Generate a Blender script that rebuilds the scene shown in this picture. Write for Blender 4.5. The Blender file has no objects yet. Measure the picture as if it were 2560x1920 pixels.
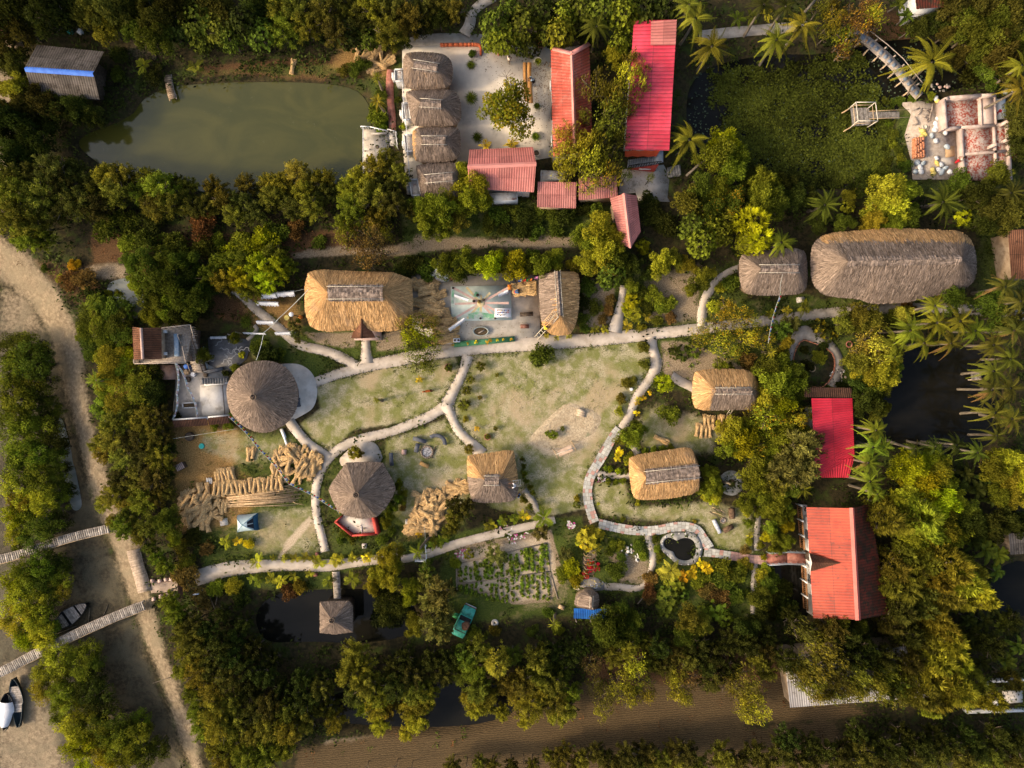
import bpy,bmesh,math,random
import numpy as np
from mathutils import Vector,Matrix
R=random.Random(11)
RNG=np.random.default_rng(5)
PI=math.pi
K,HC=0.042,75.0                       # metres per photo pixel on the ground, camera height
TL={'D':(0,0,1.15732),'1':(0,0,.38879),'2':(850,0,.38879),'3':(1700,0,.38879),
 '4':(0,640,.38879),'5':(850,640,.38879),'6':(1700,640,.38879),'7':(0,1280,.38879),
 '8':(850,1280,.38879),'9':(1700,1280,.38879),'C':(1120,80,.18083),'S':(1010,660,.20796),
 'L':(320,780,.22604),'T':(430,1070,.18083),'F':(780,1060,.25316),'H':(1420,1120,.25316),
 'B':(0,1380,.25316),'N':(2060,60,.22604),'P':(960,110,.24719),'W':(1690,540,.3481),
 'K':(600,700,.09643),'R':(2000,1230,.19896),'V':(1120,1490,.06628),'M':(1310,990,.10249),
 'J':(1420,1460,.06027),'E':(1540,370,.08439)}
def G(t,x,y,z=0.0):
 """survey point: where a feature of known height z stands on the site plan"""
 ox,oy,k=TL[t]
 f=(HC-z)/HC
 return Vector(((ox+x*k-1280)*K*f,(960-oy-y*k)*K*f,z))
def GS(t,pts,z=0.0):return [G(t,p[0],p[1],z) for p in pts]
def U(t):return TL[t][2]*K             # metres per tile unit
def P2(s):                                # "x,y x,y" -> [(x,y)]
 return [tuple(float(v) for v in q.split(',')) for q in s.split()]
sc=bpy.context.scene
COL=sc.collection
# ---------------------------------------------------------------- objects
def link(o):
 COL.objects.link(o);return o
def thing(name,label,cat,loc,group=None,rz=0.0,kind=None):
 o=bpy.data.objects.new(name,None)
 o.empty_display_size=.3
 link(o);o.location=loc;o.rotation_euler=(0,0,rz)
 o['label']=label;o['category']=cat
 if group:o['group']=group
 if kind:o['kind']=kind
 return o
def tag(o,label=None,cat=None,group=None,kind=None):
 if label:o['label']=label
 if cat:o['category']=cat
 if group:o['group']=group
 if kind:o['kind']=kind
 return o
class MB:
 """collects geometry for one mesh"""
 def __init__(s):s.v,s.f,s.m,s.t,s.uv=[],[],[],[],[]
 def add(s,V,F,m=0,t=None,uv=None):
  o=len(s.v)
  s.v+=[tuple(p) for p in V]
  for i,f in enumerate(F):
   s.f.append(tuple(o+j for j in f));s.m.append(m)
   s.t.append(.5 if t is None else (t[i] if hasattr(t,'__len__') else t))
  s.uv+=(uv if uv is not None else [(p[0],p[1]) for p in V])
  return s
 def box(s,c,d,rz=0.0,m=0,t=None,rx=0.0,ry=0.0):
  M=Matrix.Rotation(rz,3,'Z')@Matrix.Rotation(ry,3,'Y')@Matrix.Rotation(rx,3,'X')
  V=[Vector(c)+M@Vector((d[0]*a/2,d[1]*b/2,d[2]*e/2)) for a in (-1,1) for b in (-1,1) for e in (-1,1)]
  return s.add(V,[(0,1,3,2),(4,6,7,5),(0,4,5,1),(2,3,7,6),(0,2,6,4),(1,5,7,3)],m,t)
 def beam(s,a,b,w,h,m=0,t=None):
  a,b=Vector(a),Vector(b);d=(b-a).normalized()
  up=Vector((0,0,1)) if abs(d.z)<.95 else Vector((1,0,0))
  x=d.cross(up).normalized();y=x.cross(d).normalized()
  V=[p+x*(i*w/2)+y*(j*h/2) for p in (a,b) for i,j in ((-1,-1),(1,-1),(1,1),(-1,1))]
  return s.add(V,[(3,2,1,0),(4,5,6,7),(0,1,5,4),(1,2,6,5),(2,3,7,6),(3,0,4,7)],m,t)
 def tube(s,pts,r,n=6,m=0,cap=True,t=None):
  pts=[Vector(p) for p in pts];N=len(pts)
  rr=r if hasattr(r,'__len__') else [r]*N
  V,F=[],[]
  for i,p in enumerate(pts):
   d=(pts[min(i+1,N-1)]-pts[max(i-1,0)])
   d=d.normalized() if d.length>1e-9 else Vector((0,0,1))
   up=Vector((0,0,1)) if abs(d.z)<.9 else Vector((1,0,0))
   x=d.cross(up).normalized();y=x.cross(d).normalized()
   V+=[p+(x*math.cos(2*PI*j/n)+y*math.sin(2*PI*j/n))*rr[i] for j in range(n)]
  for i in range(N-1):
   for j in range(n):
    F.append((i*n+j,i*n+(j+1)%n,(i+1)*n+(j+1)%n,(i+1)*n+j))
  if cap:F+=[tuple(range(n-1,-1,-1)),tuple((N-1)*n+j for j in range(n))]
  return s.add(V,F,m,t)
 def prism(s,poly,z0,z1,m=0,t=None,bottom=True):
  n=len(poly)
  ar=sum(poly[i][0]*poly[(i+1)%n][1]-poly[(i+1)%n][0]*poly[i][1] for i in range(n))
  if ar<0:poly=list(reversed(poly))
  V=[(p[0],p[1],z0) for p in poly]+[(p[0],p[1],z1) for p in poly]
  F=[(i,(i+1)%n,n+(i+1)%n,n+i) for i in range(n)]+[tuple(range(n,2*n))]
  if bottom:F.append(tuple(range(n-1,-1,-1)))
  return s.add(V,F,m,t)
 def lathe(s,c,prof,n=20,m=0,sx=1,sy=1,t=None):
  V,F=[],[]
  for r,z in prof:V+=[(c[0]+r*sx*math.cos(2*PI*j/n),c[1]+r*sy*math.sin(2*PI*j/n),c[2]+z) for j in range(n)]
  for i in range(len(prof)-1):
   for j in range(n):F.append((i*n+j,i*n+(j+1)%n,(i+1)*n+(j+1)%n,(i+1)*n+j))
  return s.add(V,F,m,t)
 def blob(s,c,d,n=10,k=6,jit=.12,m=0,t=None,rz=0):
  V,F=[],[]
  ca,sa=math.cos(rz),math.sin(rz)
  for i in range(k+1):
   ph=PI*i/k-PI/2
   for j in range(n):
    a=2*PI*j/n;q=1+R.uniform(-jit,jit)
    x,y,z=d[0]*math.cos(ph)*math.cos(a)*q,d[1]*math.cos(ph)*math.sin(a)*q,d[2]*math.sin(ph)*q
    V.append((c[0]+x*ca-y*sa,c[1]+x*sa+y*ca,c[2]+z))
  for i in range(k):
   for j in range(n):F.append((i*n+j,i*n+(j+1)%n,(i+1)*n+(j+1)%n,(i+1)*n+j))
  return s.add(V,F,m,t)
 def build(s,name,mats,parent=None,smooth=False,loc=None,world=True):
  me=bpy.data.meshes.new(name)
  base=Vector((0,0,0))
  if parent is not None and world:
   base=Vector(parent.location)
   if parent.parent is not None:base=base+Vector(parent.parent.location)
  if loc is not None:base=Vector(loc)
  V=np.array(s.v,dtype=np.float32).reshape(-1,3)-np.array(base,dtype=np.float32)
  rz=0.0
  if parent is not None and world:rz=parent.rotation_euler[2]
  if rz:
   c,q=math.cos(-rz),math.sin(-rz)
   V=np.stack([V[:,0]*c-V[:,1]*q,V[:,0]*q+V[:,1]*c,V[:,2]],1)
  fill_mesh(me,V,s.f,s.m,s.t,s.uv)
  for m in (mats if isinstance(mats,(list,tuple)) else [mats]):me.materials.append(m)
  if smooth:me.polygons.foreach_set('use_smooth',[True]*len(me.polygons))
  o=link(bpy.data.objects.new(name,me))
  if parent is not None:o.parent=parent
  elif loc is not None:o.location=loc
  return o
def fill_mesh(me,V,F,mi=None,tint=None,uv=None):
 V=np.asarray(V,dtype=np.float32)
 if isinstance(F,np.ndarray):
  nf,k=F.shape;loops=F.ravel();tot=np.full(nf,k);st=np.arange(nf)*k
 else:
  nf=len(F);tot=np.array([len(f) for f in F]);st=np.concatenate([[0],np.cumsum(tot)[:-1]]) if nf else np.zeros(0)
  loops=np.fromiter((i for f in F for i in f),dtype=np.int64)
 me.vertices.add(len(V));me.vertices.foreach_set('co',V.ravel())
 me.loops.add(len(loops));me.loops.foreach_set('vertex_index',loops.astype(np.int32))
 me.polygons.add(nf);me.polygons.foreach_set('loop_start',st.astype(np.int32));me.polygons.foreach_set('loop_total',tot.astype(np.int32))
 if mi is not None:me.polygons.foreach_set('material_index',np.asarray(mi,dtype=np.int32))
 if uv is not None:
  l=me.uv_layers.new(name='UVMap');l.data.foreach_set('uv',np.asarray(uv,dtype=np.float32)[loops].ravel())
 if tint is not None:
  a=me.attributes.new('tint','FLOAT','FACE');a.data.foreach_set('value',np.asarray(tint,dtype=np.float32))
 me.update();me.validate()
def dup_tree(root,loc,rz=None,label=None,group=None,scale=None):
 r=root.copy();link(r);r.location=loc
 if rz is not None:r.rotation_euler=(0,0,rz)
 if label:r['label']=label
 if group:r['group']=group
 if scale is not None:r.scale=scale
 for ch in list(root.children):
  c=ch.copy();link(c);c.parent=r
  for g in list(ch.children):
   d=g.copy();link(d);d.parent=c
 return r
# ---------------------------------------------------------------- materials
class NT:
 def __init__(s,name):
  s.m=bpy.data.materials.new(name);s.m.use_nodes=True
  s.t=s.m.node_tree;s.t.nodes.clear()
  s.out=s.t.nodes.new('ShaderNodeOutputMaterial')
 def n(s,typ,**kw):
  nd=s.t.nodes.new(typ)
  for k,v in kw.items():
   if k in nd.inputs:s.set(nd.inputs[k],v)
   else:setattr(nd,k,v)
  return nd
 def set(s,inp,v):
  if isinstance(v,bpy.types.NodeSocket):s.t.links.new(v,inp)
  elif isinstance(v,tuple) and len(v)==3 and inp.type=='RGBA':inp.default_value=(*v,1)
  else:inp.default_value=v
 def noise(s,vec,scale,detail=5,rough=.6,dist=0.0):
  nd=s.n('ShaderNodeTexNoise');s.set(nd.inputs['Vector'],vec)
  nd.inputs['Scale'].default_value=scale;nd.inputs['Detail'].default_value=detail
  nd.inputs['Roughness'].default_value=rough;nd.inputs['Distortion'].default_value=dist
  return nd.outputs['Fac']
 def ramp(s,fac,stops):
  nd=s.n('ShaderNodeValToRGB');s.set(nd.inputs[0],fac);e=nd.color_ramp.elements
  while len(e)<len(stops):e.new(.5)
  for i,(p,c) in enumerate(stops):
   e[i].position=p;e[i].color=(*c,1) if len(c)==3 else c
  return nd.outputs[0]
 def mix(s,f,a,b,typ='MIX'):
  nd=s.n('ShaderNodeMix');nd.data_type='RGBA';nd.blend_type=typ;nd.clamp_factor=True
  s.set(nd.inputs[0],f);s.set(nd.inputs[6],a);s.set(nd.inputs[7],b)
  return nd.outputs[2]
 def math(s,op,a,b=0.0,clamp=False):
  nd=s.n('ShaderNodeMath');nd.operation=op;nd.use_clamp=clamp
  s.set(nd.inputs[0],a);s.set(nd.inputs[1],b)
  return nd.outputs[0]
 def sstep(s,x,lo,hi):
  nd=s.n('ShaderNodeMapRange');nd.interpolation_type='SMOOTHSTEP'
  s.set(nd.inputs[0],x);nd.inputs[1].default_value=lo;nd.inputs[2].default_value=hi
  return nd.outputs[0]
 def pos(s):return s.n('ShaderNodeNewGeometry').outputs['Position']
 def coord(s,which):return s.n('ShaderNodeTexCoord').outputs[which]
 def mapv(s,vec,scale=(1,1,1),loc=(0,0,0),rot=(0,0,0)):
  nd=s.n('ShaderNodeMapping');s.set(nd.inputs[0],vec)
  nd.inputs[1].default_value=loc;nd.inputs[2].default_value=rot;nd.inputs[3].default_value=scale
  return nd.outputs[0]
 def attr(s,name):
  nd=s.n('ShaderNodeAttribute');nd.attribute_name=name
  return nd.outputs['Fac']
 def bump(s,h,strength=.3,dist=.05):
  nd=s.n('ShaderNodeBump');s.set(nd.inputs['Height'],h)
  nd.inputs['Strength'].default_value=strength;nd.inputs['Distance'].default_value=dist
  return nd.outputs[0]
 def pbr(s,col,rough=.8,spec=.3,metal=0.0,bump=None):
  b=s.n('ShaderNodeBsdfPrincipled');s.set(b.inputs['Base Color'],col);s.set(b.inputs['Roughness'],rough)
  b.inputs['Specular IOR Level'].default_value=spec;b.inputs['Metallic'].default_value=metal
  if bump is not None:s.set(b.inputs['Normal'],bump)
  s.t.links.new(b.outputs[0],s.out.inputs[0])
  return b
def mk(name,c1,c2,scale=3.0,rough=.8,c3=None,th=.62,s3=1.2,bump=.2,coord='pos',stretch=(1,1,1),tint=0.0,spec=.25,metal=0.0,detail=6,lo=.32,hi=.68):
 """two-colour weathered surface with optional patches of a third colour and per-face variation"""
 t=NT(name)
 v=t.pos() if coord=='pos' else t.coord(coord)
 if coord=='Object':
  oi=t.n('ShaderNodeObjectInfo')
  va=t.n('ShaderNodeVectorMath');va.operation='ADD'
  t.set(va.inputs[0],v);cb=t.n('ShaderNodeCombineXYZ');t.set(cb.inputs[0],t.math('MULTIPLY',oi.outputs['Random'],37.0));t.set(va.inputs[1],cb.outputs[0]);v=va.outputs[0]
 v2=t.mapv(v,stretch)
 f=t.noise(v2,scale,detail,.65)
 c=t.mix(t.sstep(f,lo,hi),c1,c2)
 if c3 is not None:
  g=t.noise(v,s3,5,.7)
  c=t.mix(t.sstep(g,th-.07,th+.09),c,c3)
 if tint:
  k=t.math('ADD',t.math('MULTIPLY',t.attr('tint'),tint*2),1-tint)
  c=t.mix(1.0,c,k,'MULTIPLY')
 t.pbr(c,rough,spec,metal,t.bump(f,bump) if bump else None)
 return t.m
SUN_E,SKY_S,EXPO=1.3,.15,.88
# ---------------------------------------------------------------- terrain
def psd(X,Y,poly):
 """signed distance (inside +) to a polygon"""
 d=np.full(X.shape,1e9);ins=np.zeros(X.shape,bool);n=len(poly)
 for i in range(n):
  ax,ay=poly[i][0],poly[i][1];bx,by=poly[(i+1)%n][0],poly[(i+1)%n][1]
  ex,ey=bx-ax,by-ay;L=ex*ex+ey*ey+1e-12
  t=np.clip(((X-ax)*ex+(Y-ay)*ey)/L,0,1)
  d=np.minimum(d,(X-ax-t*ex) ** 2+(Y-ay-t*ey) ** 2)
  c=(ay>Y) != (by>Y)
  ins ^= c & (X<ex*(Y-ay)/(ey if abs(ey)>1e-12 else 1e-12)+ax)
 return np.where(ins,1,-1)*np.sqrt(d)
def ss(x,lo,hi):
 t=np.clip((x-lo)/(hi-lo),0,1);return t*t*(3-2*t)
def zp(t,s,z=0):return [(v.x,v.y) for v in GS(t,P2(s),z)]
def smooth_poly(pts,it=2,closed=True):
 for _ in range(it):
  q=[];n=len(pts)
  for i in range(n if closed else n-1):
   a,b=pts[i],pts[(i+1)%n]
   q+=[tuple(a[k]*.75+b[k]*.25 for k in range(len(a))),tuple(a[k]*.25+b[k]*.75 for k in range(len(a)))]
  if not closed:q=[tuple(pts[0])]+q+[tuple(pts[-1])]
  pts=q
 return pts
POND={  # outline on the plan, bank width, depth
'green':(smooth_poly(zp('D','285,245 300,215 345,188 420,178 520,174 640,174 720,179 768,190 792,215 804,250 797,280 784,315 778,345 768,380 745,415 700,430 560,425 420,410 330,400 240,372 180,330 160,305 185,285 230,270')),1.6,1.1),
'lily':(smooth_poly(zp('D','1490,170 1560,130 1680,112 1800,115 1850,100 1900,85 2000,78 2080,98 2115,150 2090,188 2030,195 1985,205 1938,230 1930,300 1915,370 1880,402 1800,407 1700,402 1620,397 1560,380 1500,330 1482,260')),1.4,1.0),
'dark':(smooth_poly(zp('D','1890,860 1900,810 1930,770 1990,742 2100,742 2165,790 2175,920 2120,985 1960,985 1900,930')),1.4,1.0),
'lower':(smooth_poly(zp('D','555,1310 600,1280 690,1275 780,1272 850,1280 905,1315 895,1378 780,1395 650,1390 570,1395 545,1350')),1.2,1.1),
'ditch':(smooth_poly(zp('D','690,1500 900,1480 1120,1478 1125,1548 1000,1578 800,1575 690,1560')),1.2,1.1),
'edge':(smooth_poly(zp('D','2140,1235 2240,1200 2240,1345 2120,1330')),1.2,1.0),
'moat':(smooth_poly(zp('D','1680,1205 1760,1205 1768,1345 1650,1345 1640,1260')),.8,1.0),
'reed':(smooth_poly(zp('D','222,615 262,598 300,606 312,650 306,682 285,694 240,662')),.8,.35),
'tidal':(smooth_poly(zp('4','295,1055 345,1040 372,1130 400,1240 430,1380 470,1560 476,1640 415,1660 385,1560 360,1440 330,1300 285,1180')),.8,.3),
'pool':(smooth_poly(zp('7','480,290 560,300 620,420 600,490 520,470 470,380')),.5,.12),
}
BANK=[(-40,480),(0,490),(70,560),(130,620),(165,700),(185,800),(205,900),(230,1010),(270,1110),(320,1250),(370,1420),(420,1560),(460,1700),(480,1900),(-600,1900),(-600,480)]
BANKP=[(v.x,v.y) for v in GS('D',BANK)]
def height(X,Y):
 h=np.zeros(X.shape)
 d=psd(X,Y,BANKP)
 h -= 1.25*ss(d,.2,4.2)
 for k,(p,w,dep) in POND.items():
  s=psd(X,Y,p)
  if k in ('tidal','pool'):h -= dep*ss(s,-w,w)
  else:h=np.where(s>-w*.8,np.minimum(h,-dep*ss(s,-w*.8,w)),h)
 return h
def hz(x,y):return float(height(np.array([x]),np.array([y]))[0])
LAY={k:[] for k in ('lush','lawn','soil','mud','wet','gold','stub','litter','pale')}
def lay(k,t,s,f=.8,w=1.0):LAY[k].append((zp(t,s),f,w))
# lawns and greens
lay('lawn','D','1005,768 1150,752 1400,735 1416,790 1372,860 1355,910 1300,985 1268,1050 1268,1098 1150,1120 1060,1095 1060,1000 1040,980 960,900 985,850',.5)
lay('lawn','D','686,832 790,800 980,768 994,800 962,870 905,905 760,932 705,978 640,915 690,880',.5)
lay('lawn','D','830,948 960,905 1045,985 1015,1000 1015,1090 890,1150 850,1110 855,1060 835,1010',.6)
lay('lawn','D','1285,1035 1350,1040 1370,1090 1520,1080 1625,1100 1632,1205 1545,1180 1520,1140 1400,1128 1300,1115 1268,1080',.6,.72)
lay('lawn','D','1385,880 1500,890 1560,930 1540,980 1400,970 1370,920',.9,.7)
lay('lawn','D','430,930 600,940 700,985 690,1060 700,1200 570,1195 480,1140 560,1100 660,1090 660,1000 520,1000 430,980',.9,.62)
lay('lush','D','370,920 720,940 700,1200 430,1200 370,1100',1.0,.65)
lay('lush','D','540,715 640,700 740,790 680,825 620,790 545,770',.8)
lay('lush','D','690,990 1000,960 1010,1140 720,1200 700,1100',.8,.6)
lay('lush','D','870,430 1340,440 1340,520 1200,510 1000,520 880,560',1.2)
lay('lush','D','620,700 780,700 880,760 760,790 660,740',.7,.8)
lay('lush','D','740,1190 920,1160 1260,1110 1270,1140 1000,1200 720,1240',.8,.9)
lay('lush','D','430,1190 720,1195 720,1280 440,1270',.8,.7)
lay('lush','D','960,1150 1260,1130 1260,1340 1020,1350 940,1280',1.0,.8)
lay('lush','D','1260,1130 1420,1150 1430,1290 1270,1280',.8,.9)
lay('lush','D','1410,1150 1650,1190 1650,1340 1420,1340',.9,.95)
lay('lush','D','1500,660 1760,640 2110,640 2120,660 1900,690 1700,740 1500,740',.8,.9)
lay('lush','D','1310,590 1520,580 1620,560 1610,690 1330,720',.9,.6)
lay('lush','D','1400,720 1720,740 1850,720 1860,840 1640,880 1400,830',.9,.75)
lay('lush','D','1930,390 2212,340 2212,700 2110,700 2105,500',1.5,.6)
lay('lush','D','1935,240 1985,220 2010,250 1965,330 1960,390 1925,390',1.4,.8)
lay('lush','D','860,120 880,130 850,300 800,280 800,210 780,170 560,165 390,170 380,150',.8,.6)
lay('lush','D','0,100 40,150 60,400 180,540 140,600 250,700 190,720 120,600 0,480',1.5,.4)
# bare beds
lay('soil','D','655,718 770,716 772,752 740,756 690,740',.5)
lay('soil','D','808,725 870,715 880,752 812,760',.5)
lay('soil','D','1255,600 1325,605 1318,695 1262,712',.5)
lay('soil','D','1395,600 1510,570 1515,690 1390,700',1.2,.8)
lay('soil','D','1425,735 1510,745 1620,800 1500,850 1430,800',.6)
lay('soil','D','985,1185 1190,1145 1215,1250 1190,1300 1110,1305 985,1260',.35,1.5)
lay('soil','D','1410,870 1520,890 1510,960 1420,960',1.0,.5)
lay('soil','D','900,510 1240,515 1240,530 900,540',.7)
lay('soil','D','630,548 740,535 900,530 900,545 640,558',.7)
lay('soil','D','240,140 300,60 420,55 330,130',1,.4)
lay('soil','D','170,575 280,572 270,600 180,600',.8)
lay('soil','D','885,1080 960,1120 950,1150 870,1160',.6,.8)
lay('soil','D','1290,1180 1400,1210 1400,1260 1330,1270 1330,1230',.7,.7)
lay('soil','D','1520,1090 1620,1095 1600,1170 1530,1160',.8,.6)
lay('soil','D','740,590 960,590 960,720 900,720',1,.3)
lay('soil','D','1130,1210 1250,1250 1220,1340 1120,1330',1,.45)
# straw litter round the hay yard
lay('gold','D','372,915 470,905 530,950 500,1010 560,1060 520,1140 380,1150',1.4)
lay('gold','D','520,640 650,640 655,720 600,730 540,690',1.2,.7)
lay('gold','D','870,1040 1010,1030 1000,1130 880,1170',.8,.5)
lay('gold','D','740,98 850,115 845,180 700,150',1,.7)
lay('gold','D','1100,590 1260,580 1260,720 1150,720',.8,.35)
# litter, fields
lay('litter','D','200,500 620,510 760,500 740,550 560,560 360,550 200,570',1.2)
lay('litter','D','430,140 780,120 790,170 560,165 420,165',.8)
lay('litter','D','430,640 560,640 560,690 480,700',.8,.8)
lay('litter','D','60,560 240,560 220,650 150,660',1.2,.6)
lay('litter','D','1250,1400 1400,1380 1680,1420 1690,1500 1400,1530 1280,1500',1.4)
lay('litter','D','1850,20 1990,20 1990,90 1850,100',1.2,.8)
lay('stub','D','1180,1480 1700,1470 1900,1545 1700,1560 1200,1610 640,1680 640,1620 960,1560',.9)
lay('stub','D','640,1620 1200,1580 1800,1560 1850,1700 640,1700',.9)
lay('soil','D','700,1600 960,1572 1130,1560 1170,1510 1190,1545 1100,1590 700,1635',.6,.8)
lay('soil','D','700,1652 1200,1600 1400,1590 1400,1602 1200,1616 700,1668',.4,.8)
# river mud
lay('mud','D','-30,505 0,500 65,565 125,625 160,705 180,800 200,905 226,1010 262,1110 312,1250 362,1420 412,1560 450,1700 415,1700 370,1560 310,1400 255,1240 210,1130 175,1010 145,900 115,800 90,720 40,650 -30,600',1.3)
lay('mud','D','-20,150 22,150 45,200 40,300 45,400 30,440 -20,470',.8)
lay('mud','D','-20,600 60,640 90,720 -20,720',1.2,.7)
lay('mud','D','230,1090 300,1180 330,1300 300,1330 240,1200',.9,.7)
lay('mud','D','-20,1450 40,1440 110,1600 140,1700 -20,1700',1.2,.75)
lay('wet','D','-60,650 90,700 130,880 175,1060 215,1180 260,1300 330,1480 400,1700 -60,1700',1.6)
lay('wet','D','-60,620 40,640 70,720 -60,740',1.6,.6)
lay('pale','D','1140,955 1200,880 1250,865 1305,895 1290,940 1230,985 1180,990',.9,.8)
lay('pale','D','990,1195 1185,1155 1208,1250 1185,1295 1110,1300 990,1255',.3,.72)
lay('pale','7','1990,30 2010,60 1840,260 1810,300 1785,300 1850,180',.3,.9)
lay('pale','D','1215,840 1260,775 1285,760 1290,775 1240,850',1.2,.5)
lay('pale','D','870,1090 930,1030 1000,1020 990,1060',1.2,.5)
lay('pale','D','1080,850 1220,820 1260,870 1160,950 1090,930',1.8,.35)
STEP=.22
gx=np.concatenate([[-700,-300,-120,-75],np.arange(-60,60.01,STEP),[75,120,300,700]])
gy=np.concatenate([[-700,-300,-110,-65],np.arange(-47,47.01,STEP),[65,110,300,700]])
GX,GY=np.meshgrid(gx,gy)
def fbm(X,Y,s,seed,o=4):
 """value noise on numpy grids"""
 r=np.random.default_rng(seed);T=r.random((256,256));out=0;amp=1;tot=0
 for i in range(o):
  x,y=X/s+100+i*17.3,Y/s+100+i*9.1
  xi,yi=np.floor(x).astype(int),np.floor(y).astype(int);fx,fy=x-xi,y-yi
  fx=fx*fx*(3-2*fx);fy=fy*fy*(3-2*fy)
  a=T[yi & 255,xi & 255];b=T[yi & 255,(xi+1) & 255];c=T[(yi+1) & 255,xi & 255];d=T[(yi+1) & 255,(xi+1) & 255]
  out=out+amp*((a*(1-fx)+b*fx)*(1-fy)+(c*(1-fx)+d*fx)*fy);tot+=amp;amp *= .55;s *= .5
 return out/tot
WARP=(fbm(GX,GY,3.0,3)-.5)*1.6
WT={}
for k,L in LAY.items():
 w=np.zeros(GX.shape)
 for poly,f,a in L:w=np.maximum(w,a*ss(psd(GX,GY,poly)+WARP*min(f,.9),-f,f))
 WT[k]=w
GZ=height(GX,GY)+(fbm(GX,GY,1.1,8)-.5)*.05
GZ+=-.25*(fbm(GX,GY,4.0,9,2)-.3)*WT['wet']
def wt_at(k,x,y):
 i=int(np.clip(np.searchsorted(gx,x),0,len(gx)-1));j=int(np.clip(np.searchsorted(gy,y),0,len(gy)-1))
 return float(WT[k][j,i])
def ground_mat():
 t=NT('ground_cover');p=t.pos()
 nA=t.noise(p,.55,6,.65);nB=t.noise(p,2.6,6,.7);nC=t.noise(p,9.0,4,.7);nD=t.noise(p,.16,4,.6)
 col=t.mix(t.sstep(nB,.35,.7),(.020,.018,.008),(.062,.046,.019))
 col=t.mix(t.sstep(nA,.5,.68),col,t.mix(nC,(.022,.036,.006),(.06,.075,.014)))
 def layer(col,k,lcol,soft=.22):
  f=t.math('ADD',t.attr(k),t.math('MULTIPLY',t.math('SUBTRACT',nB,.5),.7))
  return t.mix(t.sstep(f,.5-soft,.5+soft),col,lcol)
 litter=t.mix(t.sstep(nC,.35,.65),(.055,.028,.012),(.16,.085,.036))
 col=layer(col,'litter',litter)
 lush=t.mix(t.sstep(nC,.35,.68),(.030,.050,.008),(.105,.125,.022))
 lush=t.mix(t.sstep(nA,.52,.7),lush,(.15,.13,.05))
 col=layer(col,'lush',lush)
 soil=t.mix(t.sstep(nC,.36,.66),(.17,.12,.07),(.37,.29,.19))
 col=layer(col,'soil',soil)
 dk=t.sstep(t.noise(p,.33,5,.65,.8),.42,.68)
 wet=t.mix(t.sstep(nB,.35,.7),(.036,.030,.017),(.10,.078,.044))
 wet=t.mix(dk,wet,t.mix(nC,(.05,.042,.018),(.15,.13,.085)))
 col=layer(col,'wet',wet,.3)
 vo=t.n('ShaderNodeTexVoronoi');vo.feature='DISTANCE_TO_EDGE';vo.inputs['Scale'].default_value=2.1
 t.set(vo.inputs['Vector'],t.mapv(p,(1,1,0)))
 vd=t.math('ADD',vo.outputs[0],t.math('MULTIPLY',t.math('SUBTRACT',nC,.5),.16))
 crack=t.math('MAXIMUM',t.sstep(vd,.0,.05),t.sstep(nA,.47,.6))
 mud=t.mix(t.sstep(nB,.3,.7),(.155,.112,.068),(.345,.265,.165))
 mud=t.mix(crack,t.mix(.5,mud,(.13,.10,.06)),mud)
 mud=t.mix(dk,mud,t.mix(nC,(.13,.10,.06),(.30,.24,.15)))
 col=layer(col,'mud',mud,.3)
 gold=t.mix(t.sstep(nC,.33,.68),(.16,.085,.022),(.40,.245,.09))
 col=layer(col,'gold',gold,.34)
 wv=t.n('ShaderNodeTexWave');wv.wave_type='BANDS';wv.bands_direction='Y'
 wv.inputs['Scale'].default_value=1.7;wv.inputs['Distortion'].default_value=5.5;wv.inputs['Detail'].default_value=3;wv.inputs['Detail Scale'].default_value=1.6
 t.set(wv.inputs['Vector'],t.mapv(p,(1,1,1),rot=(0,0,.06)))
 stub=t.mix(t.sstep(t.math('ADD',t.math('MULTIPLY',wv.outputs['Fac'],.28),t.math('MULTIPLY',nC,.75)),.3,.85),(.046,.031,.014),(.15,.10,.047))
 col=layer(col,'stub',stub)
 # turf: straw-coloured blades over pale soil with greener clumps
 nE=t.noise(p,7.5,5,.8);nF=t.noise(p,.8,5,.6)
 lw=t.mix(t.sstep(nE,.36,.64),(.18,.165,.075),(.50,.43,.28))
 lw=t.mix(t.sstep(t.math('ADD',t.math('MULTIPLY',nF,.75),t.math('MULTIPLY',nE,.25)),.41,.58),lw,t.mix(nC,(.085,.10,.022),(.27,.26,.085)))
 lw=t.mix(t.sstep(nD,.52,.66),lw,t.mix(nC,(.24,.18,.09),(.48,.38,.23)))
 lw=t.mix(t.sstep(nC,.61,.72),lw,(.56,.50,.36))
 col=layer(col,'lawn',lw,.28)
 pale=t.mix(t.sstep(nC,.34,.66),(.36,.27,.17),(.58,.47,.33))
 col=layer(col,'pale',pale,.35)
 h=t.math('ADD',t.math('MULTIPLY',nC,.6),t.math('MULTIPLY',nB,.8))
 h=t.math('ADD',h,t.math('MULTIPLY',t.math('MULTIPLY',crack,t.attr('mud')),.6))
 rough=t.math('SUBTRACT',.95,t.math('MULTIPLY',t.attr('wet'),.25))
 t.pbr(col,rough,.15,0,t.bump(h,.55,.12))
 return t.m
GROUND=ground_mat()
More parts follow.
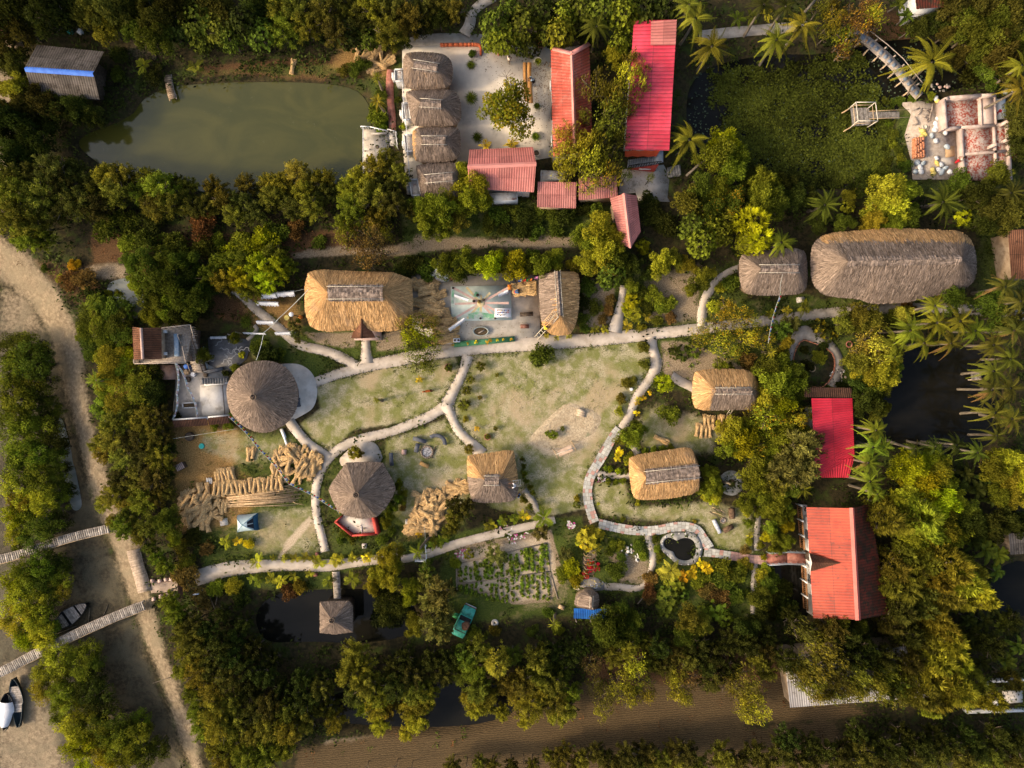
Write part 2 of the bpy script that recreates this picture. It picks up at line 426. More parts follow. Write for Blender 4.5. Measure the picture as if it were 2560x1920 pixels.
def build_ground():
 ny,nx=GX.shape
 V=np.stack([GX,GY,GZ],-1).reshape(-1,3)
 idx=np.arange(nx*ny).reshape(ny,nx)
 F=np.stack([idx[:-1,:-1],idx[:-1,1:],idx[1:,1:],idx[1:,:-1]],-1).reshape(-1,4)
 def fav(k):return WT[k].ravel()[F].mean(1)
 cls=np.zeros(len(F),int)
 cls[fav('stub')>.5]=4
 cls[np.maximum(fav('soil'),fav('pale')*0)>.55]=3
 cls[np.maximum(fav('wet'),fav('mud'))>.5]=2
 cls[fav('lawn')>.5]=1
 for c,name in enumerate(('ground','lawn','river_mud','garden_soil','stubble_field')):
  f=F[cls==c]
  u,inv=np.unique(f,return_inverse=True)
  me=bpy.data.meshes.new(name)
  fill_mesh(me,V[u],inv.reshape(-1,4))
  for k in LAY:
   a=me.attributes.new(k,'FLOAT','POINT');a.data.foreach_set('value',WT[k].ravel()[u].astype(np.float32))
  me.materials.append(GROUND)
  me.polygons.foreach_set('use_smooth',[True]*len(me.polygons))
  tag(link(bpy.data.objects.new(name,me)),kind='structure')
build_ground()
# ---------------------------------------------------------------- water
def water_mat(name,c1,c2,rough=.08,spec=.5,scale=.25,c3=None):
 t=NT(name);p=t.pos()
 f=t.noise(t.mapv(p,(.55,1,1),rot=(0,0,.3)),scale,6,.6,1.2)
 c=t.mix(t.sstep(f,.35,.68),c1,c2)
 if c3:c=t.mix(t.sstep(t.noise(p,1.4,6,.75),.63,.7),c,c3)
 r=t.noise(p,1.7,3,.6)
 t.pbr(c,rough,spec,0,t.bump(r,.04,.03))
 return t.m
WM={'green':water_mat('murky_green_water',(.048,.050,.010),(.072,.068,.014),.06,.5,.25,(.085,.085,.03)),
 'dark':water_mat('dark_water',(.006,.006,.004),(.012,.011,.008),.06,.14),
 'grey':water_mat('shallow_grey_water',(.12,.13,.10),(.20,.20,.15),.08,.7,.6),
 'blue':water_mat('pale_tidal_water',(.16,.19,.18),(.24,.27,.26),.10,.9,.5)}  # the tidal water's pale base colour includes the reflected sky
for k,m,z in (('green','green',-.38),('lily','dark',-.42),('dark','dark',-.4),('lower','dark',-.5),('ditch','dark',-.5),('edge','dark',-.4),('moat','dark',-.45),('reed','grey',-.16),('tidal','blue',-1.40)):
 b=MB();poly=POND[k][0]
 b.add([(p[0],p[1],z) for p in poly],[tuple(range(len(poly)))])
 tag(b.build('water',WM[m]),kind='structure')
# ---------------------------------------------------------------- paths
PATHM=mk('pale_concrete',(.42,.355,.28),(.57,.49,.40),.9,.9,(.37,.305,.23),.58,.6,.2)
GREYM=mk('grey_gravel_path',(.27,.235,.19),(.40,.35,.29),1.4,.9,(.20,.17,.13),.62,.6,.2)
COURTM=mk('courtyard_cement',(.50,.44,.36),(.64,.57,.47),.5,.85,(.42,.37,.30),.62,.35,.1)
STAGEM=mk('stained_cement',(.38,.335,.265),(.56,.49,.40),.7,.9,(.23,.20,.165),.6,.45,.15)
GREYC=mk('grey_cement',(.40,.36,.31),(.56,.51,.445),.8,.9,(.26,.23,.19),.6,.6,.15)
BRICKP=mk('brick_paving',(.24,.085,.06),(.40,.17,.125),3,.9,(.28,.2,.15),.62,1.0,.2)
STONEM=mk('edging_stone',(.16,.14,.11),(.34,.31,.26),6,.9,None,bump=.3)
def ribbon(pts,widths,closed=False):
 """left and right borders of a path whose centre line is smoothed"""
 P=[(p.x,p.y,w) for p,w in zip(pts,widths)]
 P=smooth_poly(P,2,False)
 Lf,Rt=[],[]
 for i,p in enumerate(P):
  a,b=P[max(i-1,0)],P[min(i+1,len(P)-1)]
  dx,dy=b[0]-a[0],b[1]-a[1];l=math.hypot(dx,dy) or 1
  w=p[2]/2*(1+.03*math.sin(i*.7)+R.uniform(-.02,.02))
  Lf.append((p[0]-dy/l*w,p[1]+dx/l*w));Rt.append((p[0]+dy/l*w,p[1]-dx/l*w))
 return Lf,Rt
STONES=MB()
PATHPOLY=[]
PZ=[.042]
def path(t,s,w,mat=PATHM,stones=True,name='path',z=None):
 pts=P2(s)
 W=[w*U(t)]*len(pts) if not isinstance(w,(list,tuple)) else [q*U(t) for q in w]
 P=GS(t,pts)
 Lf,Rt=ribbon(P,W)
 PZ[0]+=.004
 zz=PZ[0] if z is None else z
 b=MB();n=len(Lf)
 V=[(p[0],p[1],zz) for p in Lf]+[(p[0],p[1],zz) for p in Rt]+[(p[0],p[1],zz-.25) for p in Lf]+[(p[0],p[1],zz-.25) for p in Rt]
 F=[]
 for i in range(n-1):
  F+=[(i,n+i,n+i+1,i+1),(i,i+1,2*n+i+1,2*n+i),(n+i,3*n+i,3*n+i+1,n+i+1)]
 b.add(V,F)
 o=tag(b.build(name,mat),kind='structure')
 PATHPOLY.append(Lf+Rt[::-1])
 if stones:edge_stones(Lf);edge_stones(Rt)
 return o
def in_path(x,y,tol=0.0,skip=None):
 for q in PATHPOLY:
  if q is skip:continue
  xs=[a[0] for a in q];ys=[a[1] for a in q]
  if x<min(xs) or x>max(xs) or y<min(ys) or y>max(ys):continue
  c=False;n=len(q)
  for i in range(n):
   a,b=q[i],q[(i+1)%n]
   if (a[1]>y) != (b[1]>y) and x<(b[0]-a[0])*(y-a[1])/(b[1]-a[1])+a[0]:c=not c
  if c:return True
 return False
EDGES=[]
def edge_stones(line):EDGES.append(line)
def slab(t,s,z,mat,name,smooth=0,dep=.3,inset=0):
 poly=zp(t,s)
 if smooth:poly=smooth_poly(poly,smooth)
 b=MB();b.prism(poly,z-dep,z,bottom=False)
 PATHPOLY.append(poly)
 return tag(b.build(name,mat),kind='structure')
slab('2','400,330 420,300 900,290 1010,300 1330,300 1365,340 1375,1010 1250,1030 1245,960 835,960 835,1250 430,1250 400,900',.05,COURTM,'courtyard_pavement')
slab('2','1815,1090 2080,1060 2120,1130 2105,1270 2120,1298 1920,1290 1900,1240 1790,1250',.05,GREYC,'courtyard_pavement')
slab('S','90,110 480,185 680,185 860,110 1300,110 1620,150 1640,880 1330,900 600,960 470,960 100,790',.05,STAGEM,'yard_pavement')
slab('L','520,590 850,560 1110,700 1115,1130 760,1180 600,1170 490,1170 530,780',.05,GREYC,'terrace_pavement')
slab('L','800,810 1115,795 1118,1130 830,1150 800,1000',.058,mk('lightened_floor',(.58,.55,.50),(.74,.71,.66),.9,.85,(.44,.40,.34),.6,.7,.1),'terrace_pavement')  # whitish floor part, colour lightened to make up for tree shade
slab('L','885,285 1080,275 1300,300 1360,310 1340,420 1310,520 1160,650 1000,680 900,580',.045,mk('slate_cement',(.13,.125,.12),(.21,.20,.19),1.5,.85,None),'terrace_pavement')
slab('L','1640,580 1780,568 1900,575 2010,640 2070,730 2098,850 2085,980 2040,1075 1950,1130 1850,1185 1700,1260 1500,1280 1300,1200 1250,900 1400,700',.075,mk('pale_plaza',(.52,.47,.40),(.68,.62,.54),.9,.9,(.44,.39,.32),.6,.6,.15),'path',2)
slab('F','262,350 330,280 440,185 600,165 670,240 708,370 560,420 300,430',.07,PATHM,'path',1)
slab('H','40,1360 140,1300 200,1270 290,1280 370,1340 400,1360 380,1400 200,1420 60,1400',.045,GREYM,'path',1)
slab('2','370,290 420,250 560,215 900,215 960,240 960,300 900,320 420,320',.045,GREYM,'path',1)
D='D'
path(D,'660,836 700,818 745,803 792,790 870,776 960,757 1050,749 1150,741 1250,737 1350,728 1420,720 1480,714 1540,708 1600,699 1660,692',[20,21,22,25,27,30,31,31,29,26,25,24,23,22,22])
path(D,'1650,694 1700,687 1750,680 1830,673 1900,666 2000,664 2100,668 2230,685',21,GREYM)
path('4','1500,215 1560,260 1640,340 1780,450 1890,550 1960,585 2080,605 2190,650 2290,700',[45,48,55,60,60,60,62,66,60])
path('5','165,520 167,590 172,690',[52,56,90])
path('5','823,640 800,720 770,790 725,880 690,950',[74,56,60,66,90])
path('5','690,960 640,990 560,1040 450,1085 300,1140 150,1170 60,1200 -40,1260 -110,1350 -150,1460 -160,1560 -150,1680 -120,1790 -95,1900',[80,66,62,60,58,58,58,58,58,56,54,54,54,56])
path('5','688,960 712,1020 745,1100 800,1165 860,1215 910,1275',[80,60,56,58,66,90])
path('5','2000,520 2012,600 2040,690 2010,770 1945,850 1890,935 1868,1020 1810,1110',[62,60,76,62,58,54,52,56])
path('H','640,-40 668,20 690,60',70,GREYM,False)
path('H','250,235 330,262 440,278 610,272',58)
path('H','786,850 800,930 845,1040 838,1140 805,1250 770,1340 700,1385 620,1388 520,1368 430,1368 360,1372',[70,66,80,66,50,50,56,64,72,70,60])
path('H','2010,300 1955,400 1935,500 1890,640 1868,760 1862,900 1862,1010',[50,56,50,40,56,56,50],GREYM)
path('H','1850,1130 1835,1250 1828,1400 1828,1640',52,GREYM)
path('F','2090,650 2130,700 2190,770 2212,840 2290,930',62,GREYM)
path('7','1255,430 1350,395 1500,358 1700,345 1900,341 2110,345 2290,320 2420,305 2560,290',[90,105,92,78,70,76,64,60,56])
path('F','880,1335 990,1318 1150,1280 1400,1190 1700,1110 2000,1040 2230,985 2380,950 2400,945',[70,76,88,88,84,80,74,70,70])
path('4','1862,1060 1910,1130 1985,1215 2080,1275 2120,1300',62)
path('5','1825,190 1815,280 1790,380 1765,490',[44,52,62,90])
path('6','395,70 300,105 215,180 160,270 140,350 140,450',[40,44,50,56,60,60])
path('5','2130,770 2200,815 2300,860',56)
path('6','690,730 722,620 735,540 790,480 880,520 975,590 1020,660 1010,750 975,840',[50,50,60,90,86,62,62,70,60],GREYM,False)
path('2','325,450 318,560 330,700 340,845',[40,50,46,46],BRICKP,False)
path('2','990,-20 890,40 845,90 838,160 800,225',[60,60,60,70,80],GREYM,False)
path('3','120,235 380,205 640,185 820,165',[66,66,66,50],GREYM,False)
path('B','1500,340 1620,345 1760,330',[120,105,100],mk('causeway_brick',(.30,.22,.16),(.46,.35,.26),2,.9,None,bump=.2),False)
path('L','1400,150 1440,190 1370,270 1320,310',40,GREYM,False)
# heart pool
HP=smooth_poly(zp('H','925,930 960,870 1040,845 1120,850 1200,835 1270,870 1310,960 1300,1050 1240,1120 1150,1135 1070,1110 1020,1050 960,1020 925,980'),2)
hc=(sum(p[0] for p in HP)/len(HP),sum(p[1] for p in HP)/len(HP))
# ---------------------------------------------------------------- paver walk, heart pool, edging
SLABG=mk('grey_paving_slab',(.33,.32,.28),(.50,.48,.42),1.6,.85,(.25,.27,.27),.6,.7,.1,tint=.16)
SLABP=mk('pink_paving_brick',(.36,.20,.16),(.48,.29,.235),2.0,.85,None,tint=.14)
JOINT=mk('paving_joint',(.14,.115,.08),(.22,.18,.13),4,.95)
def paver_walk(t,s,w,red_from=2.0):
 pts=P2(s);Lf,Rt=ribbon(GS(t,pts),[w*U(t)]*len(pts))
 # resample
 d=[0]
 for i in range(1,len(Lf)):
  a=((Lf[i][0]+Rt[i][0])/2-(Lf[i-1][0]+Rt[i-1][0])/2,(Lf[i][1]+Rt[i][1])/2-(Lf[i-1][1]+Rt[i-1][1])/2)
  d.append(d[-1]+math.hypot(*a))
 N=int(d[-1]/.40)
 def at(u):
  u=min(max(u,0),d[-1]-1e-6);i=max(j for j in range(len(d)) if d[j]<=u);i=min(i,len(d)-2)
  k=(u-d[i])/max(d[i+1]-d[i],1e-9)
  l=[Lf[i][q]+(Lf[i+1][q]-Lf[i][q])*k for q in (0,1)];r=[Rt[i][q]+(Rt[i+1][q]-Rt[i][q])*k for q in (0,1)]
  return l,r
 PZ[0]+=.004;z=PZ[0]+.02
 b=MB()
 n=len(Lf)
 V=[(p[0],p[1],z-.012) for p in Lf]+[(p[0],p[1],z-.012) for p in Rt]+[(p[0],p[1],z-.3) for p in Lf]+[(p[0],p[1],z-.3) for p in Rt]
 F=[]
 for i in range(n-1):F+=[(i,n+i,n+i+1,i+1),(i,i+1,2*n+i+1,2*n+i),(n+i,3*n+i,3*n+i+1,n+i+1)]
 b.add(V,F,2)
 for k in range(N):
  frac=k/N
  l0,r0=at(k*.40+.012);l1,r1=at(k*.40+.388)
  if frac>red_from:cuts=[(0,.33,1),(.33,.67,1),(.67,1,1)]
  elif k%4<2:cuts=[(0,.24,k%2 ^ 1),(.24,.62,0),(.62,1,0)]
  else:cuts=[(0,.38,0),(.38,.76,0),(.76,1,k%2 ^ 1)]
  for a,c,m in cuts:
   e=.012
   q=[(l0,r0,a+e),(l0,r0,c-e),(l1,r1,c-e),(l1,r1,a+e)]
   V=[(l[0]+(r[0]-l[0])*u,l[1]+(r[1]-l[1])*u,z) for l,r,u in q]
   if R.random()<.06 and m==0:m=1
   b.add(V,[(3,2,1,0)],m,R.random())
 tag(b.build('paved_path',[SLABG,SLABP,JOINT]),kind='structure')
 PATHPOLY.append(Lf+Rt[::-1]);edge_stones(Lf);edge_stones(Rt)
# H-tile coordinates: T5 (x,y) -> H ((850+.38879x-1420)/.25316, (640+.38879y-1120)/.25316)
paver_walk('H','505,-190 430,-95 380,0 300,140 235,240 200,330 188,430 195,520 220,620 262,735',92)
paver_walk('H','300,745 400,765 530,795 650,812 790,818 900,808 1000,782 1100,772 1200,775 1265,800 1310,850 1350,920 1395,980 1400,1000',92)
paver_walk('H','1340,1025 1450,1035 1560,1055 1700,1075 1850,1100 2000,1103 2160,1103',84,.33)
def heart_pool():
 t=thing('heart_shaped_pool','small dark heart-shaped garden pool in a grey cement rim set with white stones','pool',(hc[0],hc[1],0))
 ow=smooth_poly(zp('H','905,940 930,870 1030,830 1130,835 1210,820 1280,850 1330,960 1320,1060 1260,1140 1150,1160 1060,1140 1000,1080 950,1040 915,1000'),2)
 inn=smooth_poly(zp('H','935,930 965,885 1010,880 1055,905 1075,912 1110,890 1170,880 1240,910 1265,980 1255,1050 1210,1100 1150,1112 1085,1095 1050,1060 1040,1020 1000,1010 950,980'),2)
 def ring(o,i,z0,z1):
  b=MB();n=72
  def rs(p):
   c=hc;q=[]
   P=[(math.atan2(a[1]-c[1],a[0]-c[0]),a) for a in p]
   L=[0]
   for k in range(len(p)):L.append(L[-1]+math.dist(p[k],p[(k+1)%len(p)]))
   for k in range(n):
    u=L[-1]*k/n;j=max(m for m in range(len(p)) if L[m]<=u);f=(u-L[j])/max(L[j+1]-L[j],1e-9)
    a,e=p[j],p[(j+1)%len(p)];q.append((a[0]+(e[0]-a[0])*f,a[1]+(e[1]-a[1])*f))
   return q
  O,I=rs(o),rs(i)
  V=[(p[0],p[1],z1) for p in O]+[(p[0],p[1],z1) for p in I]+[(p[0],p[1],z0) for p in O]+[(p[0],p[1],z0) for p in I]
  F=[]
  for k in range(n):
   j=(k+1)%n
   F+=[(k,n+k,n+j,j),(k,j,2*n+j,2*n+k),(n+k,3*n+k,3*n+j,n+j)]
  b.add(V,F);return b
 ring(ow,inn,-.3,.18).build('rim',mk('pool_cement',(.22,.21,.185),(.36,.34,.30),2.2,.85,(.15,.16,.14),.6,1.0),t)
 b=MB();b.add([(p[0],p[1],.09) for p in inn],[tuple(range(len(inn)))]);b.build('pool_water',WM['dark'],t)
 st=mk('white_pebble',(.55,.53,.48),(.75,.72,.66),5,.8)
 for i in range(0,len(ow),3):
  p,q=ow[i],hc
  f=R.uniform(.03,.10)
  b=MB();c=(p[0]+(q[0]-p[0])*f,p[1]+(q[1]-p[1])*f,.2)
  b.blob(c,(R.uniform(.06,.12),)*2+(.06,),8,5);b.build('rim_stone',st,t,True)
heart_pool()
# ---------------------------------------------------------------- roofs
def thatch_mat(name,grey1,grey2,gold1,gold2):
 t=NT(name);uv=t.coord('UV')
 st=t.noise(t.mapv(uv,(9,.9,1)),1.0,6,.7);st2=t.noise(t.mapv(uv,(2.2,.45,1)),1.0,4,.6);big=t.noise(t.pos(),.45,4,.6)
 g=t.mix(t.sstep(st,.33,.67),grey1,grey2);o=t.mix(t.sstep(st,.33,.67),gold1,gold2)
 f=t.math('ADD',t.attr('fresh'),t.math('MULTIPLY',t.math('SUBTRACT',st2,.5),.5))
 c=t.mix(t.sstep(f,.3,.7),g,o)
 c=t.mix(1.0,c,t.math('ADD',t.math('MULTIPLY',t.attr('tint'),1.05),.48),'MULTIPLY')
 c=t.mix(t.sstep(st2,.5,.8),c,t.mix(.5,c,(.05,.04,.03)))
 c=t.mix(t.sstep(big,.55,.75),c,t.mix(.25,c,(.35,.26,.2)))
 t.pbr(c,.95,.1,0,t.bump(st,.5,.06));return t.m
THATCH=thatch_mat('reed_thatch',(.085,.058,.042),(.33,.25,.19),(.29,.145,.05),(.66,.41,.185))
MUDW=mk('mud_wall',(.26,.18,.11),(.40,.30,.20),2,.9,bump=.2)
WHITEW=mk('whitewashed_wall',(.56,.55,.52),(.72,.71,.68),1.2,.8,(.42,.40,.36),.62,1.2)
PINKW=mk('pinkish_plaster',(.42,.28,.23),(.55,.39,.32),1.2,.85)
WOODD=mk('dark_wood',(.035,.025,.018),(.10,.072,.05),4,.8,stretch=(1,1,1))
WOODL=mk('weathered_wood',(.24,.19,.15),(.42,.35,.28),5,.85,tint=.25)
BAMB=mk('pale_bamboo',(.46,.40,.30),(.66,.60,.48),4,.6,tint=.2)
BAMBY=mk('straw_bamboo',(.36,.235,.12),(.62,.44,.25),5,.6,tint=.3)
STEELW=mk('white_painted_metal',(.6,.6,.58),(.78,.78,.75),3,.5)
def resample(poly,n):
 L=[0];m=len(poly)
 for k in range(m):L.append(L[-1]+math.dist(poly[k],poly[(k+1)%m]))
 out,j=[],0
 for k in range(n):
  u=L[-1]*k/n
  while L[j+1]<u:j+=1
  f=(u-L[j])/max(L[j+1]-L[j],1e-9);a,e=poly[j],poly[(j+1)%m]
  out.append((a[0]+(e[0]-a[0])*f,a[1]+(e[1]-a[1])*f))
 return out,L[-1]
def thatch_hut(label,tile,outline,ridge,ze=2.2,zr=4.4,fresh=.0,smooth=1,wall=MUDW,dens=42,convex=.86,cap=True,shag=1.0,walls=True,name='thatched_hut',cat='hut',base=0.0,caplen=1.0,capw=.55,freshen=None,door=None,poles=True):
 ol=zp(tile,outline,ze)
 if smooth:ol=smooth_poly(ol,smooth)
 n=110
 ring,per=resample(ol,n)
 ar=sum(ring[i][0]*ring[(i+1)%n][1]-ring[(i+1)%n][0]*ring[i][1] for i in range(n))
 if ar<0:ring=ring[::-1]
 rp=[(v.x,v.y) for v in GS(tile,P2(ridge),zr)]
 cx,cy=sum(p[0] for p in ring)/n,sum(p[1] for p in ring)/n
 t=thing(name,label,cat,(cx,cy,base))
 ra,rb=rp[0],rp[-1]
 ang=math.atan2(rb[1]-ra[1],rb[0]-ra[0])
 def top(p):
  if len(rp)==1:return rp[0]
  ex,ey=rb[0]-ra[0],rb[1]-ra[1];L2=ex*ex+ey*ey
  u=min(max(((p[0]-ra[0])*ex+(p[1]-ra[1])*ey)/L2,0),1)
  return (ra[0]+ex*u,ra[1]+ey*u)
 tops=[top(p) for p in ring]
 inv_k=HC
 def surf(i,q,lift=0.0):
  i0=int(math.floor(i))%n;i1=(i0+1)%n;f=i-math.floor(i)
  e=[ring[i0][k]*(1-f)+ring[i1][k]*f for k in (0,1)];o=[tops[i0][k]*(1-f)+tops[i1][k]*f for k in (0,1)]
  z=ze+(zr-ze)*(max(q,0) ** convex)-max(-q,0)*1.2
  return Vector((e[0]+(o[0]-e[0])*q,e[1]+(o[1]-e[1])*q,z+lift))
 fr=freshen if freshen else (lambda p:fresh)
 V,F,T,UV,FR=[],[],[],[],[]
 M=9
 slope=[math.hypot(math.dist(ring[i],tops[i]),zr-ze) for i in range(n)]
 for j in range(M+1):
  q=j/M
  for i in range(n+1):
   p=surf(i,q,R.uniform(-.03,.03) if 0<j<M else 0);V.append(p);UV.append((per*i/n,slope[i%n]*(1-q)))
   FR.append(fr(p))
 W=n+1
 for j in range(M):
  for i in range(n):F.append((j*W+i,j*W+i+1,(j+1)*W+i+1,(j+1)*W+i));T.append(.5)
 # eave lip and underside
 o=len(V)
 for i in range(W):
  p=surf(i,0);c=Vector((cx,cy,p.z));V.append(p+(c-p)*.03-Vector((0,0,.24)));UV.append((per*i/n,slope[i%n]+.3));FR.append(fr(p))
 for i in range(W):
  p=surf(i,0);c=Vector((cx,cy,p.z));V.append(p+(c-p)*.35+Vector((0,0,.3)));UV.append((per*i/n,slope[i%n]+1));FR.append(fr(p))
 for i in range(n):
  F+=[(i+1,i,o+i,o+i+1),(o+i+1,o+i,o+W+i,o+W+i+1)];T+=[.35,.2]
 # reed bundles lying down the slope
 area=per*sum(slope)/n*.55
 for s in range(int(area*dens*1.55)):
  i=R.uniform(0,n);q=1-math.sqrt(R.random()) if len(rp)==1 else R.random() ** 1.15
  sl=slope[int(i)%n];ln=R.uniform(.35,1.0)/sl;w=R.uniform(.011,.034)*n/per*(1+.5*shag)
  q0=max(q-ln,R.uniform(-.10,-.01)*shag/max(sl,1) if q<ln else 0)
  di=R.uniform(-.6,.6)*w*3
  k=(1-q) if len(rp)==1 else 1
  a,b_=surf(i+di-w,q0,.03),surf(i+di+w,q0,.03)
  l2=R.uniform(.015,.07)
  c,d=surf(i+w,q,l2),surf(i-w,q,l2)
  mid=R.uniform(.03,.085)*shag
  e,f_=surf(i+di*.5-w,(q0*.7+q*.3),mid),surf(i+di*.5+w,(q0*.7+q*.3),mid)
  o=len(V);V+=[a,b_,f_,c,d,e];u=R.random()*40
  UV+=[(u,0),(u+.2,0),(u+.2,.6),(u+.2,1),(u,1),(u,.6)]
  g=fr(c);FR+=[g+R.uniform(-.12,.12)]*6
  tt=min(max(R.gauss(.5,.28),0),1)
  F+=[(o,o+1,o+2,o+5),(o+5,o+2,o+3,o+4)];T+=[tt,tt]
 me=bpy.data.meshes.new('thatch');P=np.array([tuple(v) for v in V])-np.array((cx,cy,base))
 fill_mesh(me,P,F,None,T,UV)
 a=me.attributes.new('fresh','FLOAT','POINT');a.data.foreach_set('value',np.array(FR,dtype=np.float32))
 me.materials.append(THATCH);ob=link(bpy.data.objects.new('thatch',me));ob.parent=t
 if len(rp)>1 and cap:
  A,B=Vector((*ra,zr)),Vector((*rb,zr));m=(A+B)/2;A,B=m+(A-m)*caplen,m+(B-m)*caplen
  d=(B-A).normalized();s=Vector((-d.y,d.x,0))
  b=MB();N=14;prof=[(-capw,-.30),(-capw*.5,-.03),(0,.10),(capw*.5,-.03),(capw,-.30)]
  for i in range(N):
   p0,p1=A.lerp(B,i/N),A.lerp(B,(i+1)/N)
   for k in range(4):
    b.add([p0+s*prof[k][0]+Vector((0,0,prof[k][1])),p1+s*prof[k][0]+Vector((0,0,prof[k][1])),p1+s*prof[k+1][0]+Vector((0,0,prof[k+1][1])),p0+s*prof[k+1][0]+Vector((0,0,prof[k+1][1]))],[(0,1,2,3)],0,R.random())
  L=(B-A).length
  for i in range(int(L*26)):
   u=R.random();sd=R.choice((-1,1));p=A.lerp(B,u);w=R.uniform(.03,.07)
   b.add([p-d*w+Vector((0,0,.13)),p+d*w+Vector((0,0,.13)),p+d*w+s*sd*(capw+R.uniform(-.1,.12))+Vector((0,0,-.24)),p-d*w+s*sd*(capw+R.uniform(-.1,.1))+Vector((0,0,-.24))],[(0,1,2,3)],0,R.random())
  b.build('ridge_cap',CAPM,t)
  for sd in ((-1,1) if poles else ()):
   b=MB();b.tube([A-d*.15+s*sd*capw*.78+Vector((0,0,-.06)),A.lerp(B,.5)+s*sd*capw*.76+Vector((0,0,-.03)),B+d*.15+s*sd*capw*.78+Vector((0,0,-.06))],.024,6)
   b.build('ridge_pole',BAMB,t)
 if walls:
  wl=[(p[0]+(cx-p[0])*.17,p[1]+(cy-p[1])*.17) for p in ring[::3]]
  b=MB();b.prism(wl,base-.3,ze+.25);b.build('wall',wall,t)
  k=int(len(wl)*.3) if door is None else door
  p,q=Vector((*wl[k],0)),Vector((*wl[(k+1)%len(wl)],0));d=(q-p).normalized();nn=Vector((d.y,-d.x,0));m=(p+q)/2
  b=MB();b.box(m+nn*.03+Vector((0,0,base+1.0)),(.95,.1,2.0),math.atan2(d.y,d.x));b.build('door',WOODD,t)
 return t
CAPM=mk('grey_ridge_thatch',(.10,.074,.058),(.26,.20,.16),3,.95,None,coord='pos',tint=.45)
def corr_mat(name,c1,c2,c3,th=.6,s3=.6,rough=.55,line=.5,spec=.3,rust=None):
 """painted corrugated sheet with fading, grime patches and fallen leaves"""
 t=NT(name);p=t.pos();f=t.noise(p,.5,6,.65);g=t.noise(p,1.7,6,.75);h=t.noise(p,7,3,.7)
 c=t.mix(t.sstep(f,.35,.65),c1,c2);c=t.mix(t.sstep(g,th-.06,th+.1),c,c3)
 uv=t.coord('UV');sx=t.n('ShaderNodeSeparateXYZ');t.set(sx.inputs[0],uv)
 sk_=t.noise(t.mapv(uv,(.9,.5,1)),1.0,5,.7)
 c=t.mix(t.sstep(sk_,.45,.8),c,t.mix(.45,c,c3));c=t.mix(t.sstep(sk_,.62,.85),c,t.mix(.35,c,(.06,.03,.025)))
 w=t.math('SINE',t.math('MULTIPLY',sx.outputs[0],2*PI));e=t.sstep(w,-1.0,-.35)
 wn=t.n('ShaderNodeTexWhiteNoise');wn.noise_dimensions='2D';cb=t.n('ShaderNodeCombineXYZ')
 t.set(cb.inputs[0],t.math('FLOOR',t.math('DIVIDE',sx.outputs[0],6.0)));t.set(cb.inputs[1],t.math('FLOOR',t.math('MULTIPLY',sx.outputs[1],2.0)));t.set(wn.inputs['Vector'],cb.outputs[0])
 c=t.mix(1.0,c,t.math('ADD',.76,t.math('MULTIPLY',wn.outputs[0],.36)),'MULTIPLY')
 lap=t.math('ABSOLUTE',t.math('SUBTRACT',sx.outputs[1],.5));c=t.mix(t.sstep(lap,.004,.012),t.mix(.45,c,(.03,.02,.015)),c)
 c=t.mix(e,t.mix(line,c,(.02,.012,.01)),c)  # corrugation troughs coloured darker to strengthen their shading
 c=t.mix(t.sstep(h,.67,.76),c,t.mix(.6,c,(.03,.02,.01)))
 if rust:c=t.mix(t.sstep(t.noise(p,.9,6,.8),.6,.7),c,rust)
 t.pbr(c,rough,spec,0,t.bump(g,.15,.03));return t.m
def corr_panel(b,p0,p1,p2,p3,pitch=.33,amp=.024,m=0,rows=2):
 """p0->p1 runs along the ridge, p0->p3 down the slope; sheets are corrugated across p0->p1"""
 p0,p1,p2,p3=map(Vector,(p0,p1,p2,p3))
 L=(p1-p0).length;N=max(int(L/pitch),3);S=N*4
 nn=(p1-p0).cross(p3-p0).normalized()
 if nn.z<0:nn=-nn
 V,UV=[],[]
 for j in range(rows+1):
  v=j/rows
  for i in range(S+1):
   u=i/S;p=p0.lerp(p1,u).lerp(p3.lerp(p2,u),v)
   V.append(p+nn*amp*math.sin(2*PI*i/4));UV.append((i/4,v))
 F=[(j*(S+1)+i,j*(S+1)+i+1,(j+1)*(S+1)+i+1,(j+1)*(S+1)+i) for j in range(rows) for i in range(S)]
 b.add(V,F,m,None,UV)
 return b
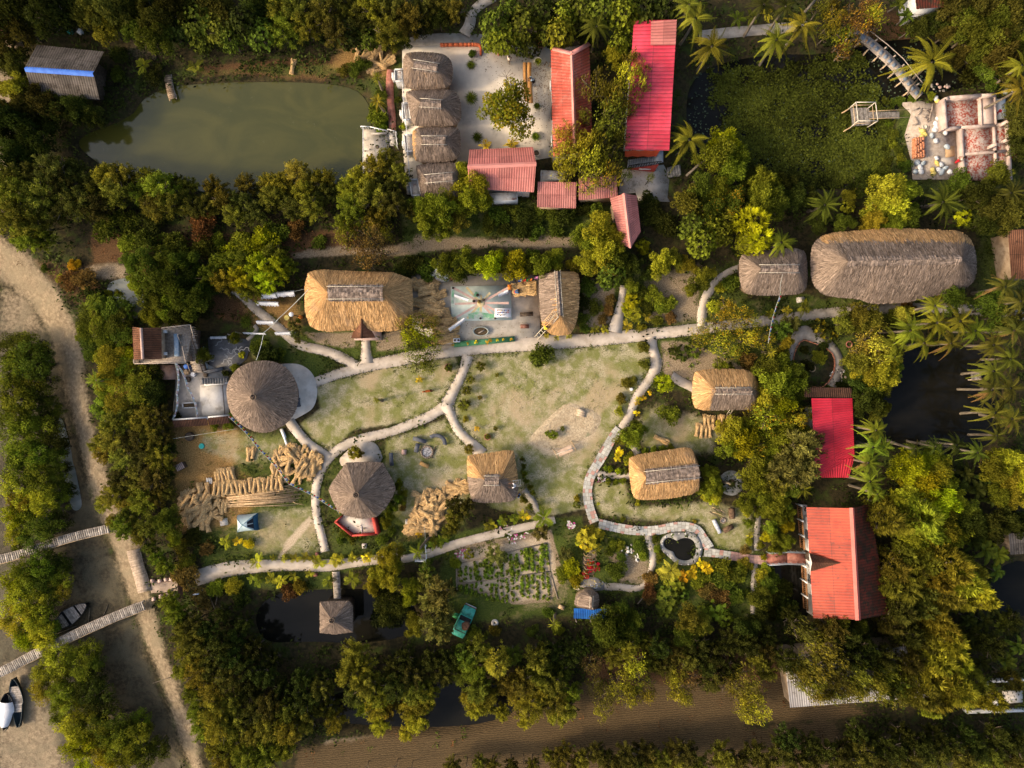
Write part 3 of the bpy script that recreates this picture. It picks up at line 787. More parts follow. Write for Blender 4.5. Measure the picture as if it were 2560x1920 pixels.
def gable(label,tile,ridge,ea,eb,zr,ze,mat,wallm,capmat=None,name='house',cat='house',pitch=.33,capw=.26,base=0.0,inset=.35,windows=2,matb=None,walls=True,amp=.024):
 ra,rb=GS(tile,P2(ridge),zr);a0,a1=GS(tile,P2(ea),ze);b0,b1=GS(tile,P2(eb),ze)
 c=(a0+a1+b0+b1)/4
 t=thing(name,label,cat,(c.x,c.y,base))
 corr_panel(MB(),ra,rb,a1,a0,pitch,amp).build('roof_panel',mat,t)
 corr_panel(MB(),ra,rb,b1,b0,pitch,amp).build('roof_panel',matb or mat,t)
 if capmat:
  d=(rb-ra).normalized();b=MB()
  for e0,e1 in ((a0,a1),(b0,b1)):
   s0=(e0-ra).normalized();s1=(e1-rb).normalized();up=Vector((0,0,.07))
   b.add([ra+up-d*.05,rb+up+d*.05,rb+s1*capw+up*.8+d*.05,ra+s0*capw+up*.8-d*.05],[(0,1,2,3)])
  b.build('ridge_cap',capmat,t)
 if walls:
  cs=[a0,a1,b1,b0];wl=[]
  for p in cs:
   v=Vector((c.x,c.y,0))-Vector((p.x,p.y,0));q=Vector((p.x,p.y,0))+v.normalized()*inset*1.4;wl.append(q)
  top=[]
  for q in wl:top.append(ze+.1)
  b=MB()
  fi=max(.03,inset/(rb-ra).length);r0=ra.lerp(rb,fi)-Vector((0,0,.18));r1=ra.lerp(rb,1-fi)-Vector((0,0,.18))
  V=[(q.x,q.y,base-.3) for q in wl]+[(q.x,q.y,ze+.02) for q in wl]+[tuple(r0),tuple(r1)]
  b.add(V,[(0,1,5,4),(1,2,6,5),(2,3,7,6),(3,0,4,7),(4,7,8),(6,5,9)])
  b.build('wall',wallm,t)
  q0,q1=wl[0],wl[1];d=(q1-q0).normalized();nn=Vector((d.y,-d.x,0))
  if nn.dot(q0-Vector((c.x,c.y,0)))<0:nn=-nn
  az=math.atan2(d.y,d.x);L=(q1-q0).length
  b=MB();b.box(q0+d*L*.5+nn*.03+Vector((0,0,base+1.0)),(.95,.1,2.0),az);b.build('door',WOODD,t)
  for k in range(windows):
   f=.22 if k==0 else .8
   b=MB();p=q0+d*L*f+nn*.03+Vector((0,0,base+1.35));b.box(p,(.9,.1,1.0),az);w=b.build('window',GLASS,t)
   b=MB();b.box(p+Vector((0,0,-.56))+nn*.06,(1.1,.22,.1),az);o=b.build('sill',WHITEW,w);
 return t
GLASS=mk('dark_window_glass',(.02,.025,.03),(.03,.035,.04),1,.1,spec=.6,bump=0)
ORD='first second third fourth fifth sixth seventh eighth ninth tenth eleventh twelfth thirteenth fourteenth fifteenth sixteenth seventeenth eighteenth nineteenth twentieth'.split()
BARK=mk('bark',(.055,.042,.028),(.16,.125,.085),5,.95,None,coord='Object')
BARKP=mk('pale_bark',(.10,.08,.055),(.22,.18,.13),5,.9,None,coord='Object')
# ---------------------------------------------------------------- thatched buildings
thatch_hut('brown thatched hut nearest the red planter wall, topmost of the row beside the pond','P','192,190 205,130 235,88 400,80 560,95 640,125 690,195 695,300 682,435 450,460 225,452 205,400','300,198 540,236',2.3,4.2,.30,walls=True)
thatch_hut('grey-brown thatched hut in the pond row, second from the red planter wall','P','225,470 450,462 690,462 752,525 780,620 776,780 722,818 600,830 400,828 282,822 252,620 224,540','370,590 575,605',2.3,4.3,.10)
thatch_hut('grey thatched hut with an orange left edge, third in the row beside the pond','P','290,850 500,840 740,842 772,900 775,1150 640,1190 400,1200 302,1176 290,1000','390,970 620,972',2.3,4.2,freshen=lambda p:.95 if (p.x<G('P',335,1000,2.3).x) else .02)
thatch_hut('dark grey thatched hut half hidden by trees, lowest in the row beside the pond','P','330,1218 780,1195 800,1260 800,1540 600,1590 380,1570 350,1400 325,1270','420,1362 690,1338',2.3,4.1,.02)
EX=G('5',270,0).x
thatch_hut('largest golden thatched hall with a small brick porch roof, beside the painted stage','D','658,592 690,582 740,586 885,590 892,640 889,705 838,717 760,712 700,718 660,700','708,632 826,632',2.6,5.4,.92,capw=.8,dens=46,caplen=1.0,name='thatched_hall',cat='hall')
thatch_hut('thatched shed with a pinkish weathered slope and a golden slope, ladder leaning on it','S','1622,150 1640,128 1800,100 1870,80 1900,92 2085,92 2110,200 2100,560 2030,830 1900,860 1780,850 1720,800 1640,700','1845,90 1880,620',2.4,3.7,convex=.95,freshen=lambda p:.95 if p.x>G('S',1855,300,3.7).x or p.y<G('S',1700,690,2.6).y else .22,capw=.35)
thatch_hut('large round grey thatched pavilion with a ring finial beside the white terrace','D','568,779 597,783 622,797 640,825 645,857 638,890 620,914 592,930 568,935 540,928 512,910 496,885 489,850 494,822 512,797 540,783','547,857',2.5,5.6,.06,convex=.92,name='round_pavilion',cat='pavilion',wall=WOODD)
thatch_hut('six-sided grey thatched pavilion with a ring finial and a red-edged terrace','F','340,385 560,375 700,385 725,440 800,570 822,640 790,720 715,840 640,910 500,935 330,900 260,860 200,740 168,650 200,580','435,700',2.5,5.2,.05,convex=.93,smooth=0,name='hexagonal_pavilion',cat='pavilion',wall=WOODD)
thatch_hut('thatched cottage with a fresh golden front slope and old grey back, beside the hay heap','F','1532,330 1560,305 1750,290 1990,250 2000,330 2035,560 2030,690 1990,760 1800,775 1600,775 1560,700 1535,500','1705,560 1850,560',2.3,4.1,freshen=lambda p:.98 if (p.y>G('F',1700,545,3.9).y or p.x>G('F',1925,500,3).x and p.y>G('F',1900,570,3).y) else .03,capw=.6,caplen=.95)
thatch_hut('golden thatched cottage with a long grey ridge beside the paved walk','H','600,110 640,85 720,62 1000,20 1210,-10 1250,60 1300,200 1300,330 1290,440 1000,500 700,512 640,480 610,300','775,290 1290,235',2.3,4.3,.95,capw=.75,caplen=1.02)
thatch_hut('half-finished thatched cottage, golden on two sides and grey on its lower slope','6','88,770 110,735 300,725 460,735 500,800 510,900 490,985 300,990 110,992 78,930 80,850','235,868 460,868',2.3,4.0,freshen=lambda p:.98 if (p.y>G('6',300,862,3.6).y or p.x<G('6',205,930,3).x) else .04,capw=.4)
thatch_hut('medium grey thatched house with a prayer flag line tied to its ridge','W','455,290 520,265 740,240 900,232 940,290 945,480 915,555 760,568 560,570 480,545 455,440','610,378 880,378',2.6,5.0,.06,capw=.5)
thatch_hut('very long grey thatched lodge with golden upper eaves, the biggest thatched roof','W','975,230 1010,170 1100,125 1300,112 1480,92 1700,95 1900,105 2040,110 2110,160 2150,260 2155,420 2120,490 2020,545 1880,560 1720,605 1560,625 1380,625 1320,590 1150,580 1050,560 985,490 965,370','1235,325 2050,310',3.0,6.6,freshen=lambda p:.95 if p.y>G('W',1700,205,4.3).y and p.x>G('W',1050,150,3.5).x else .07,capw=.45,dens=42,shag=1.7,poles=False,name='thatched_lodge',cat='lodge')
thatch_hut('small square thatched gazebo with a ring finial standing in the dark lower pond','7','2058,580 2130,576 2240,575 2265,600 2268,770 2150,785 2058,775','2136,698',2.2,3.6,.10,convex=.95,smooth=0,name='thatched_gazebo',cat='gazebo',wall=WOODD,base=-.3)
thatch_hut('tiny brown thatched hut with a blue metal lean-to, below the dotted path','J','280,640 420,430 620,340 700,260 1040,260 1230,380 1300,600 1240,1020 1000,1080 620,1000 280,930','985,560 960,980',1.8,2.9,.12,convex=1.0,capw=.2,dens=30)
# ring finials, porch, terrace of the hexagon
def child_of(lbl):
 for o in COL.objects:
  if o.get('label','').startswith(lbl):return o
FIN=mk('rusty_ring',(.05,.045,.04),(.16,.11,.07),5,.7)
for lbl,tl,x,y,z in (('large round','L',1387,940,5.6),('six-sided','F',437,700,5.2),('small square','7',2136,698,3.6)):
 t=child_of(lbl);c=G(tl,x,y,z)
 b=MB();b.lathe((c.x,c.y,z-.12),[(.30,.0),(.32,.22),(.24,.22),(.22,.02)],18);b.build('ring_finial',FIN,t,True)
TILE=corr_mat('old_clay_tile',(.11,.048,.026),(.22,.10,.055),(.04,.028,.02),.6,.7,.9,.75,.1,(.30,.16,.09))
TILED=corr_mat('dark_clay_tile',(.05,.026,.018),(.11,.052,.032),(.022,.016,.012),.6,.7,.9,.8,.1)
def porch():
 t=child_of('largest golden');zr,ze=3.6,2.5
 ap,fr=G('5',140,395,zr),G('5',138,530,3.2)
 l0,l1=G('5',108,430,2.7),G('5',70,528,ze);r0,r1=G('5',175,430,2.7),G('5',230,525,ze)
 for p in ((l0,l1),(r0,r1)):corr_panel(MB(),ap,fr,p[1],p[0],.16,.03).build('porch_roof',TILE,t)
 b=MB();b.tube([ap+Vector((0,0,.05)),fr+Vector((0,0,.05))],.09,6);b.build('porch_ridge',TILED,t)
 for q in (l1,r1):
  b=MB();b.tube([(q.x*.97+fr.x*.03,q.y+.15,0),(q.x*.97+fr.x*.03,q.y+.15,ze)],.09,8);b.build('porch_post',WOODL,t)
 b=MB();c=(l1+r1)/2;b.box((c.x,c.y+.9,.1),(2.8,2.0,.35));b.build('porch_floor',PINKW,t)
porch()
REDP=mk('red_painted_wall',(.33,.035,.025),(.50,.07,.05),2,.7,(.25,.05,.04),.62,1.5)
def hex_terrace():
 t=thing('walled_terrace','whitish terrace with a red parapet below the six-sided thatched pavilion','terrace',tuple(G('F',480,1000)))
 pl=zp('F','262,950 330,885 640,890 665,1040 655,1060 420,1070')
 b=MB();b.prism(pl,-.2,.5);b.build('floor',mk('peeling_white_floor',(.50,.44,.37),(.66,.60,.52),1.2,.85,(.13,.11,.09),.63,.8),t)
 for s in ('250,950 415,1083','415,1083 662,1070','662,1070 625,905','250,950 312,898'):
  a,c=GS('F',P2(s));b=MB();w=.38 if s.startswith('662') else .16
  b.beam(a+Vector((0,0,.45)),c+Vector((0,0,.45)),w,1.15);b.build('parapet',REDP,t)
 b=MB();b.tube([tuple(G('F',488,1010,.55)),tuple(G('F',490,1080,.55))],.05,6);b.build('drain_pipe',STEELW,t)
hex_terrace()
# ---------------------------------------------------------------- metal roofs
RED1=corr_mat('faded_red_sheet',(.36,.052,.03),(.47,.092,.058),(.42,.14,.105),.55,.5,.5,.45,.3)
RED2=corr_mat('pinkish_red_sheet',(.50,.030,.055),(.62,.060,.095),(.40,.045,.06),.57,.5,.45,.45,.3)
RED3=corr_mat('dusty_pink_sheet',(.40,.125,.105),(.50,.18,.15),(.34,.12,.10),.6,.5,.6,.4,.3)
RED4=corr_mat('scarlet_sheet',(.28,.027,.009),(.40,.052,.019),(.15,.03,.016),.60,.5,.5,.4,.3)
RED4D=corr_mat('mossy_shaded_red_sheet',(.085,.022,.012),(.16,.03,.016),(.04,.026,.014),.50,.5,.8,.5,.15)  # moss, plus painted shade for the slope turned from the sun
CRIM=corr_mat('crimson_sheet',(.44,.013,.028),(.54,.026,.046),(.36,.025,.035),.62,.5,.45,.3,.35)
GREYR=corr_mat('old_grey_sheet',(.10,.085,.07),(.17,.145,.12),(.055,.045,.035),.55,.5,.9,.55,.1)
WHITER=corr_mat('bleached_sheet',(.34,.31,.29),(.46,.43,.40),(.20,.17,.14),.6,.6,.8,.6,.2)
BLUEM=corr_mat('blue_sheet',(.012,.11,.40),(.02,.16,.50),(.015,.10,.34),.6,.8,.5,.45,.3)
BLUEP=mk('bright_blue_trim',(.04,.13,.50),(.07,.20,.62),2,.6)
PCAP=mk('pink_ridge_sheet',(.50,.19,.16),(.58,.25,.21),1,.5,bump=0)
RCAP=mk('red_ridge_sheet',(.44,.10,.075),(.50,.13,.10),1,.5,bump=0)
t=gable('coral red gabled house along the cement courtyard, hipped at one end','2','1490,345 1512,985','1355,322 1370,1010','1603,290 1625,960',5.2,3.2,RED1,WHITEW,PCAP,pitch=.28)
def hip():
 a,p,q=G('2',1490,345,5.2),G('2',1368,316,3.25),G('2',1603,284,3.25)
 b=MB();N=20;V=[];UV=[]
 for i in range(N*4+1):
  e=p.lerp(q,i/(N*4))+Vector((0,0,.04*math.sin(PI*i/2)));V+=[e,a];UV+=[(i/4,0),(i/4,1)]
 b.add(V,[(2*i,2*i+2,2*i+1) for i in range(N*4)],0,None,UV);b.build('hip_panel',GREYR,t)
 for e in (p,q):
  b=MB();b.beam(a+Vector((0,0,.06)),e+Vector((0,0,.1)),.42,.06);b.build('hip_cap',PCAP,t)
hip()
gable('dusty pink gabled house at the foot of the courtyard, pale ridge strip','2','822,1071 1260,1053','833,962 1241,945','828,1215 1246,1236',4.2,3.0,RED3,WHITEW,PCAP,pitch=.25)
gable('narrow faded red gable roof of a covered walk running down to the garden','2','1828,1245 1868,1595','1736,1275 1806,1570','1908,1258 1934,1490',3.6,2.7,RED3,MUDW,PCAP,name='covered_walk',cat='walkway',pitch=.26,windows=0)
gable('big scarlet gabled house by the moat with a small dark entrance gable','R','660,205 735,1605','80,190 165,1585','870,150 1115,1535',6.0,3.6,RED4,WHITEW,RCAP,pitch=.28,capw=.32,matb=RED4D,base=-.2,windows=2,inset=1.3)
def red_house():
 t=child_of('big scarlet')
 ap=G('R',505,893,5.35);f=G('R',150,885,4.9);a,c=G('R',112,762,3.9),G('R',130,1000,3.9)
 for e in (a,c):corr_panel(MB(),ap,f,e,ap.lerp(e,.08),.15,.03).build('entrance_roof',TILED,t)
 b=MB();b.add([f,a,c],[(0,1,2)]);b.build('gable_end',WHITEW,t)
 ed=[(15,160),(60,740),(70,930),(100,1510)]
 for i in (0,2):
  p,q=G('R',*ed[i],1.2),G('R',*ed[i+1],1.2);d=q-p
  for k in range(3):
   m0,m1=p+d*(k/3+.02),p+d*((k+1)/3-.02)
   b=MB();b.beam(m0,m1,.12,.12);b.beam(m0+Vector((0,0,-1)),m1+Vector((0,0,-1)),.12,.12)
   for s in range(7):b.beam(m0.lerp(m1,(s+.5)/7)+Vector((0,0,-1)),m0.lerp(m1,(s+.5)/7),.05,.05)
   b.build('balcony_railing',mk('varnished_wood' if i+k==0 else 'varnished_wood',(.20,.085,.03),(.33,.16,.06),3,.6) if i+k==0 else bpy.data.materials['varnished_wood'],t)
   b=MB();b.tube([m0+Vector((0,0,-1.5)),m0+Vector((0,0,.2))],.09,8);b.build('balcony_post',STEELW,t)
 b=MB();b.add([G('R',10,155,.1),G('R',85,165,.1),G('R',165,1560,.1),G('R',95,1512,.1)],[(0,3,2,1)]);b.prism([tuple(v)[:2] for v in (G('R',10,155),G('R',85,165),G('R',165,1560),G('R',95,1512))],-.25,.08);b.build('balcony_floor',GREYC,t)
red_house()
def entrance_bridge():
 t=thing('brick_footbridge','short red brick footbridge with pale railings entering the scarlet house','bridge',tuple(G('9',690,305)))
 pts=GS('9',P2('560,305 690,300 820,305'),.22)
 b=MB();
 for p,q in zip(pts,pts[1:]):b.beam(p-Vector((0,0,.1)),q-Vector((0,0,.1)),1.15,.2)
 b.build('deck',BRICKP,t)
 for dy,nm in ((-38,0),(38,0)):
  pp=GS('9',[(575,305+dy),(690,298+dy),(810,302+dy)],1.0)
  b=MB();b.tube(pp,.05,6);b.tube([q-Vector((0,0,.45)) for q in pp],.035,6)
  for k in range(7):
   q=pp[0].lerp(pp[1],k/3) if k<=3 else pp[1].lerp(pp[2],(k-3)/3);b.tube([q-Vector((0,0,.95)),q],.035,5)
  b.build('railing',mk('blue_grey_metal',(.22,.25,.29),(.32,.36,.40),2,.5) if dy<0 else bpy.data.materials['blue_grey_metal'],t)
entrance_bridge()
def flat_roof(label,tile,q,z,mat,wallm,name='house',cat='house',pitch=.27,along=0,zs=None,inset=.3,thick=0):
 """monopitch sheet roof; q four corners, ribs drawn across edge q0-q1"""
 zs=zs or [z]*4
 C=[G(tile,*p,zz) for p,zz in zip(P2(q),zs)]
 c=sum(C,Vector())/4
 t=thing(name,label,cat,(c.x,c.y,0))
 corr_panel(MB(),C[0],C[1],C[2],C[3],pitch,.024).build('roof_panel',mat,t)
 wl=[Vector((p.x,p.y))+(Vector((c.x,c.y))-Vector((p.x,p.y))).normalized()*inset for p in C]
 b=MB();V=[(p.x,p.y,-.3) for p in wl]+[(p.x,p.y,k-.12) for p,k in zip(wl,zs)]
 b.add(V,[(0,1,5,4),(1,2,6,5),(2,3,7,6),(3,0,4,7)]);b.build('wall',wallm,t)
 return t
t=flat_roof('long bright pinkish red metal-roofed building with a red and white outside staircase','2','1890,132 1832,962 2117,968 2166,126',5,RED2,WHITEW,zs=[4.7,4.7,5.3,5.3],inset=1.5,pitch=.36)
def stair_house(t):
 a=[G('2',2000,138,5.12),G('2',1996,292,5.12),G('2',2157,290,5.38),G('2',2165,127,5.38)]
 corr_panel(MB(),*[p+Vector((0,0,.05)) for p in a],.27,.024).build('patched_panel',RED3,t)
 q=[G('E',265,75,4.6),G('E',1300,75,4.6),G('E',1190,258,3.0),G('E',262,255,3.0)]
 b=MB();corr_panel(b,q[0],q[1],q[2],q[3],1.2,.05);b.build('painted_wall',mk('orange_red_relief_wall',(.42,.045,.015),(.58,.09,.025),2.5,.6,(.36,.03,.02),.6,2.5,bump=.5),t)
 b=MB();s,e=G('E',1270,340,2.6),G('E',350,470,.15);d=e-s;N=14
 w=.85
 for k in range(N):
  p=s+d*((k+.5)/N);b.box((p.x,p.y,p.z/2),(abs(d.x)/N*.97,w,p.z),math.atan2(d.y,d.x))
 b.build('staircase',mk('blue_grey_steps',(.20,.22,.25),(.32,.34,.37),2,.8),t)
 b=MB();l=G('E',1290,190,2.6);b.box((l.x,l.y,2.5),(.75,1.6,.2));b.build('landing',bpy.data.materials['blue_grey_steps'],t)
 b=MB();b.beam(s+Vector((0,-w*.55,.95)),e+Vector((0,-w*.55,.95)),.07,.07)
 b.beam(s+Vector((0,-w*.55,.95)),G('E',1395,440,3.55),.07,.07)
 for k in range(13):p=s.lerp(e,k/12)+Vector((0,-w*.55,0));b.beam(p,p+Vector((0,0,.95)),.06,.06)
 b.build('stair_railing',mk('black_metal',(.012,.012,.014),(.03,.03,.03),2,.5),t)
 b=MB();p0,p1=s+Vector((0,-w*.62,0)),e+Vector((0,-w*.62,0))
 b.add([(p0.x,p0.y,0),(p1.x,p1.y,0),(p1.x,p1.y,.2),(p0.x,p0.y,2.7)],[(0,1,2,3),(3,2,1,0)]);b.build('stair_wall',REDP,t)
 m=p0.lerp(p1,.38);b=MB();b.box((m.x,m.y-.04,.8),(1.3,.05,.3));b.build('wall_panel',WHITEW,t)
stair_house(t)
flat_roof('square pink tiled shed roof below the courtyard house, edge uneven','2','1272,1168 1520,1172 1516,1340 1268,1332',2.5,corr_mat('pink_clay_tile',(.36,.13,.115),(.46,.19,.165),(.26,.085,.075),.58,.7,.8,.5,.2),MUDW,'tiled_shed','shed',.22,zs=[2.8,2.8,2.2,2.2])
flat_roof('faded pink tiled shed mostly hidden under a leafy tree by the courtyard','2','1535,1145 1778,1130 1785,1268 1535,1288',2.5,bpy.data.materials['pink_clay_tile'],MUDW,'tiled_shed','shed',.22,zs=[2.7,2.7,2.3,2.3])
def crimson():
 t=flat_roof('bright crimson metal-roofed shed among the trees by the dark pond','6','845,915 870,1425 1122,1290 1108,915',3,CRIM,WHITEW,'metal_roofed_shed','shed',.28,zs=[3.3,3.3,3.0,3.0],inset=1.2)
 corr_panel(MB(),*[G('6',x,y,z) for x,y,z in ((870,1330,3.25),(1120,1300,3.1),(1085,1425,2.6),(910,1425,2.7))],.3,.035).build('lower_roof_panel',CRIM,t)
 corr_panel(MB(),*[G('6',x,y,z) for x,y,z in ((800,845,2.6),(1100,848,2.6),(1110,912,2.9),(800,908,2.9))],.2,.03).build('tiled_roof_panel',TILED,t)
crimson()
gable('dark grey corrugated house with a bright blue ridge beside the green pond','1','158,438 600,470','238,288 668,332','215,615 640,640',4.4,2.7,GREYR,WOODD,None,pitch=.25,inset=1.0)  # dark wall colour stands for the shade under the roof overhang
def blue_ridge():
 t=child_of('dark grey corrugated');a,c=G('1',158,440,4.42),G('1',598,471,4.42);d=(c-a).normalized();s=Vector((-d.y,d.x,0))*.28
 b=MB();dn=Vector((0,0,-.16));up=Vector((0,0,.06))
 b.add([a+s+dn,c+s+dn,c+up,a+up,a-s+dn,c-s+dn],[(0,1,2,3),(3,2,5,4)]);b.build('ridge_cap',BLUEP,t)
blue_ridge()
flat_roof('long bleached white corrugated shed half hidden under dark trees','9','670,925 1620,850 1600,1190 708,1258',2.6,WHITER,MUDW,'corrugated_shed','shed',.24,zs=[3.2,3.2,2.3,2.3])
flat_roof('dull red roof corner of a house at the upper edge of the grove','3','1505,-60 1720,-60 1700,45 1520,60',3.4,RED4D,WHITEW,'house','house',.3)
flat_roof('brown clay-tiled roof edge beside the long thatched lodge','3','2108,1480 2290,1470 2290,1800 2130,1790',2.6,TILE,MUDW,'tiled_shed','shed',.2,zs=[2.9,2.9,2.3,2.3])
flat_roof('small grey sheet-roofed hut beside the pond at the far edge of the grove','9','2112,140 2290,120 2290,262 2125,275',2.4,GREYR,MUDW,'metal_roofed_hut','hut',.25)
flat_roof('rusty brown roof edge of a house beside the pale track by the river','1','-60,140 5,130 60,230 -60,250',2.6,TILE,MUDW,'tiled_shed','shed',.22)
t=child_of('tiny brown')
corr_panel(MB(),G('J',250,1010,1.75),G('J',1580,1030,1.75),G('J',1570,1465,1.35),G('J',240,1430,1.35),.18,.025).build('lean_to_roof',BLUEM,t)
for x,y in ((300,1400),(900,1420),(1500,1430)):q=G('J',x,y);b=MB();b.tube([q,q+Vector((0,0,1.35))],.05,6);b.build('lean_to_post',WOODL,t)
# ---------------------------------------------------------------- annexes of the pond huts
def annex(label,q,side,z=2.0):
 C=GS('P',P2(q),z);c=sum(C,Vector())/4
 t=thing('washroom_block',label,'outbuilding',(c.x,c.y,0),'white washrooms behind the pond huts')
 pl=[(p.x,p.y) for p in C]
 b=MB();b.prism(pl,-.2,z-.22);b.build('wall',WHITEW,t)
 ipl=[(p[0]+(c.x-p[0])*.12,p[1]+(c.y-p[1])*.12) for p in pl]
 b=MB();b.prism(ipl,z-.215,z-.12,bottom=False);b.build('roof_slab',ROOFS,t)
 for i in range(4):
  a,e=C[i],C[(i+1)%4];b=MB();b.beam(a+Vector((0,0,-.10)),e+Vector((0,0,-.10)),.14,.24);b.build('parapet',WHITEW,t)
 s=GS('P',P2(side),1.2);m=sum(s,Vector())/4
 b=MB();b.prism([(p.x,p.y) for p in s],-.2,1.2);b.build('tank',WHITEW,t)
ROOFS=mk('stained_roof_slab',(.36,.32,.27),(.52,.48,.42),2,.9,(.22,.10,.07),.58,1.6)
annex('white washroom block with a brown roof by the red planter wall end','108,258 215,250 222,372 110,372','76,288 104,286 104,342 76,342')
annex('white washroom block with a grey roof, second along the brick path','186,598 248,592 270,762 192,766','155,668 185,666 187,720 157,720')
annex('white washroom block beside the concrete pond deck, third in its row','204,918 294,914 303,1080 220,1086','180,980 208,978 210,1030 182,1030')
annex('white washroom block with a rust-speckled roof, lowest behind the pond huts','256,1372 340,1366 372,1526 282,1532','232,1440 258,1436 262,1490 236,1490')
def pipe(label,tile,pts,z,r=.035,mat=STEELW,name='water_pipe',cat='pipe'):
 b=MB();P=GS(tile,P2(pts),z);b.tube(P,r,6)
 o=b.build(name,mat,None,True,loc=tuple(P[0]));return tag(o,label,cat)
pipe('thin white water pipe running along the washroom blocks behind the pond huts','P','140,280 180,280 200,590 218,760 232,920 238,1100 262,1365',2.1)
def white_block(label,tile,q,z,name='outbuilding'):
 C=GS(tile,P2(q),z);c=sum(C,Vector())/len(C)
 t=thing(name,label,'outbuilding',(c.x,c.y,0))
 b=MB();b.prism([(p.x,p.y) for p in C],-.2,z-.1);b.build('wall',WHITEW,t)
 b=MB();b.prism([(p[0]+(c.x-p[0])*.06,p[1]+(c.y-p[1])*.06) for p in C],z-.095,z,bottom=False);b.build('roof_slab',ROOFS,t)
 return t
white_block('white flat-roofed washroom below the dusty pink gabled house','2','965,1240 1140,1234 1143,1285 975,1292',2.2)
white_block('pale flat-roofed kitchen block beside the square pink tiled shed','2','1292,1092 1440,1100 1440,1150 1292,1150',2.2)
white_block('white wall corner of the house with the dull red roof','3','1480,70 1580,58 1585,85 1480,105',2.0)
# ---------------------------------------------------------------- half-built house
CHIPS=mk('brick_chip_fill',(.42,.34,.29),(.30,.055,.03),5.0,.95,(.50,.42,.36),.56,1.6,bump=.5,lo=.42,hi=.56)
RAWC=mk('raw_pinkish_concrete',(.40,.30,.25),(.54,.43,.37),1.5,.9,(.33,.25,.21),.6,.8,.2)
def half_built():
 t=thing('half_built_house','half-built house of pinkish concrete walls filled with red brick chips','building site',tuple(G('N',1700,1200)))
 def fl(q,z,m,nm):
  b=MB();b.prism(zp('N',q,z),-.2,z,bottom=False);b.build(nm,m,t)
 def wl(s,z,w,nm='wall',z0=-.2):
  P=GS('N',P2(s),z)
  for p,q in zip(P,P[1:]):
   b=MB();b.beam((p.x,p.y,(z+z0)/2),(q.x,q.y,(z+z0)/2),w,z-z0);b.build(nm,RAWC,t)
 fl('1350,840 1735,818 1748,1125 1365,1145',.55,CHIPS,'chip_floor');fl('1735,818 1890,805 1900,1105 1748,1125',.9,RAWC,'concrete_floor')
 wl('1355,1150 1335,830 1390,812 1760,783',1.45,.3);wl('1350,1150 1520,1140 1900,1112',.95,.25);wl('1735,800 1748,1120',.98,.2);wl('1895,800 1905,1110',.98,.22)
 wl('1750,790 1905,775',1.5,.3)
 fl('1535,1160 1885,1130 1900,1420 1550,1440',.45,CHIPS,'chip_floor');fl('1895,1130 2025,1110 2035,1400 1910,1415',.45,CHIPS,'chip_floor')
 fl('1560,1445 1900,1425 1915,1720 1570,1720',.45,CHIPS,'chip_floor');fl('1915,1425 2040,1405 2060,1700 1925,1720',.45,CHIPS,'chip_floor')
 wl('1525,1150 1555,1730',.75,.36,'foundation_beam');wl('1888,1120 1920,1730',.7,.26,'foundation_beam');wl('2035,1080 2070,1720',.8,.28,'foundation_beam')
 wl('1540,1440 2050,1400',.7,.26,'foundation_beam');wl('1900,1112 2040,1095',.8,.22,'foundation_beam')
 for x,y in ((2030,1080),(2042,1275),(1900,1330)):
  p=G('N',x,y,1.6);b=MB();b.box((p.x,p.y,.8),(.32,.32,1.7));b.build('column_stub',RAWC,t)
 fl('1890,830 2005,825 2015,1040 1905,1050',.35,WHITEW,'cement_platform')
half_built()
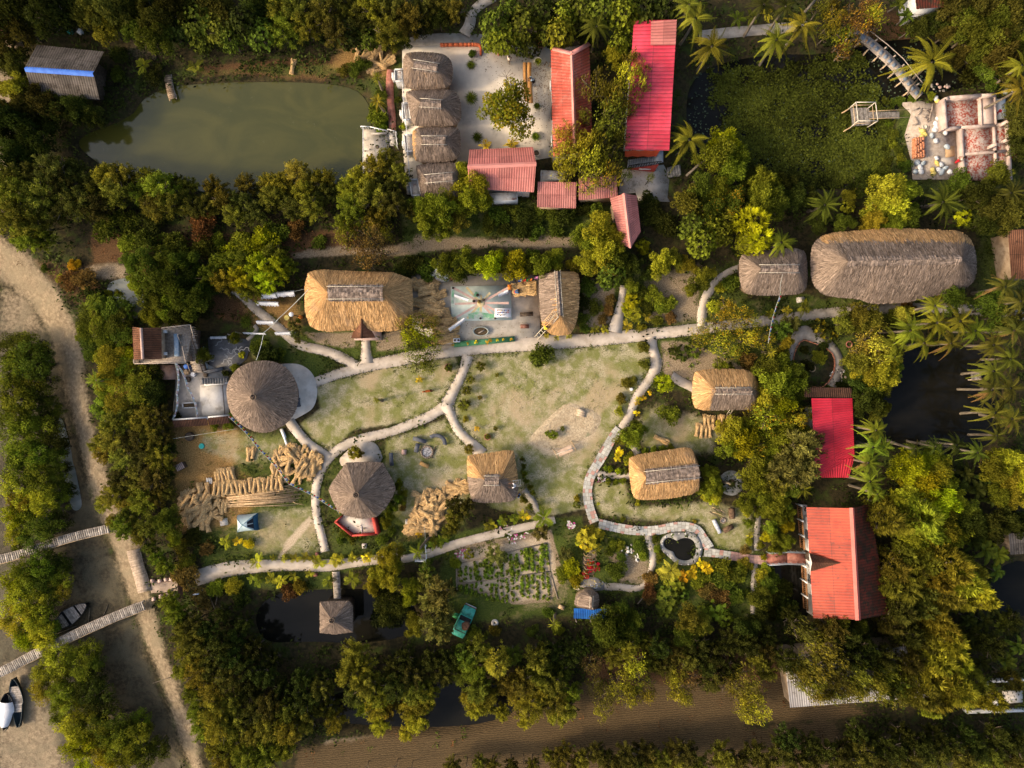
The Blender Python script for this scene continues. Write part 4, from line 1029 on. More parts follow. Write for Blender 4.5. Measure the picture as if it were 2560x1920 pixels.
# ---------------------------------------------------------------- brick tower with tiled roof and stair
def tower():
 t=thing('lookout_house','weathered timber lookout house with a clay-tiled gable and a steep outside stair','house',tuple(G('L',350,380)))
 zr,ze=6.0,5.1
 ra,rb=G('L',148,178,zr),G('L',166,520,zr)
 corr_panel(MB(),ra,rb,G('L',65,530,ze),G('L',48,165,ze),.17,.03).build('roof_panel',TILE,t)
 corr_panel(MB(),ra,rb,G('L',374,522,ze-.1),G('L',370,172,ze-.1),.17,.03).build('roof_panel',TILE,t)
 b=MB();b.tube([ra+Vector((0,0,.05)),rb+Vector((0,0,.05))],.14,8);b.build('ridge_cap',PINKW,t)
 b=MB();b.prism([tuple(v)[:2] for v in (G('L',70,190,4.6),G('L',345,185,4.6),G('L',350,510,4.6),G('L',80,520,4.6))],-.2,4.85);b.build('wall',MUDW,t)
 zd=3.4
 b=MB();b.prism([tuple(v)[:2] for v in (G('L',345,180,zd),G('L',690,145,zd),G('L',700,250,zd),G('L',640,570,zd),G('L',70,575,zd),G('L',70,525,zd),G('L',350,515,zd))],zd-.2,zd);b.build('deck',WOODL,t)
 b=MB();b.prism([tuple(v)[:2] for v in (G('L',380,220,zd),G('L',640,180,zd),G('L',620,540,zd),G('L',390,545,zd))],-.2,zd-.21);b.build('deck_support',mk('grey_brick_wall',(.17,.12,.09),(.27,.20,.15),2,.9),t)
 for s in ('375,175 690,140','690,140 720,255','640,560 70,572','70,572 62,525','600,380 640,560'):
  p,q=GS('L',P2(s),zd+.95);b=MB();b.beam(p,q,.08,.08)
  for k in range(6):r=p.lerp(q,k/5);b.beam(r-Vector((0,0,.95)),r,.07,.07)
  b.build('railing',WOODL,t)
 s,e=G('L',665,255,zd),G('L',800,665,.25);d=e-s;N=14;az=math.atan2(d.y,d.x)
 for k in range(N):
  p=s+d*((k+.5)/N);b=MB();b.box(p,(.34,1.25,.12),az);b.build('stair_tread',WOODL,t)
 n=Vector((-d.y,d.x,0)).normalized()*.66
 for sg in (-1,1):
  b=MB();b.beam(s+n*sg+Vector((0,0,.9)),e+n*sg+Vector((0,0,.9)),.07,.07);b.beam(s+n*sg-Vector((0,0,.1)),e+n*sg-Vector((0,0,.1)),.09,.2)
  for k in range(6):p=s.lerp(e,k/5)+n*sg;b.beam(p,p+Vector((0,0,.9)),.07,.07)
  b.build('stair_railing',WOODD if sg>0 else WOODL,t)
 p,q=G('L',530,240,zd+.5),G('L',540,490,zd+.5);b=MB();b.beam(p,q,.45,.08);b.beam(p-Vector((0,0,.25)),q-Vector((0,0,.25)),.3,.42);b.build('bench',mk('chipped_blue_paint',(.13,.22,.33),(.30,.36,.40),3,.7),t)
 for y in (215,460):p=G('L',395,y,zd+.4);b=MB();b.box(p-Vector((0,0,.2)),(.5,.3,.4));b.build('planter',WHITEW,t)
 b=MB();b.prism([tuple(v)[:2] for v in GS('L',P2('350,590 520,585 520,745 360,748'),1.2)],-.2,1.2);b.build('lower_room',mk('rusty_flat_roof',(.16,.10,.08),(.28,.19,.15),2,.9),t)
tower()
def tiled_wall():
 t=thing('tiled_wall','long garden wall with a dark tiled coping beside the round pavilion','wall',tuple(G('L',800,1210)))
 z=1.5
 for s,w in (('490,1200 870,1175',1),('880,1172 1110,1150',1)):
  a,c=GS('L',P2(s),z+.25);k=Vector((0,-.75,-.35))
  e0,e1=a+k,c+k
  corr_panel(MB(),a,c,e1,e0,.16,.03).build('tile_coping',TILED,t)
  b=MB();b.beam((a.x,a.y,z/2),(c.x,c.y,z/2),.3,z+.3);b.build('wall',WHITEW,t)
tiled_wall()
def stair_flight(label,tile,a,c,w,n,z0,z1,mat,name='steps'):
 A,C=G(tile,*a),G(tile,*c);t=MB();d=C-A;az=math.atan2(d.y,d.x)
 for k in range(n):
  z=z0+(z1-z0)*(k+1)/n;p=A+d*((k+.5)/n);t.box((p.x,p.y,z/2-.1),(d.length/n*.94,w,z+.2),az)
 return tag(t.build(name,mat,None,loc=tuple(A)),label,'steps')
stair_flight('flight of grey cement steps with a white side kerb beside the round pavilion','L',(1110,760),(850,765),.62,10,.2,1.0,mk('worn_grey_step',(.16,.15,.135),(.30,.28,.25),2,.9))
b=MB();b.beam(G('L',848,808,.15),G('L',1112,785,.15),.2,.3);tag(b.build('kerb_wall',WHITEW,None,loc=tuple(G('L',848,808))),'low white kerb wall along the cement steps','wall')
stair_flight('short flight of grey steps under a palm by the red staircase','E',(1520,740),(1870,700),1.05,5,.1,.7,bpy.data.materials['worn_grey_step'])
# ---------------------------------------------------------------- hay sheaves
STRAW=mk('dry_straw',(.40,.245,.095),(.68,.46,.22),7,.95,None,coord='Object',tint=.42,bump=.3)
def sheaf_mesh(seed):
 g=random.Random(seed);b=MB()
 b.tube([(-.62,0,.12),(-.35,0,.16),(-.1,0,.17),(.3,0,.18),(.62,0,.14)],[.10,.15,.13,.19,.17],8,t=.3)
 for i in range(120):
  a=g.uniform(0,2*PI);r=math.sqrt(g.random())
  y0,z0=.15*r*math.cos(a),.12*r*math.sin(a)+.16;k=g.uniform(1.25,2.1)
  y1,z1=y0*k+g.uniform(-.06,.06),.16+(z0-.16)*k*.9+g.uniform(-.03,.03)
  yb,zb=y0*1.25+g.uniform(-.03,.03),.16+(z0-.16)*1.2
  x0,x1=-.66+g.uniform(-.08,.1),.68+g.uniform(-.22,.16);w=g.uniform(.008,.018)
  V=[(x0,yb-w,zb),(x0,yb+w,zb),(-.15,y0+w,z0),(-.15,y0-w,z0),(x1,y1+w*1.4,max(z1,.01)),(x1,y1-w*1.4,max(z1,.01))]
  t=min(max(g.gauss(.55,.25),0),1);b.add(V,[(0,1,2,3),(3,2,4,5)],0,t)
 me=bpy.data.meshes.new('sheaf');fill_mesh(me,b.v,b.f,None,b.t);me.materials.append(STRAW)
 tb=MB();tb.tube([(-.2,.15*math.cos(q),.165+.135*math.sin(q)) for q in [i*PI/5 for i in range(11)]],.012,4)
 m2=bpy.data.meshes.new('tie');fill_mesh(m2,tb.v,tb.f,None,tb.t);m2.materials.append(BAMBY)
 return me,m2
SHEAF=[sheaf_mesh(s) for s in range(5)]
def sheaf(p,rz,tilt,s,label,group):
 me,m2=R.choice(SHEAF)
 o=link(bpy.data.objects.new('straw_sheaf',me));o.location=p;o.rotation_euler=(R.uniform(-.3,.3),tilt,rz);o.scale=(s,s*R.uniform(.9,1.15),s)
 c=link(bpy.data.objects.new('tie',m2));c.parent=o
 tag(o,label,'straw sheaf',group);return o
def heap(tile,poly,n,ang,spread,h,label,group,s=(1.0,1.25)):
 pl=zp(tile,poly);xs=[p[0] for p in pl];ys=[p[1] for p in pl];c=0;it=0
 while c<n and it<20000:
  it+=1;x,y=R.uniform(min(xs),max(xs)),R.uniform(min(ys),max(ys))
  d=float(psd(np.array([x]),np.array([y]),pl)[0])
  if d<.1:continue
  f=c/n;z=h*min(d/1.3,1)*(f ** .8)*R.uniform(.8,1)
  sheaf((x,y,z),math.radians(R.gauss(ang,spread))+(PI if R.random()<.35 else 0),R.uniform(-.22,.22),R.uniform(*s),label,group);c+=1
def row(tile,a,b_,n,ang,z,label,group,s=1.0):
 A,B=G(tile,*a),G(tile,*b_)
 for i in range(n):
  p=A.lerp(B,(i+.5)/n);sheaf((p.x,p.y+R.uniform(-.1,.1),z),math.radians(ang+R.gauss(0,8)),R.uniform(-.08,.08),s*R.uniform(.92,1.08),label,group)
row('T',(575,870),(1560,765),17,88,.02,'straw sheaf standing side by side in the long row above the bamboo poles','straw sheaves in the long row')
row('T',(580,850),(1560,745),16,86,.30,'straw sheaf standing side by side in the long row above the bamboo poles','straw sheaves in the long row')
row('T',(640,660),(870,630),5,100,.1,'straw sheaf in the short stack above the long straw row','straw sheaves in the short stack')
row('T',(600,690),(850,660),4,95,.02,'straw sheaf in the short stack above the long straw row','straw sheaves in the short stack')
heap('T','1280,560 1380,420 1500,330 1700,270 1900,320 2090,450 2060,600 1900,700 1700,740 1400,650',50,78,38,.9,'straw sheaf in the loose heap beside the curved path','straw sheaves in the loose heap')
heap('T','70,1020 230,860 450,860 600,980 660,1250 600,1340 420,1390 200,1370 210,1150',44,60,55,.9,'straw sheaf in the tangled heap near the tent','straw sheaves near the tent')
for x,y,a in ((1070,370,85),(1125,360,80)):sheaf(tuple(G('T',x,y,0)),math.radians(a),0,1,'one of two straw sheaves lying alone on the grass under the prayer flags','lone pair of sheaves')
row('T',(650,1085),(780,1085),3,92,.02,'straw sheaf in the trio between the poles and the tent','three sheaves by the tent')
sheaf(tuple(G('T',505,860,0)),math.radians(100),0,1.05,'single straw sheaf propped at the near end of the long row',None)
heap('S','130,190 330,165 430,230 450,420 520,560 560,700 600,800 600,900 470,985 400,900 380,760 200,640 140,480',58,8,22,1.15,'straw sheaf in the long heap between the golden hall and the stage','straw sheaves beside the stage',(1.1,1.35))
heap('S','1340,215 1545,225 1550,400 1350,420',13,4,10,.55,'straw sheaf in the square stack beside the painted stage','straw sheaves in the square stack')
heap('F','905,1060 990,960 1000,800 1060,690 1330,660 1340,740 1300,860 1290,980 1180,1070 1060,1060 980,1150',62,40,40,.95,'straw sheaf in the big heap beside the half-golden cottage','straw sheaves by the cottage')
heap('F','1310,600 1400,560 1520,580 1510,670 1390,700',12,10,30,.6,'straw sheaf in the little heap against the half-golden cottage','straw sheaves against the cottage')
row('6',(140,1065),(340,1075),7,88,.05,'straw sheaf in the row below the half-finished cottage','straw sheaves below the cottage')
row('6',(95,1125),(205,1125),4,84,.05,'straw sheaf in the lower group below the half-finished cottage','lower sheaves below the cottage')
sheaf(tuple(G('5',2062,1178,0)),math.radians(-25),0,1.1,'lone straw sheaf on the lawn behind the golden cottage',None)
heap('2','60,320 200,310 330,380 330,440 240,470 130,400',18,60,40,.5,'straw sheaf on the bank between the green pond and the washrooms','straw sheaves on the pond bank')
sheaf(tuple(G('1',1885,435,0)),math.radians(80),0,1.1,'single straw sheaf on the upper bank of the green pond',None)
# ---------------------------------------------------------------- bamboo poles
for i in range(46):
 f=R.random();y=890+195*f+R.uniform(-12,12);a=(R.uniform(770,800),y+(25 if f<.4 else 0)+R.uniform(-10,25));c=(R.uniform(1660,1800),y-60+R.uniform(-55,40))
 if i==0:a,c=(780,1085),(1710,1075)
 if i==1:a,c=(1600,980),(1835,1060)
 p,q=G('T',*a),G('T',*c);z=.05+.30*R.random();p.z=z;q.z=z+R.uniform(-.03,.12);m=p.lerp(q,.5)+Vector((0,R.uniform(-.12,.12),.02))
 b=MB();b.tube([p,m,q],[.042,.036,.026],6,t=R.random());tag(b.build('bamboo_pole',BAMBY,None,True,loc=tuple(p)),'cut bamboo pole lying in the long pile under the straw row','bamboo pole','bamboo poles in the pile')
# ---------------------------------------------------------------- tent
def tent():
 t=thing('tent','pale blue dome tent with a dark blue side and two dark windows','tent',tuple(G('T',1055,1310)))
 c=[G('T',918,1200),G('T',1190,1172),G('T',1208,1405),G('T',925,1435)];ap=G('T',1000,1320,1.55)
 ap=Vector((sum(v.x for v in c)/4-.1,sum(v.y for v in c)/4,1.5))
 fab=mk('pale_blue_fabric',(.40,.52,.53),(.52,.62,.61),1,.7);dk=mk('dark_blue_fabric',(.015,.07,.14),(.03,.12,.21),1,.7);win=mk('black_mesh',(.008,.012,.018),(.015,.02,.03),1,.6)
 def edge(v,u):  # curved pole from corner to apex
  z=1.5*math.sin(u*PI/2) ** .8;h=u ** 1.55;p=v.lerp(Vector((ap.x,ap.y,0)),h);return Vector((p.x,p.y,z))
 for k in range(4):
  a,e=c[k],c[(k+1)%4];b=MB();N,M=8,8;V=[]
  for j in range(M+1):
   for i in range(N+1):
    u=j/M;l,r=edge(a,u),edge(e,u);p=l.lerp(r,i/N);sag=math.sin(PI*i/N)*.06*(1-u);p=p+(Vector((ap.x,ap.y,p.z))-p)*sag;V.append(p)
  F=[(j*9+i,j*9+i+1,(j+1)*9+i+1,(j+1)*9+i) for j in range(M) for i in range(N)]
  mi=[1 if (k==1 and f // N<3) else 0 for f in range(len(F))]
  for f,m in zip(F,mi):b.add([V[i] for i in f],[(0,1,2,3)],m)
  b.build('canopy_panel',[fab,dk],t,True)
 for s in ((.10,.46),(.54,.90)):
  V=[]
  for u in (.36,.74):
   l,r=edge(c[1],u),edge(c[2],u)
   for f in s:V.append(l.lerp(r,f)+Vector((.04,0,.035)))
  b=MB();b.add([V[0],V[1],V[3],V[2]],[(0,1,2,3)]);b.build('window',win,t)
 for k in (0,1):
  b=MB();b.tube([edge(c[k],u/10)+Vector((0,0,.02)) for u in range(11)]+[edge(c[k+2],u/10)+Vector((0,0,.02)) for u in range(9,-1,-1)],.02,6);b.build('pole',mk('teal_sleeve',(.12,.24,.27),(.18,.30,.33),1,.6) if k==0 else bpy.data.materials['teal_sleeve'],t)
tent()
# ---------------------------------------------------------------- flag lines and laundry
FLC=[mk('red_cloth',(.45,.02,.02),(.55,.04,.03),1,.9),mk('white_cloth',(.60,.61,.63),(.74,.74,.75),2,.9),mk('blue_cloth',(.02,.08,.30),(.03,.12,.38),1,.9),mk('yellow_cloth',(.55,.40,.03),(.62,.48,.05),1,.9),mk('green_cloth',(.03,.20,.05),(.05,.27,.08),1,.9)]
CORD=mk('pale_cord',(.38,.40,.36),(.52,.54,.48),3,.8)
def flag_line(label,pts,n,sz=.30,cols=(0,1,2,3,4),sag=.5,u0=0,u1=1):
 P=[G(t_,x,y,z) for t_,x,y,z in pts]
 t=thing('prayer_flag_line',label,'flag line',tuple(P[0]))
 def at(u):
  L=[(P[i+1]-P[i]).length for i in range(len(P)-1)];s=u*sum(L);i=0
  while i<len(L)-1 and s>L[i]:s -= L[i];i+=1
  f=s/L[i];p=P[i].lerp(P[i+1],f);return p-Vector((0,0,sag*4*f*(1-f)))
 b=MB();b.tube([at(k/30) for k in range(31)],.016,5);b.build('cord',CORD,t)
 for k in range(n):
  u=u0+(u1-u0)*(k+.5)/n;p,q=at(u-.42*(u1-u0)/n),at(u+.42*(u1-u0)/n);d=(q-p);s=Vector((-d.y,d.x,0)).normalized()*sz*R.uniform(.5,.9)
  b=MB();dn=Vector((0,0,-sz*.7));b.add([p,q,q+s*.55+dn,p+s*.55+dn,(p+s*.55+dn)+s*.2,(q+s*.55+dn)+s*.2],[(0,1,2,3),(3,2,5,4)])
  b.build('flag',FLC[cols[k%len(cols)]],t)
flag_line('string of small coloured flags slanting from the round pavilion over the straw heaps',[('L',1110,1160,3.0),('T',1200,300,2.6),('T',1600,770,2.4),('T',2212,1110,2.4),('F',270,890,2.6)],76,.26,(0,1,2,3,4,0,1,2,3))
flag_line('string of coloured flags from the medium grey thatched house across the path',[('W',785,370,5.1),('W',750,560,4.9),('W',662,915,4.6)],26,.36,(3,4,0,1,2),u0=.3)
PALEF=[mk('faded_pink_cloth',(.55,.36,.32),(.62,.44,.40),1,.9),mk('faded_green_cloth',(.38,.45,.38),(.46,.52,.46),1,.9)]
FLC+=PALEF
flag_line('string of faded pale flags hanging down the side of the terrace below the lookout house',[('L',515,560,3.6),('L',530,900,2.2),('L',485,1190,1.4)],22,.22,(1,6,1,5))
flag_line('second string of faded pale flags slanting across the white terrace',[('L',515,560,3.6),('L',640,820,2.4),('L',760,1165,1.4)],22,.22,(1,5,1,6))
flag_line('string of white pennants from the straw heap across the lower path',[('F',1108,1000,1.6),('F',1115,1230,2.4),('F',1120,1360,2.4),('F',1165,1640,2.0)],22,.18,(1,1,1),u0=.3)
def cloth(label,tile,a,b_,w,z,name='laundry_sheet',cat='laundry',mat=None,drop=.55,group=None):
 """long cloth hung over a line"""
 A,B=G(tile,*a,z),G(tile,*b_,z);d=(B-A).normalized();s=Vector((-d.y,d.x,0));b=MB();N=26;V=[]
 for i in range(N+1):
  p=A.lerp(B,i/N)-Vector((0,0,.12*math.sin(PI*i/N)));f=.5+.5*math.sin(i*1.9) ;r=R.uniform(.75,1.1)
  V+=[p+s*w*.45*r+Vector((0,0,-drop)),p+s*w*.22+Vector((0,0,-drop*.35)),p+s*.02,p-s*w*(.3+.12*f)+Vector((0,0,-drop*.4)),p-s*w*(.5+.18*f)*r+Vector((0,0,-drop*1.1))]
 F=[(i*5+k,(i+1)*5+k,(i+1)*5+k+1,i*5+k+1) for i in range(N) for k in range(4)]
 b.add(V,F);return tag(b.build(name,mat or FLC[1],None,True,loc=tuple(A)),label,cat,group)
cloth('white sheet hung on the upper washing line, the one nearer the lime trees','K',(500,390),(915,365),.62,1.6)
cloth('white sheet hung on the upper washing line, the one nearer the golden hall','K',(935,345),(1390,312),.6,1.6)
cloth('white cloth hung on the middle washing line with a yellowed patch','K',(400,565),(980,600),.5,1.5)
cloth('white cloth hung across the branching path, third washing line down','K',(410,1075),(850,1085),.42,1.5)
cloth('narrow white cloth hung beside the big spiky plant on the lowest line','K',(65,1365),(640,1385),.2,1.5)
cloth('white cloth hung across the path on the lowest line, nearer the hall','K',(890,1370),(1450,1360),.36,1.5)
cloth('white painted edge cloth along the top of the slate floor','L',(905,282),(1085,275),.3,.5,drop=.2)
cloth('long white cloth strip hanging in the upper corner of the painted stage','S',(605,365),(775,425),.36,2.0)
cloth('white cloth strip hanging near the orange post of the painted stage','S',(1130,370),(1248,312),.36,2.0)
cloth('white cloth strip hanging from the stage corner over the straw heap','S',(535,785),(725,650),.36,2.0)
cloth('white cloth strip on the pavement below the lower path palms','F',(1015,1358),(1115,1362),.3,1.6)
def sheet(label,tile,pts,z,mat,name,cat,th=.06,group=None):
 b=MB();b.prism(zp(tile,pts),z-th,z);c=GS(tile,P2(pts),z);return tag(b.build(name,mat,None,loc=tuple(sum(c,Vector())/len(c))),label,cat,group)
sheet('long white plank lying on the grass below the round pavilion','L','1685,1300 1715,1285 1740,1340 1755,1380 1750,1400 1800,1525 1765,1535 1735,1420',.2,FLC[1],'white_board','board')
def wire(label,pts,r=.02,sag=.4,mat=None,name='overhead_wire'):
 P=[G(t_,x,y,z) for t_,x,y,z in pts];Q=[]
 for a,c in zip(P,P[1:]):
  for k in range(10):Q.append(a.lerp(c,k/10)-Vector((0,0,sag*4*(k/10)*(1-k/10))))
 Q.append(P[-1]);b=MB();b.tube(Q,r,5);tag(b.build(name,mat or CORD,None,True,loc=tuple(P[0])),label,'wire')
wire('pale green wire from the round pavilion to the corner of the golden hall',[('L',1420,530,3.2),('L',1500,230,3.0),('K',1000,1000,2.8),('K',1820,190,3.4)],.03,.2)
wire('thin wire stretched along the upper washing line posts',[('K',0,365,1.62),('K',500,372,1.66),('K',1390,296,1.66),('K',1690,230,1.7)],.012,.05)
wire('thin cord running from the tiled wall across the hay yard',[('T',0,150,1.6),('T',900,10,1.6)],.014,.2)
for i,(x,y) in enumerate(((235,400),(830,1085),(40,1385),(1480,1350))):
 p=G('K',x,y);b=MB();b.tube([p,p+Vector((0,0,1.75))],.045,6);tag(b.build('washing_line_post',BAMB,None,loc=tuple(p)),('bamboo washing line post by the lime trees','bamboo washing line post in the middle of the branching path','bamboo washing line post by the spiky plant','bamboo washing line post near the hall corner')[i],'post')
# ---------------------------------------------------------------- painted stage
def stage():
 t=thing('painted_stage','low square stage painted with a pink and yellow sunburst on pale green','stage',tuple(G('S',925,480)))
 z=.36;q='567,276 1285,262 1295,674 570,690'
 fl=mk('pale_green_paint',(.40,.47,.41),(.54,.60,.54),.8,.85,(.20,.40,.25),.60,.45)
 b=MB();b.prism(zp('S',q),-.2,z);b.build('platform',fl,t)
 pk=mk('pink_ray_paint',(.50,.32,.27),(.58,.42,.36),2.5,.9,(.44,.47,.41),.60,1.8);yl=mk('yellow_ray_paint',(.52,.40,.19),(.60,.50,.30),2.5,.9,(.44,.47,.41),.62,1.8);gr=mk('green_paint',(.12,.34,.16),(.24,.46,.28),1.5,.9,(.42,.46,.40),.52,1.2)
 c=(925,468);c0=G('S',*c,z+.004)
 for i,(x,y,m) in enumerate(((590,285,0),(750,280,1),(1035,345,1),(1250,285,0),(610,480,0),(1260,470,0),(590,665,0),(760,655,1),(920,655,1),(1095,650,0),(1255,640,0),(925,370,1))):
  e=G('S',x,y,z+.004+.0008*i);d=(e-c0);d.z=0;n=Vector((-d.y,d.x,0)).normalized()*.12;a=c0+d.normalized()*.35;a.z=e.z;b=MB();mid=a.lerp(e,.5)
  b.add([a-n,e-n,e+n,a+n],[(0,1,2,3)]);b.build('painted_ray',pk if m==0 else yl,t)
 for s in ('570,300 600,305 600,480 572,480','770,600 870,570 980,590 1140,610 1080,650 780,660','860,330 900,340 890,400 830,390','1250,580 1288,580 1290,620 1255,620'):
  b=MB();b.add([tuple(v) for v in GS('S',P2(s),z+.018)],[(0,1,2,3) if s.count(' ')==3 else tuple(range(s.count(' ')+1))]);b.build('painted_patch',gr,t)
 b=MB();b.lathe(tuple(c0+Vector((0,0,.02))),[(.42,0),(.40,.03),(0,.03)],20);b.build('painted_sun',yl,t)
 b=MB();b.lathe(tuple(G('S',905,455,z)),[(.12,0),(.2,.2),(.14,.38),(.06,.4),(.06,.55)],14);tag(b.build('brass_urn',mk('tarnished_brass',(.20,.13,.03),(.36,.26,.08),4,.4,metal=.5),None,True,loc=tuple(c0)),'small brass urn at the centre of the painted stage','urn')
 for i,(x,y) in enumerate(((590,290),(590,665),(920,655),(1095,655))):
  p=G('S',x,y,z);b=MB();b.lathe(tuple(p),[(.10,0),(.12,.12),(.08,.2),(0,.2)],10);tag(b.build('lamp_pot',WOODD,None,True,loc=tuple(p)),('small black pot at the upper corner of the stage','small black pot at the lower corner of the stage','small black pot at the foot of the yellow ray','small black pot at the foot of the pink ray')[i],'pot')
 for i,(x,y) in enumerate(((885,375),(955,432),(840,448))):
  p=G('S',x,y,z);b=MB();b.lathe(tuple(p),[(.12,0),(.16,.15),(.13,.3),(0,.28)],10);tag(b.build('fire_pot',WOODD,None,True,loc=tuple(p)),('dark pot above the sunburst centre of the stage','dark round pot beside the brass urn','dark small pot where the pink ray meets the sun')[i],'pot')
stage()
ORANGE=mk('orange_plastic',(.55,.16,.02),(.62,.21,.04),2,.5)
p=G('S',1270,290,.36);b=MB();b.box(p+Vector((0,0,.35)),(.42,.42,.08));b.box(p+Vector((0,.2,.6)),(.42,.06,.5));[b.box(p+Vector((dx,dy,.17)),(.05,.05,.34)) for dx in (-.18,.18) for dy in (-.18,.18)]
tag(b.build('plastic_chair',ORANGE,None,loc=tuple(p)),'orange plastic chair on the corner of the painted stage','chair')
def table(label,tile,x,y,w,d,h,rz,mat,items=0,name='table',leg=WOODD):
 p=G(tile,x,y);t=thing(name,label,'table',tuple(p),None,rz)
 b=MB();b.box(p+Vector((0,0,h)),(w,d,.06),rz);b.build('tabletop',mat,t)
 c,s=math.cos(rz),math.sin(rz)
 for i in (-1,1):
  for j in (-1,1):
   q=p+Vector((c*i*w*.42-s*j*d*.4,s*i*w*.42+c*j*d*.4,0));b=MB();b.box(q+Vector((0,0,h/2)),(.07,.07,h),rz);b.build('leg',leg,t)
 return t
table('white table covered with small jars and papers on the painted stage','S',1190,596,1.7,.95,.9,0,FLC[1])
JM=[WOODD,mk('red_lid',(.4,.05,.04),(.5,.08,.05),2,.5),BAMBY,mk('brown_jar',(.12,.05,.02),(.2,.09,.04),3,.4),BLUEP]
for k in range(16):
 q=G('S',1190-75+150*((k%6)+.5)/6+R.uniform(-6,6),596-38+26*(k // 6+.5)+R.uniform(-4,4));q.z=.93;b=MB();b.lathe(tuple(q),[(.0,0),(.055,0),(.06,.1),(.04,.14),(0,.14)],8)
 tag(b.build('jar',R.choice(JM),None,True,loc=tuple(q)),'little jar among many on the white stage table','jar','jars on the stage table')
table('small white table with two black basins beside the green hedge strip','S',640,922,.7,.42,.75,0,FLC[1])
for i,x in enumerate((620,662)):
 q=G('S',x,922);q.z=.78;b=MB();b.lathe(tuple(q),[(.05,0),(.11,.05),(.12,.1),(.1,.09),(.04,.03),(0,.03)],12);tag(b.build('basin',WOODD,None,True,loc=tuple(q)),('black basin on the white table, the one nearer the straw','black basin on the white table, the one nearer the hedge')[i],'basin')
def bench(label,tile,a,b_,w,h,mat,back=0.0,leg=None,name='bench'):
 A,B=G(tile,*a),G(tile,*b_);d=(B-A);az=math.atan2(d.y,d.x);c=(A+B)/2;L=d.length;t=thing(name,label,'bench',tuple(c),None,az)
 m=MB();m.box(c+Vector((0,0,h)),(L,w,.09),az);m.build('seat',mat,t)
 u=d.normalized();s=Vector((-u.y,u.x,0))
 for k in (-1,1):
  m=MB();m.box(c+u*k*L*.38+Vector((0,0,h/2)),(.12,w*.85,h),az);m.build('leg',leg or mat,t)
 if back:m=MB();m.box(c+s*back*w*.5+Vector((0,0,h+.25)),(L,.06,.45),az);m.build('backrest',mat,t)
 return t
bench('dark wooden bench with a backrest on the stained yard beside the shed','S',(1395,615),(1550,605),.4,.42,WOODD,.9)
bench('shorter dark red bench on the stained yard below the backrest bench','S',(1400,755),(1500,752),.42,.4,mk('red_brown_wood',(.12,.05,.03),(.22,.10,.07),3,.7))
SLATE=mk('dark_slate_bench',(.055,.06,.072),(.11,.115,.13),2,.7)
bench('long dark slate bench slanting above the stone fire ring','F',(1002,138),(1132,170),.42,.42,SLATE)
bench('short dark slate bench between the fire ring and the crate','F',(1052,190),(1030,275),.46,.42,SLATE)
bench('upright dark slate bench nearest the six-sided pavilion','F',(785,280),(793,408),.42,.42,SLATE)
bench('fresh golden plank bench below the stone fire ring','F',(1070,380),(1155,418),.38,.4,mk('golden_plank',(.42,.23,.07),(.55,.33,.13),3,.7))
def curved_bench():
 c=G('F',1240,180);t=thing('curved_bench','curved dark slate bench wrapping the upper side of the fire ring','bench',tuple(c));cc=G('F',1228,190);r0,r1=.72,1.13
 V=[];N=16
 for i in range(N+1):
  a=math.radians(130-138*i/N);V+=[(cc.x+r*math.cos(a)*1.0,cc.y+r*math.sin(a)*.92,z) for r in (r0,r1) for z in (.36,.45)]
 b=MB();F=[]
 for i in range(N):
  o,q=i*4,i*4+4;F+=[(o+1,o+3,q+3,q+1),(o,q,q+2,o+2),(o,o+1,q+1,q),(o+2,q+2,q+3,o+3)]
 F+=[(0,2,3,1),(N*4,N*4+1,N*4+3,N*4+2)];b.add(V,F);b.build('seat',SLATE,t)
 for a in (125,60,-5):
  a=math.radians(a);b=MB();b.box((cc.x+.92*math.cos(a),cc.y+.92*math.sin(a)*.92,.18),(.3,.12,.36),a);b.build('leg',SLATE,t)
curved_bench()
def fire_pit():
 c=G('F',1138,275);t=thing('fire_ring','round stone fire ring full of grey ash on the dry lawn','fire pit',tuple(c));st=mk('pale_fire_stone',(.24,.18,.13),(.42,.33,.25),4,.9)
 b=MB();b.lathe(tuple(c),[(.50,.10),(.3,.12),(0,.14)],20);b.build('ash_bed',mk('ash',(.10,.10,.11),(.46,.45,.45),6,.95),t)
 for k in range(17):
  a=2*PI*k/17;b=MB();b.blob((c.x+.6*math.cos(a),c.y+.6*math.sin(a),.12),(R.uniform(.1,.15),R.uniform(.09,.13),.14),8,5);b.build('ring_stone',st,t,True)
 for k in range(5):
  q=G('F',1195+R.uniform(-14,22),240+k*18+R.uniform(-8,8),.12);b=MB();a=R.uniform(0,PI);v=Vector((math.cos(a),math.sin(a),0))*.22;b.tube([q-v,q+v],.05,6);tag(b.build('firewood_log',WOODD,None,True,loc=tuple(q)),'charred log lying against the stone fire ring','log','charred logs at the fire ring')
fire_pit()
for lbl,tl,x,y,w,d,h,mt in (('small pinkish crate on the lawn left of the fire ring','F',912,275,.46,.5,.4,PINKW),('pale stone block on the soil beside the straw heap','F',953,962,.62,.55,.25,GREYC),('flat pale slab box beside the tent','T',725,1295,.78,.72,.22,GREYC),('small terracotta block on the grass above the lower path','F',55,1280,.32,.32,.25,BRICKP),('small terracotta block on the grass below the lower path','F',40,1485,.38,.3,.25,BRICKP),('grey stone block on the soil below the red terrace','F',522,1200,.5,.5,.25,GREYC),('grey cement box beside the medium thatched house','W',887,604,.7,.55,.4,GREYC),('dark steel grate plate on the courtyard by the coral house','C',1428,1560,.3,.52,.06,WOODD)):
 p=G(tl,x,y);b=MB();b.box(p+Vector((0,0,h/2)),(w,d,h),R.uniform(-.2,.2));b.box(p+Vector((0,0,h+.02)),(w*.9,d*.9,.05),R.uniform(-.1,.1));tag(b.build('crate' if 'crate' in lbl else 'block',mt,None,loc=tuple(p)),lbl,'block')
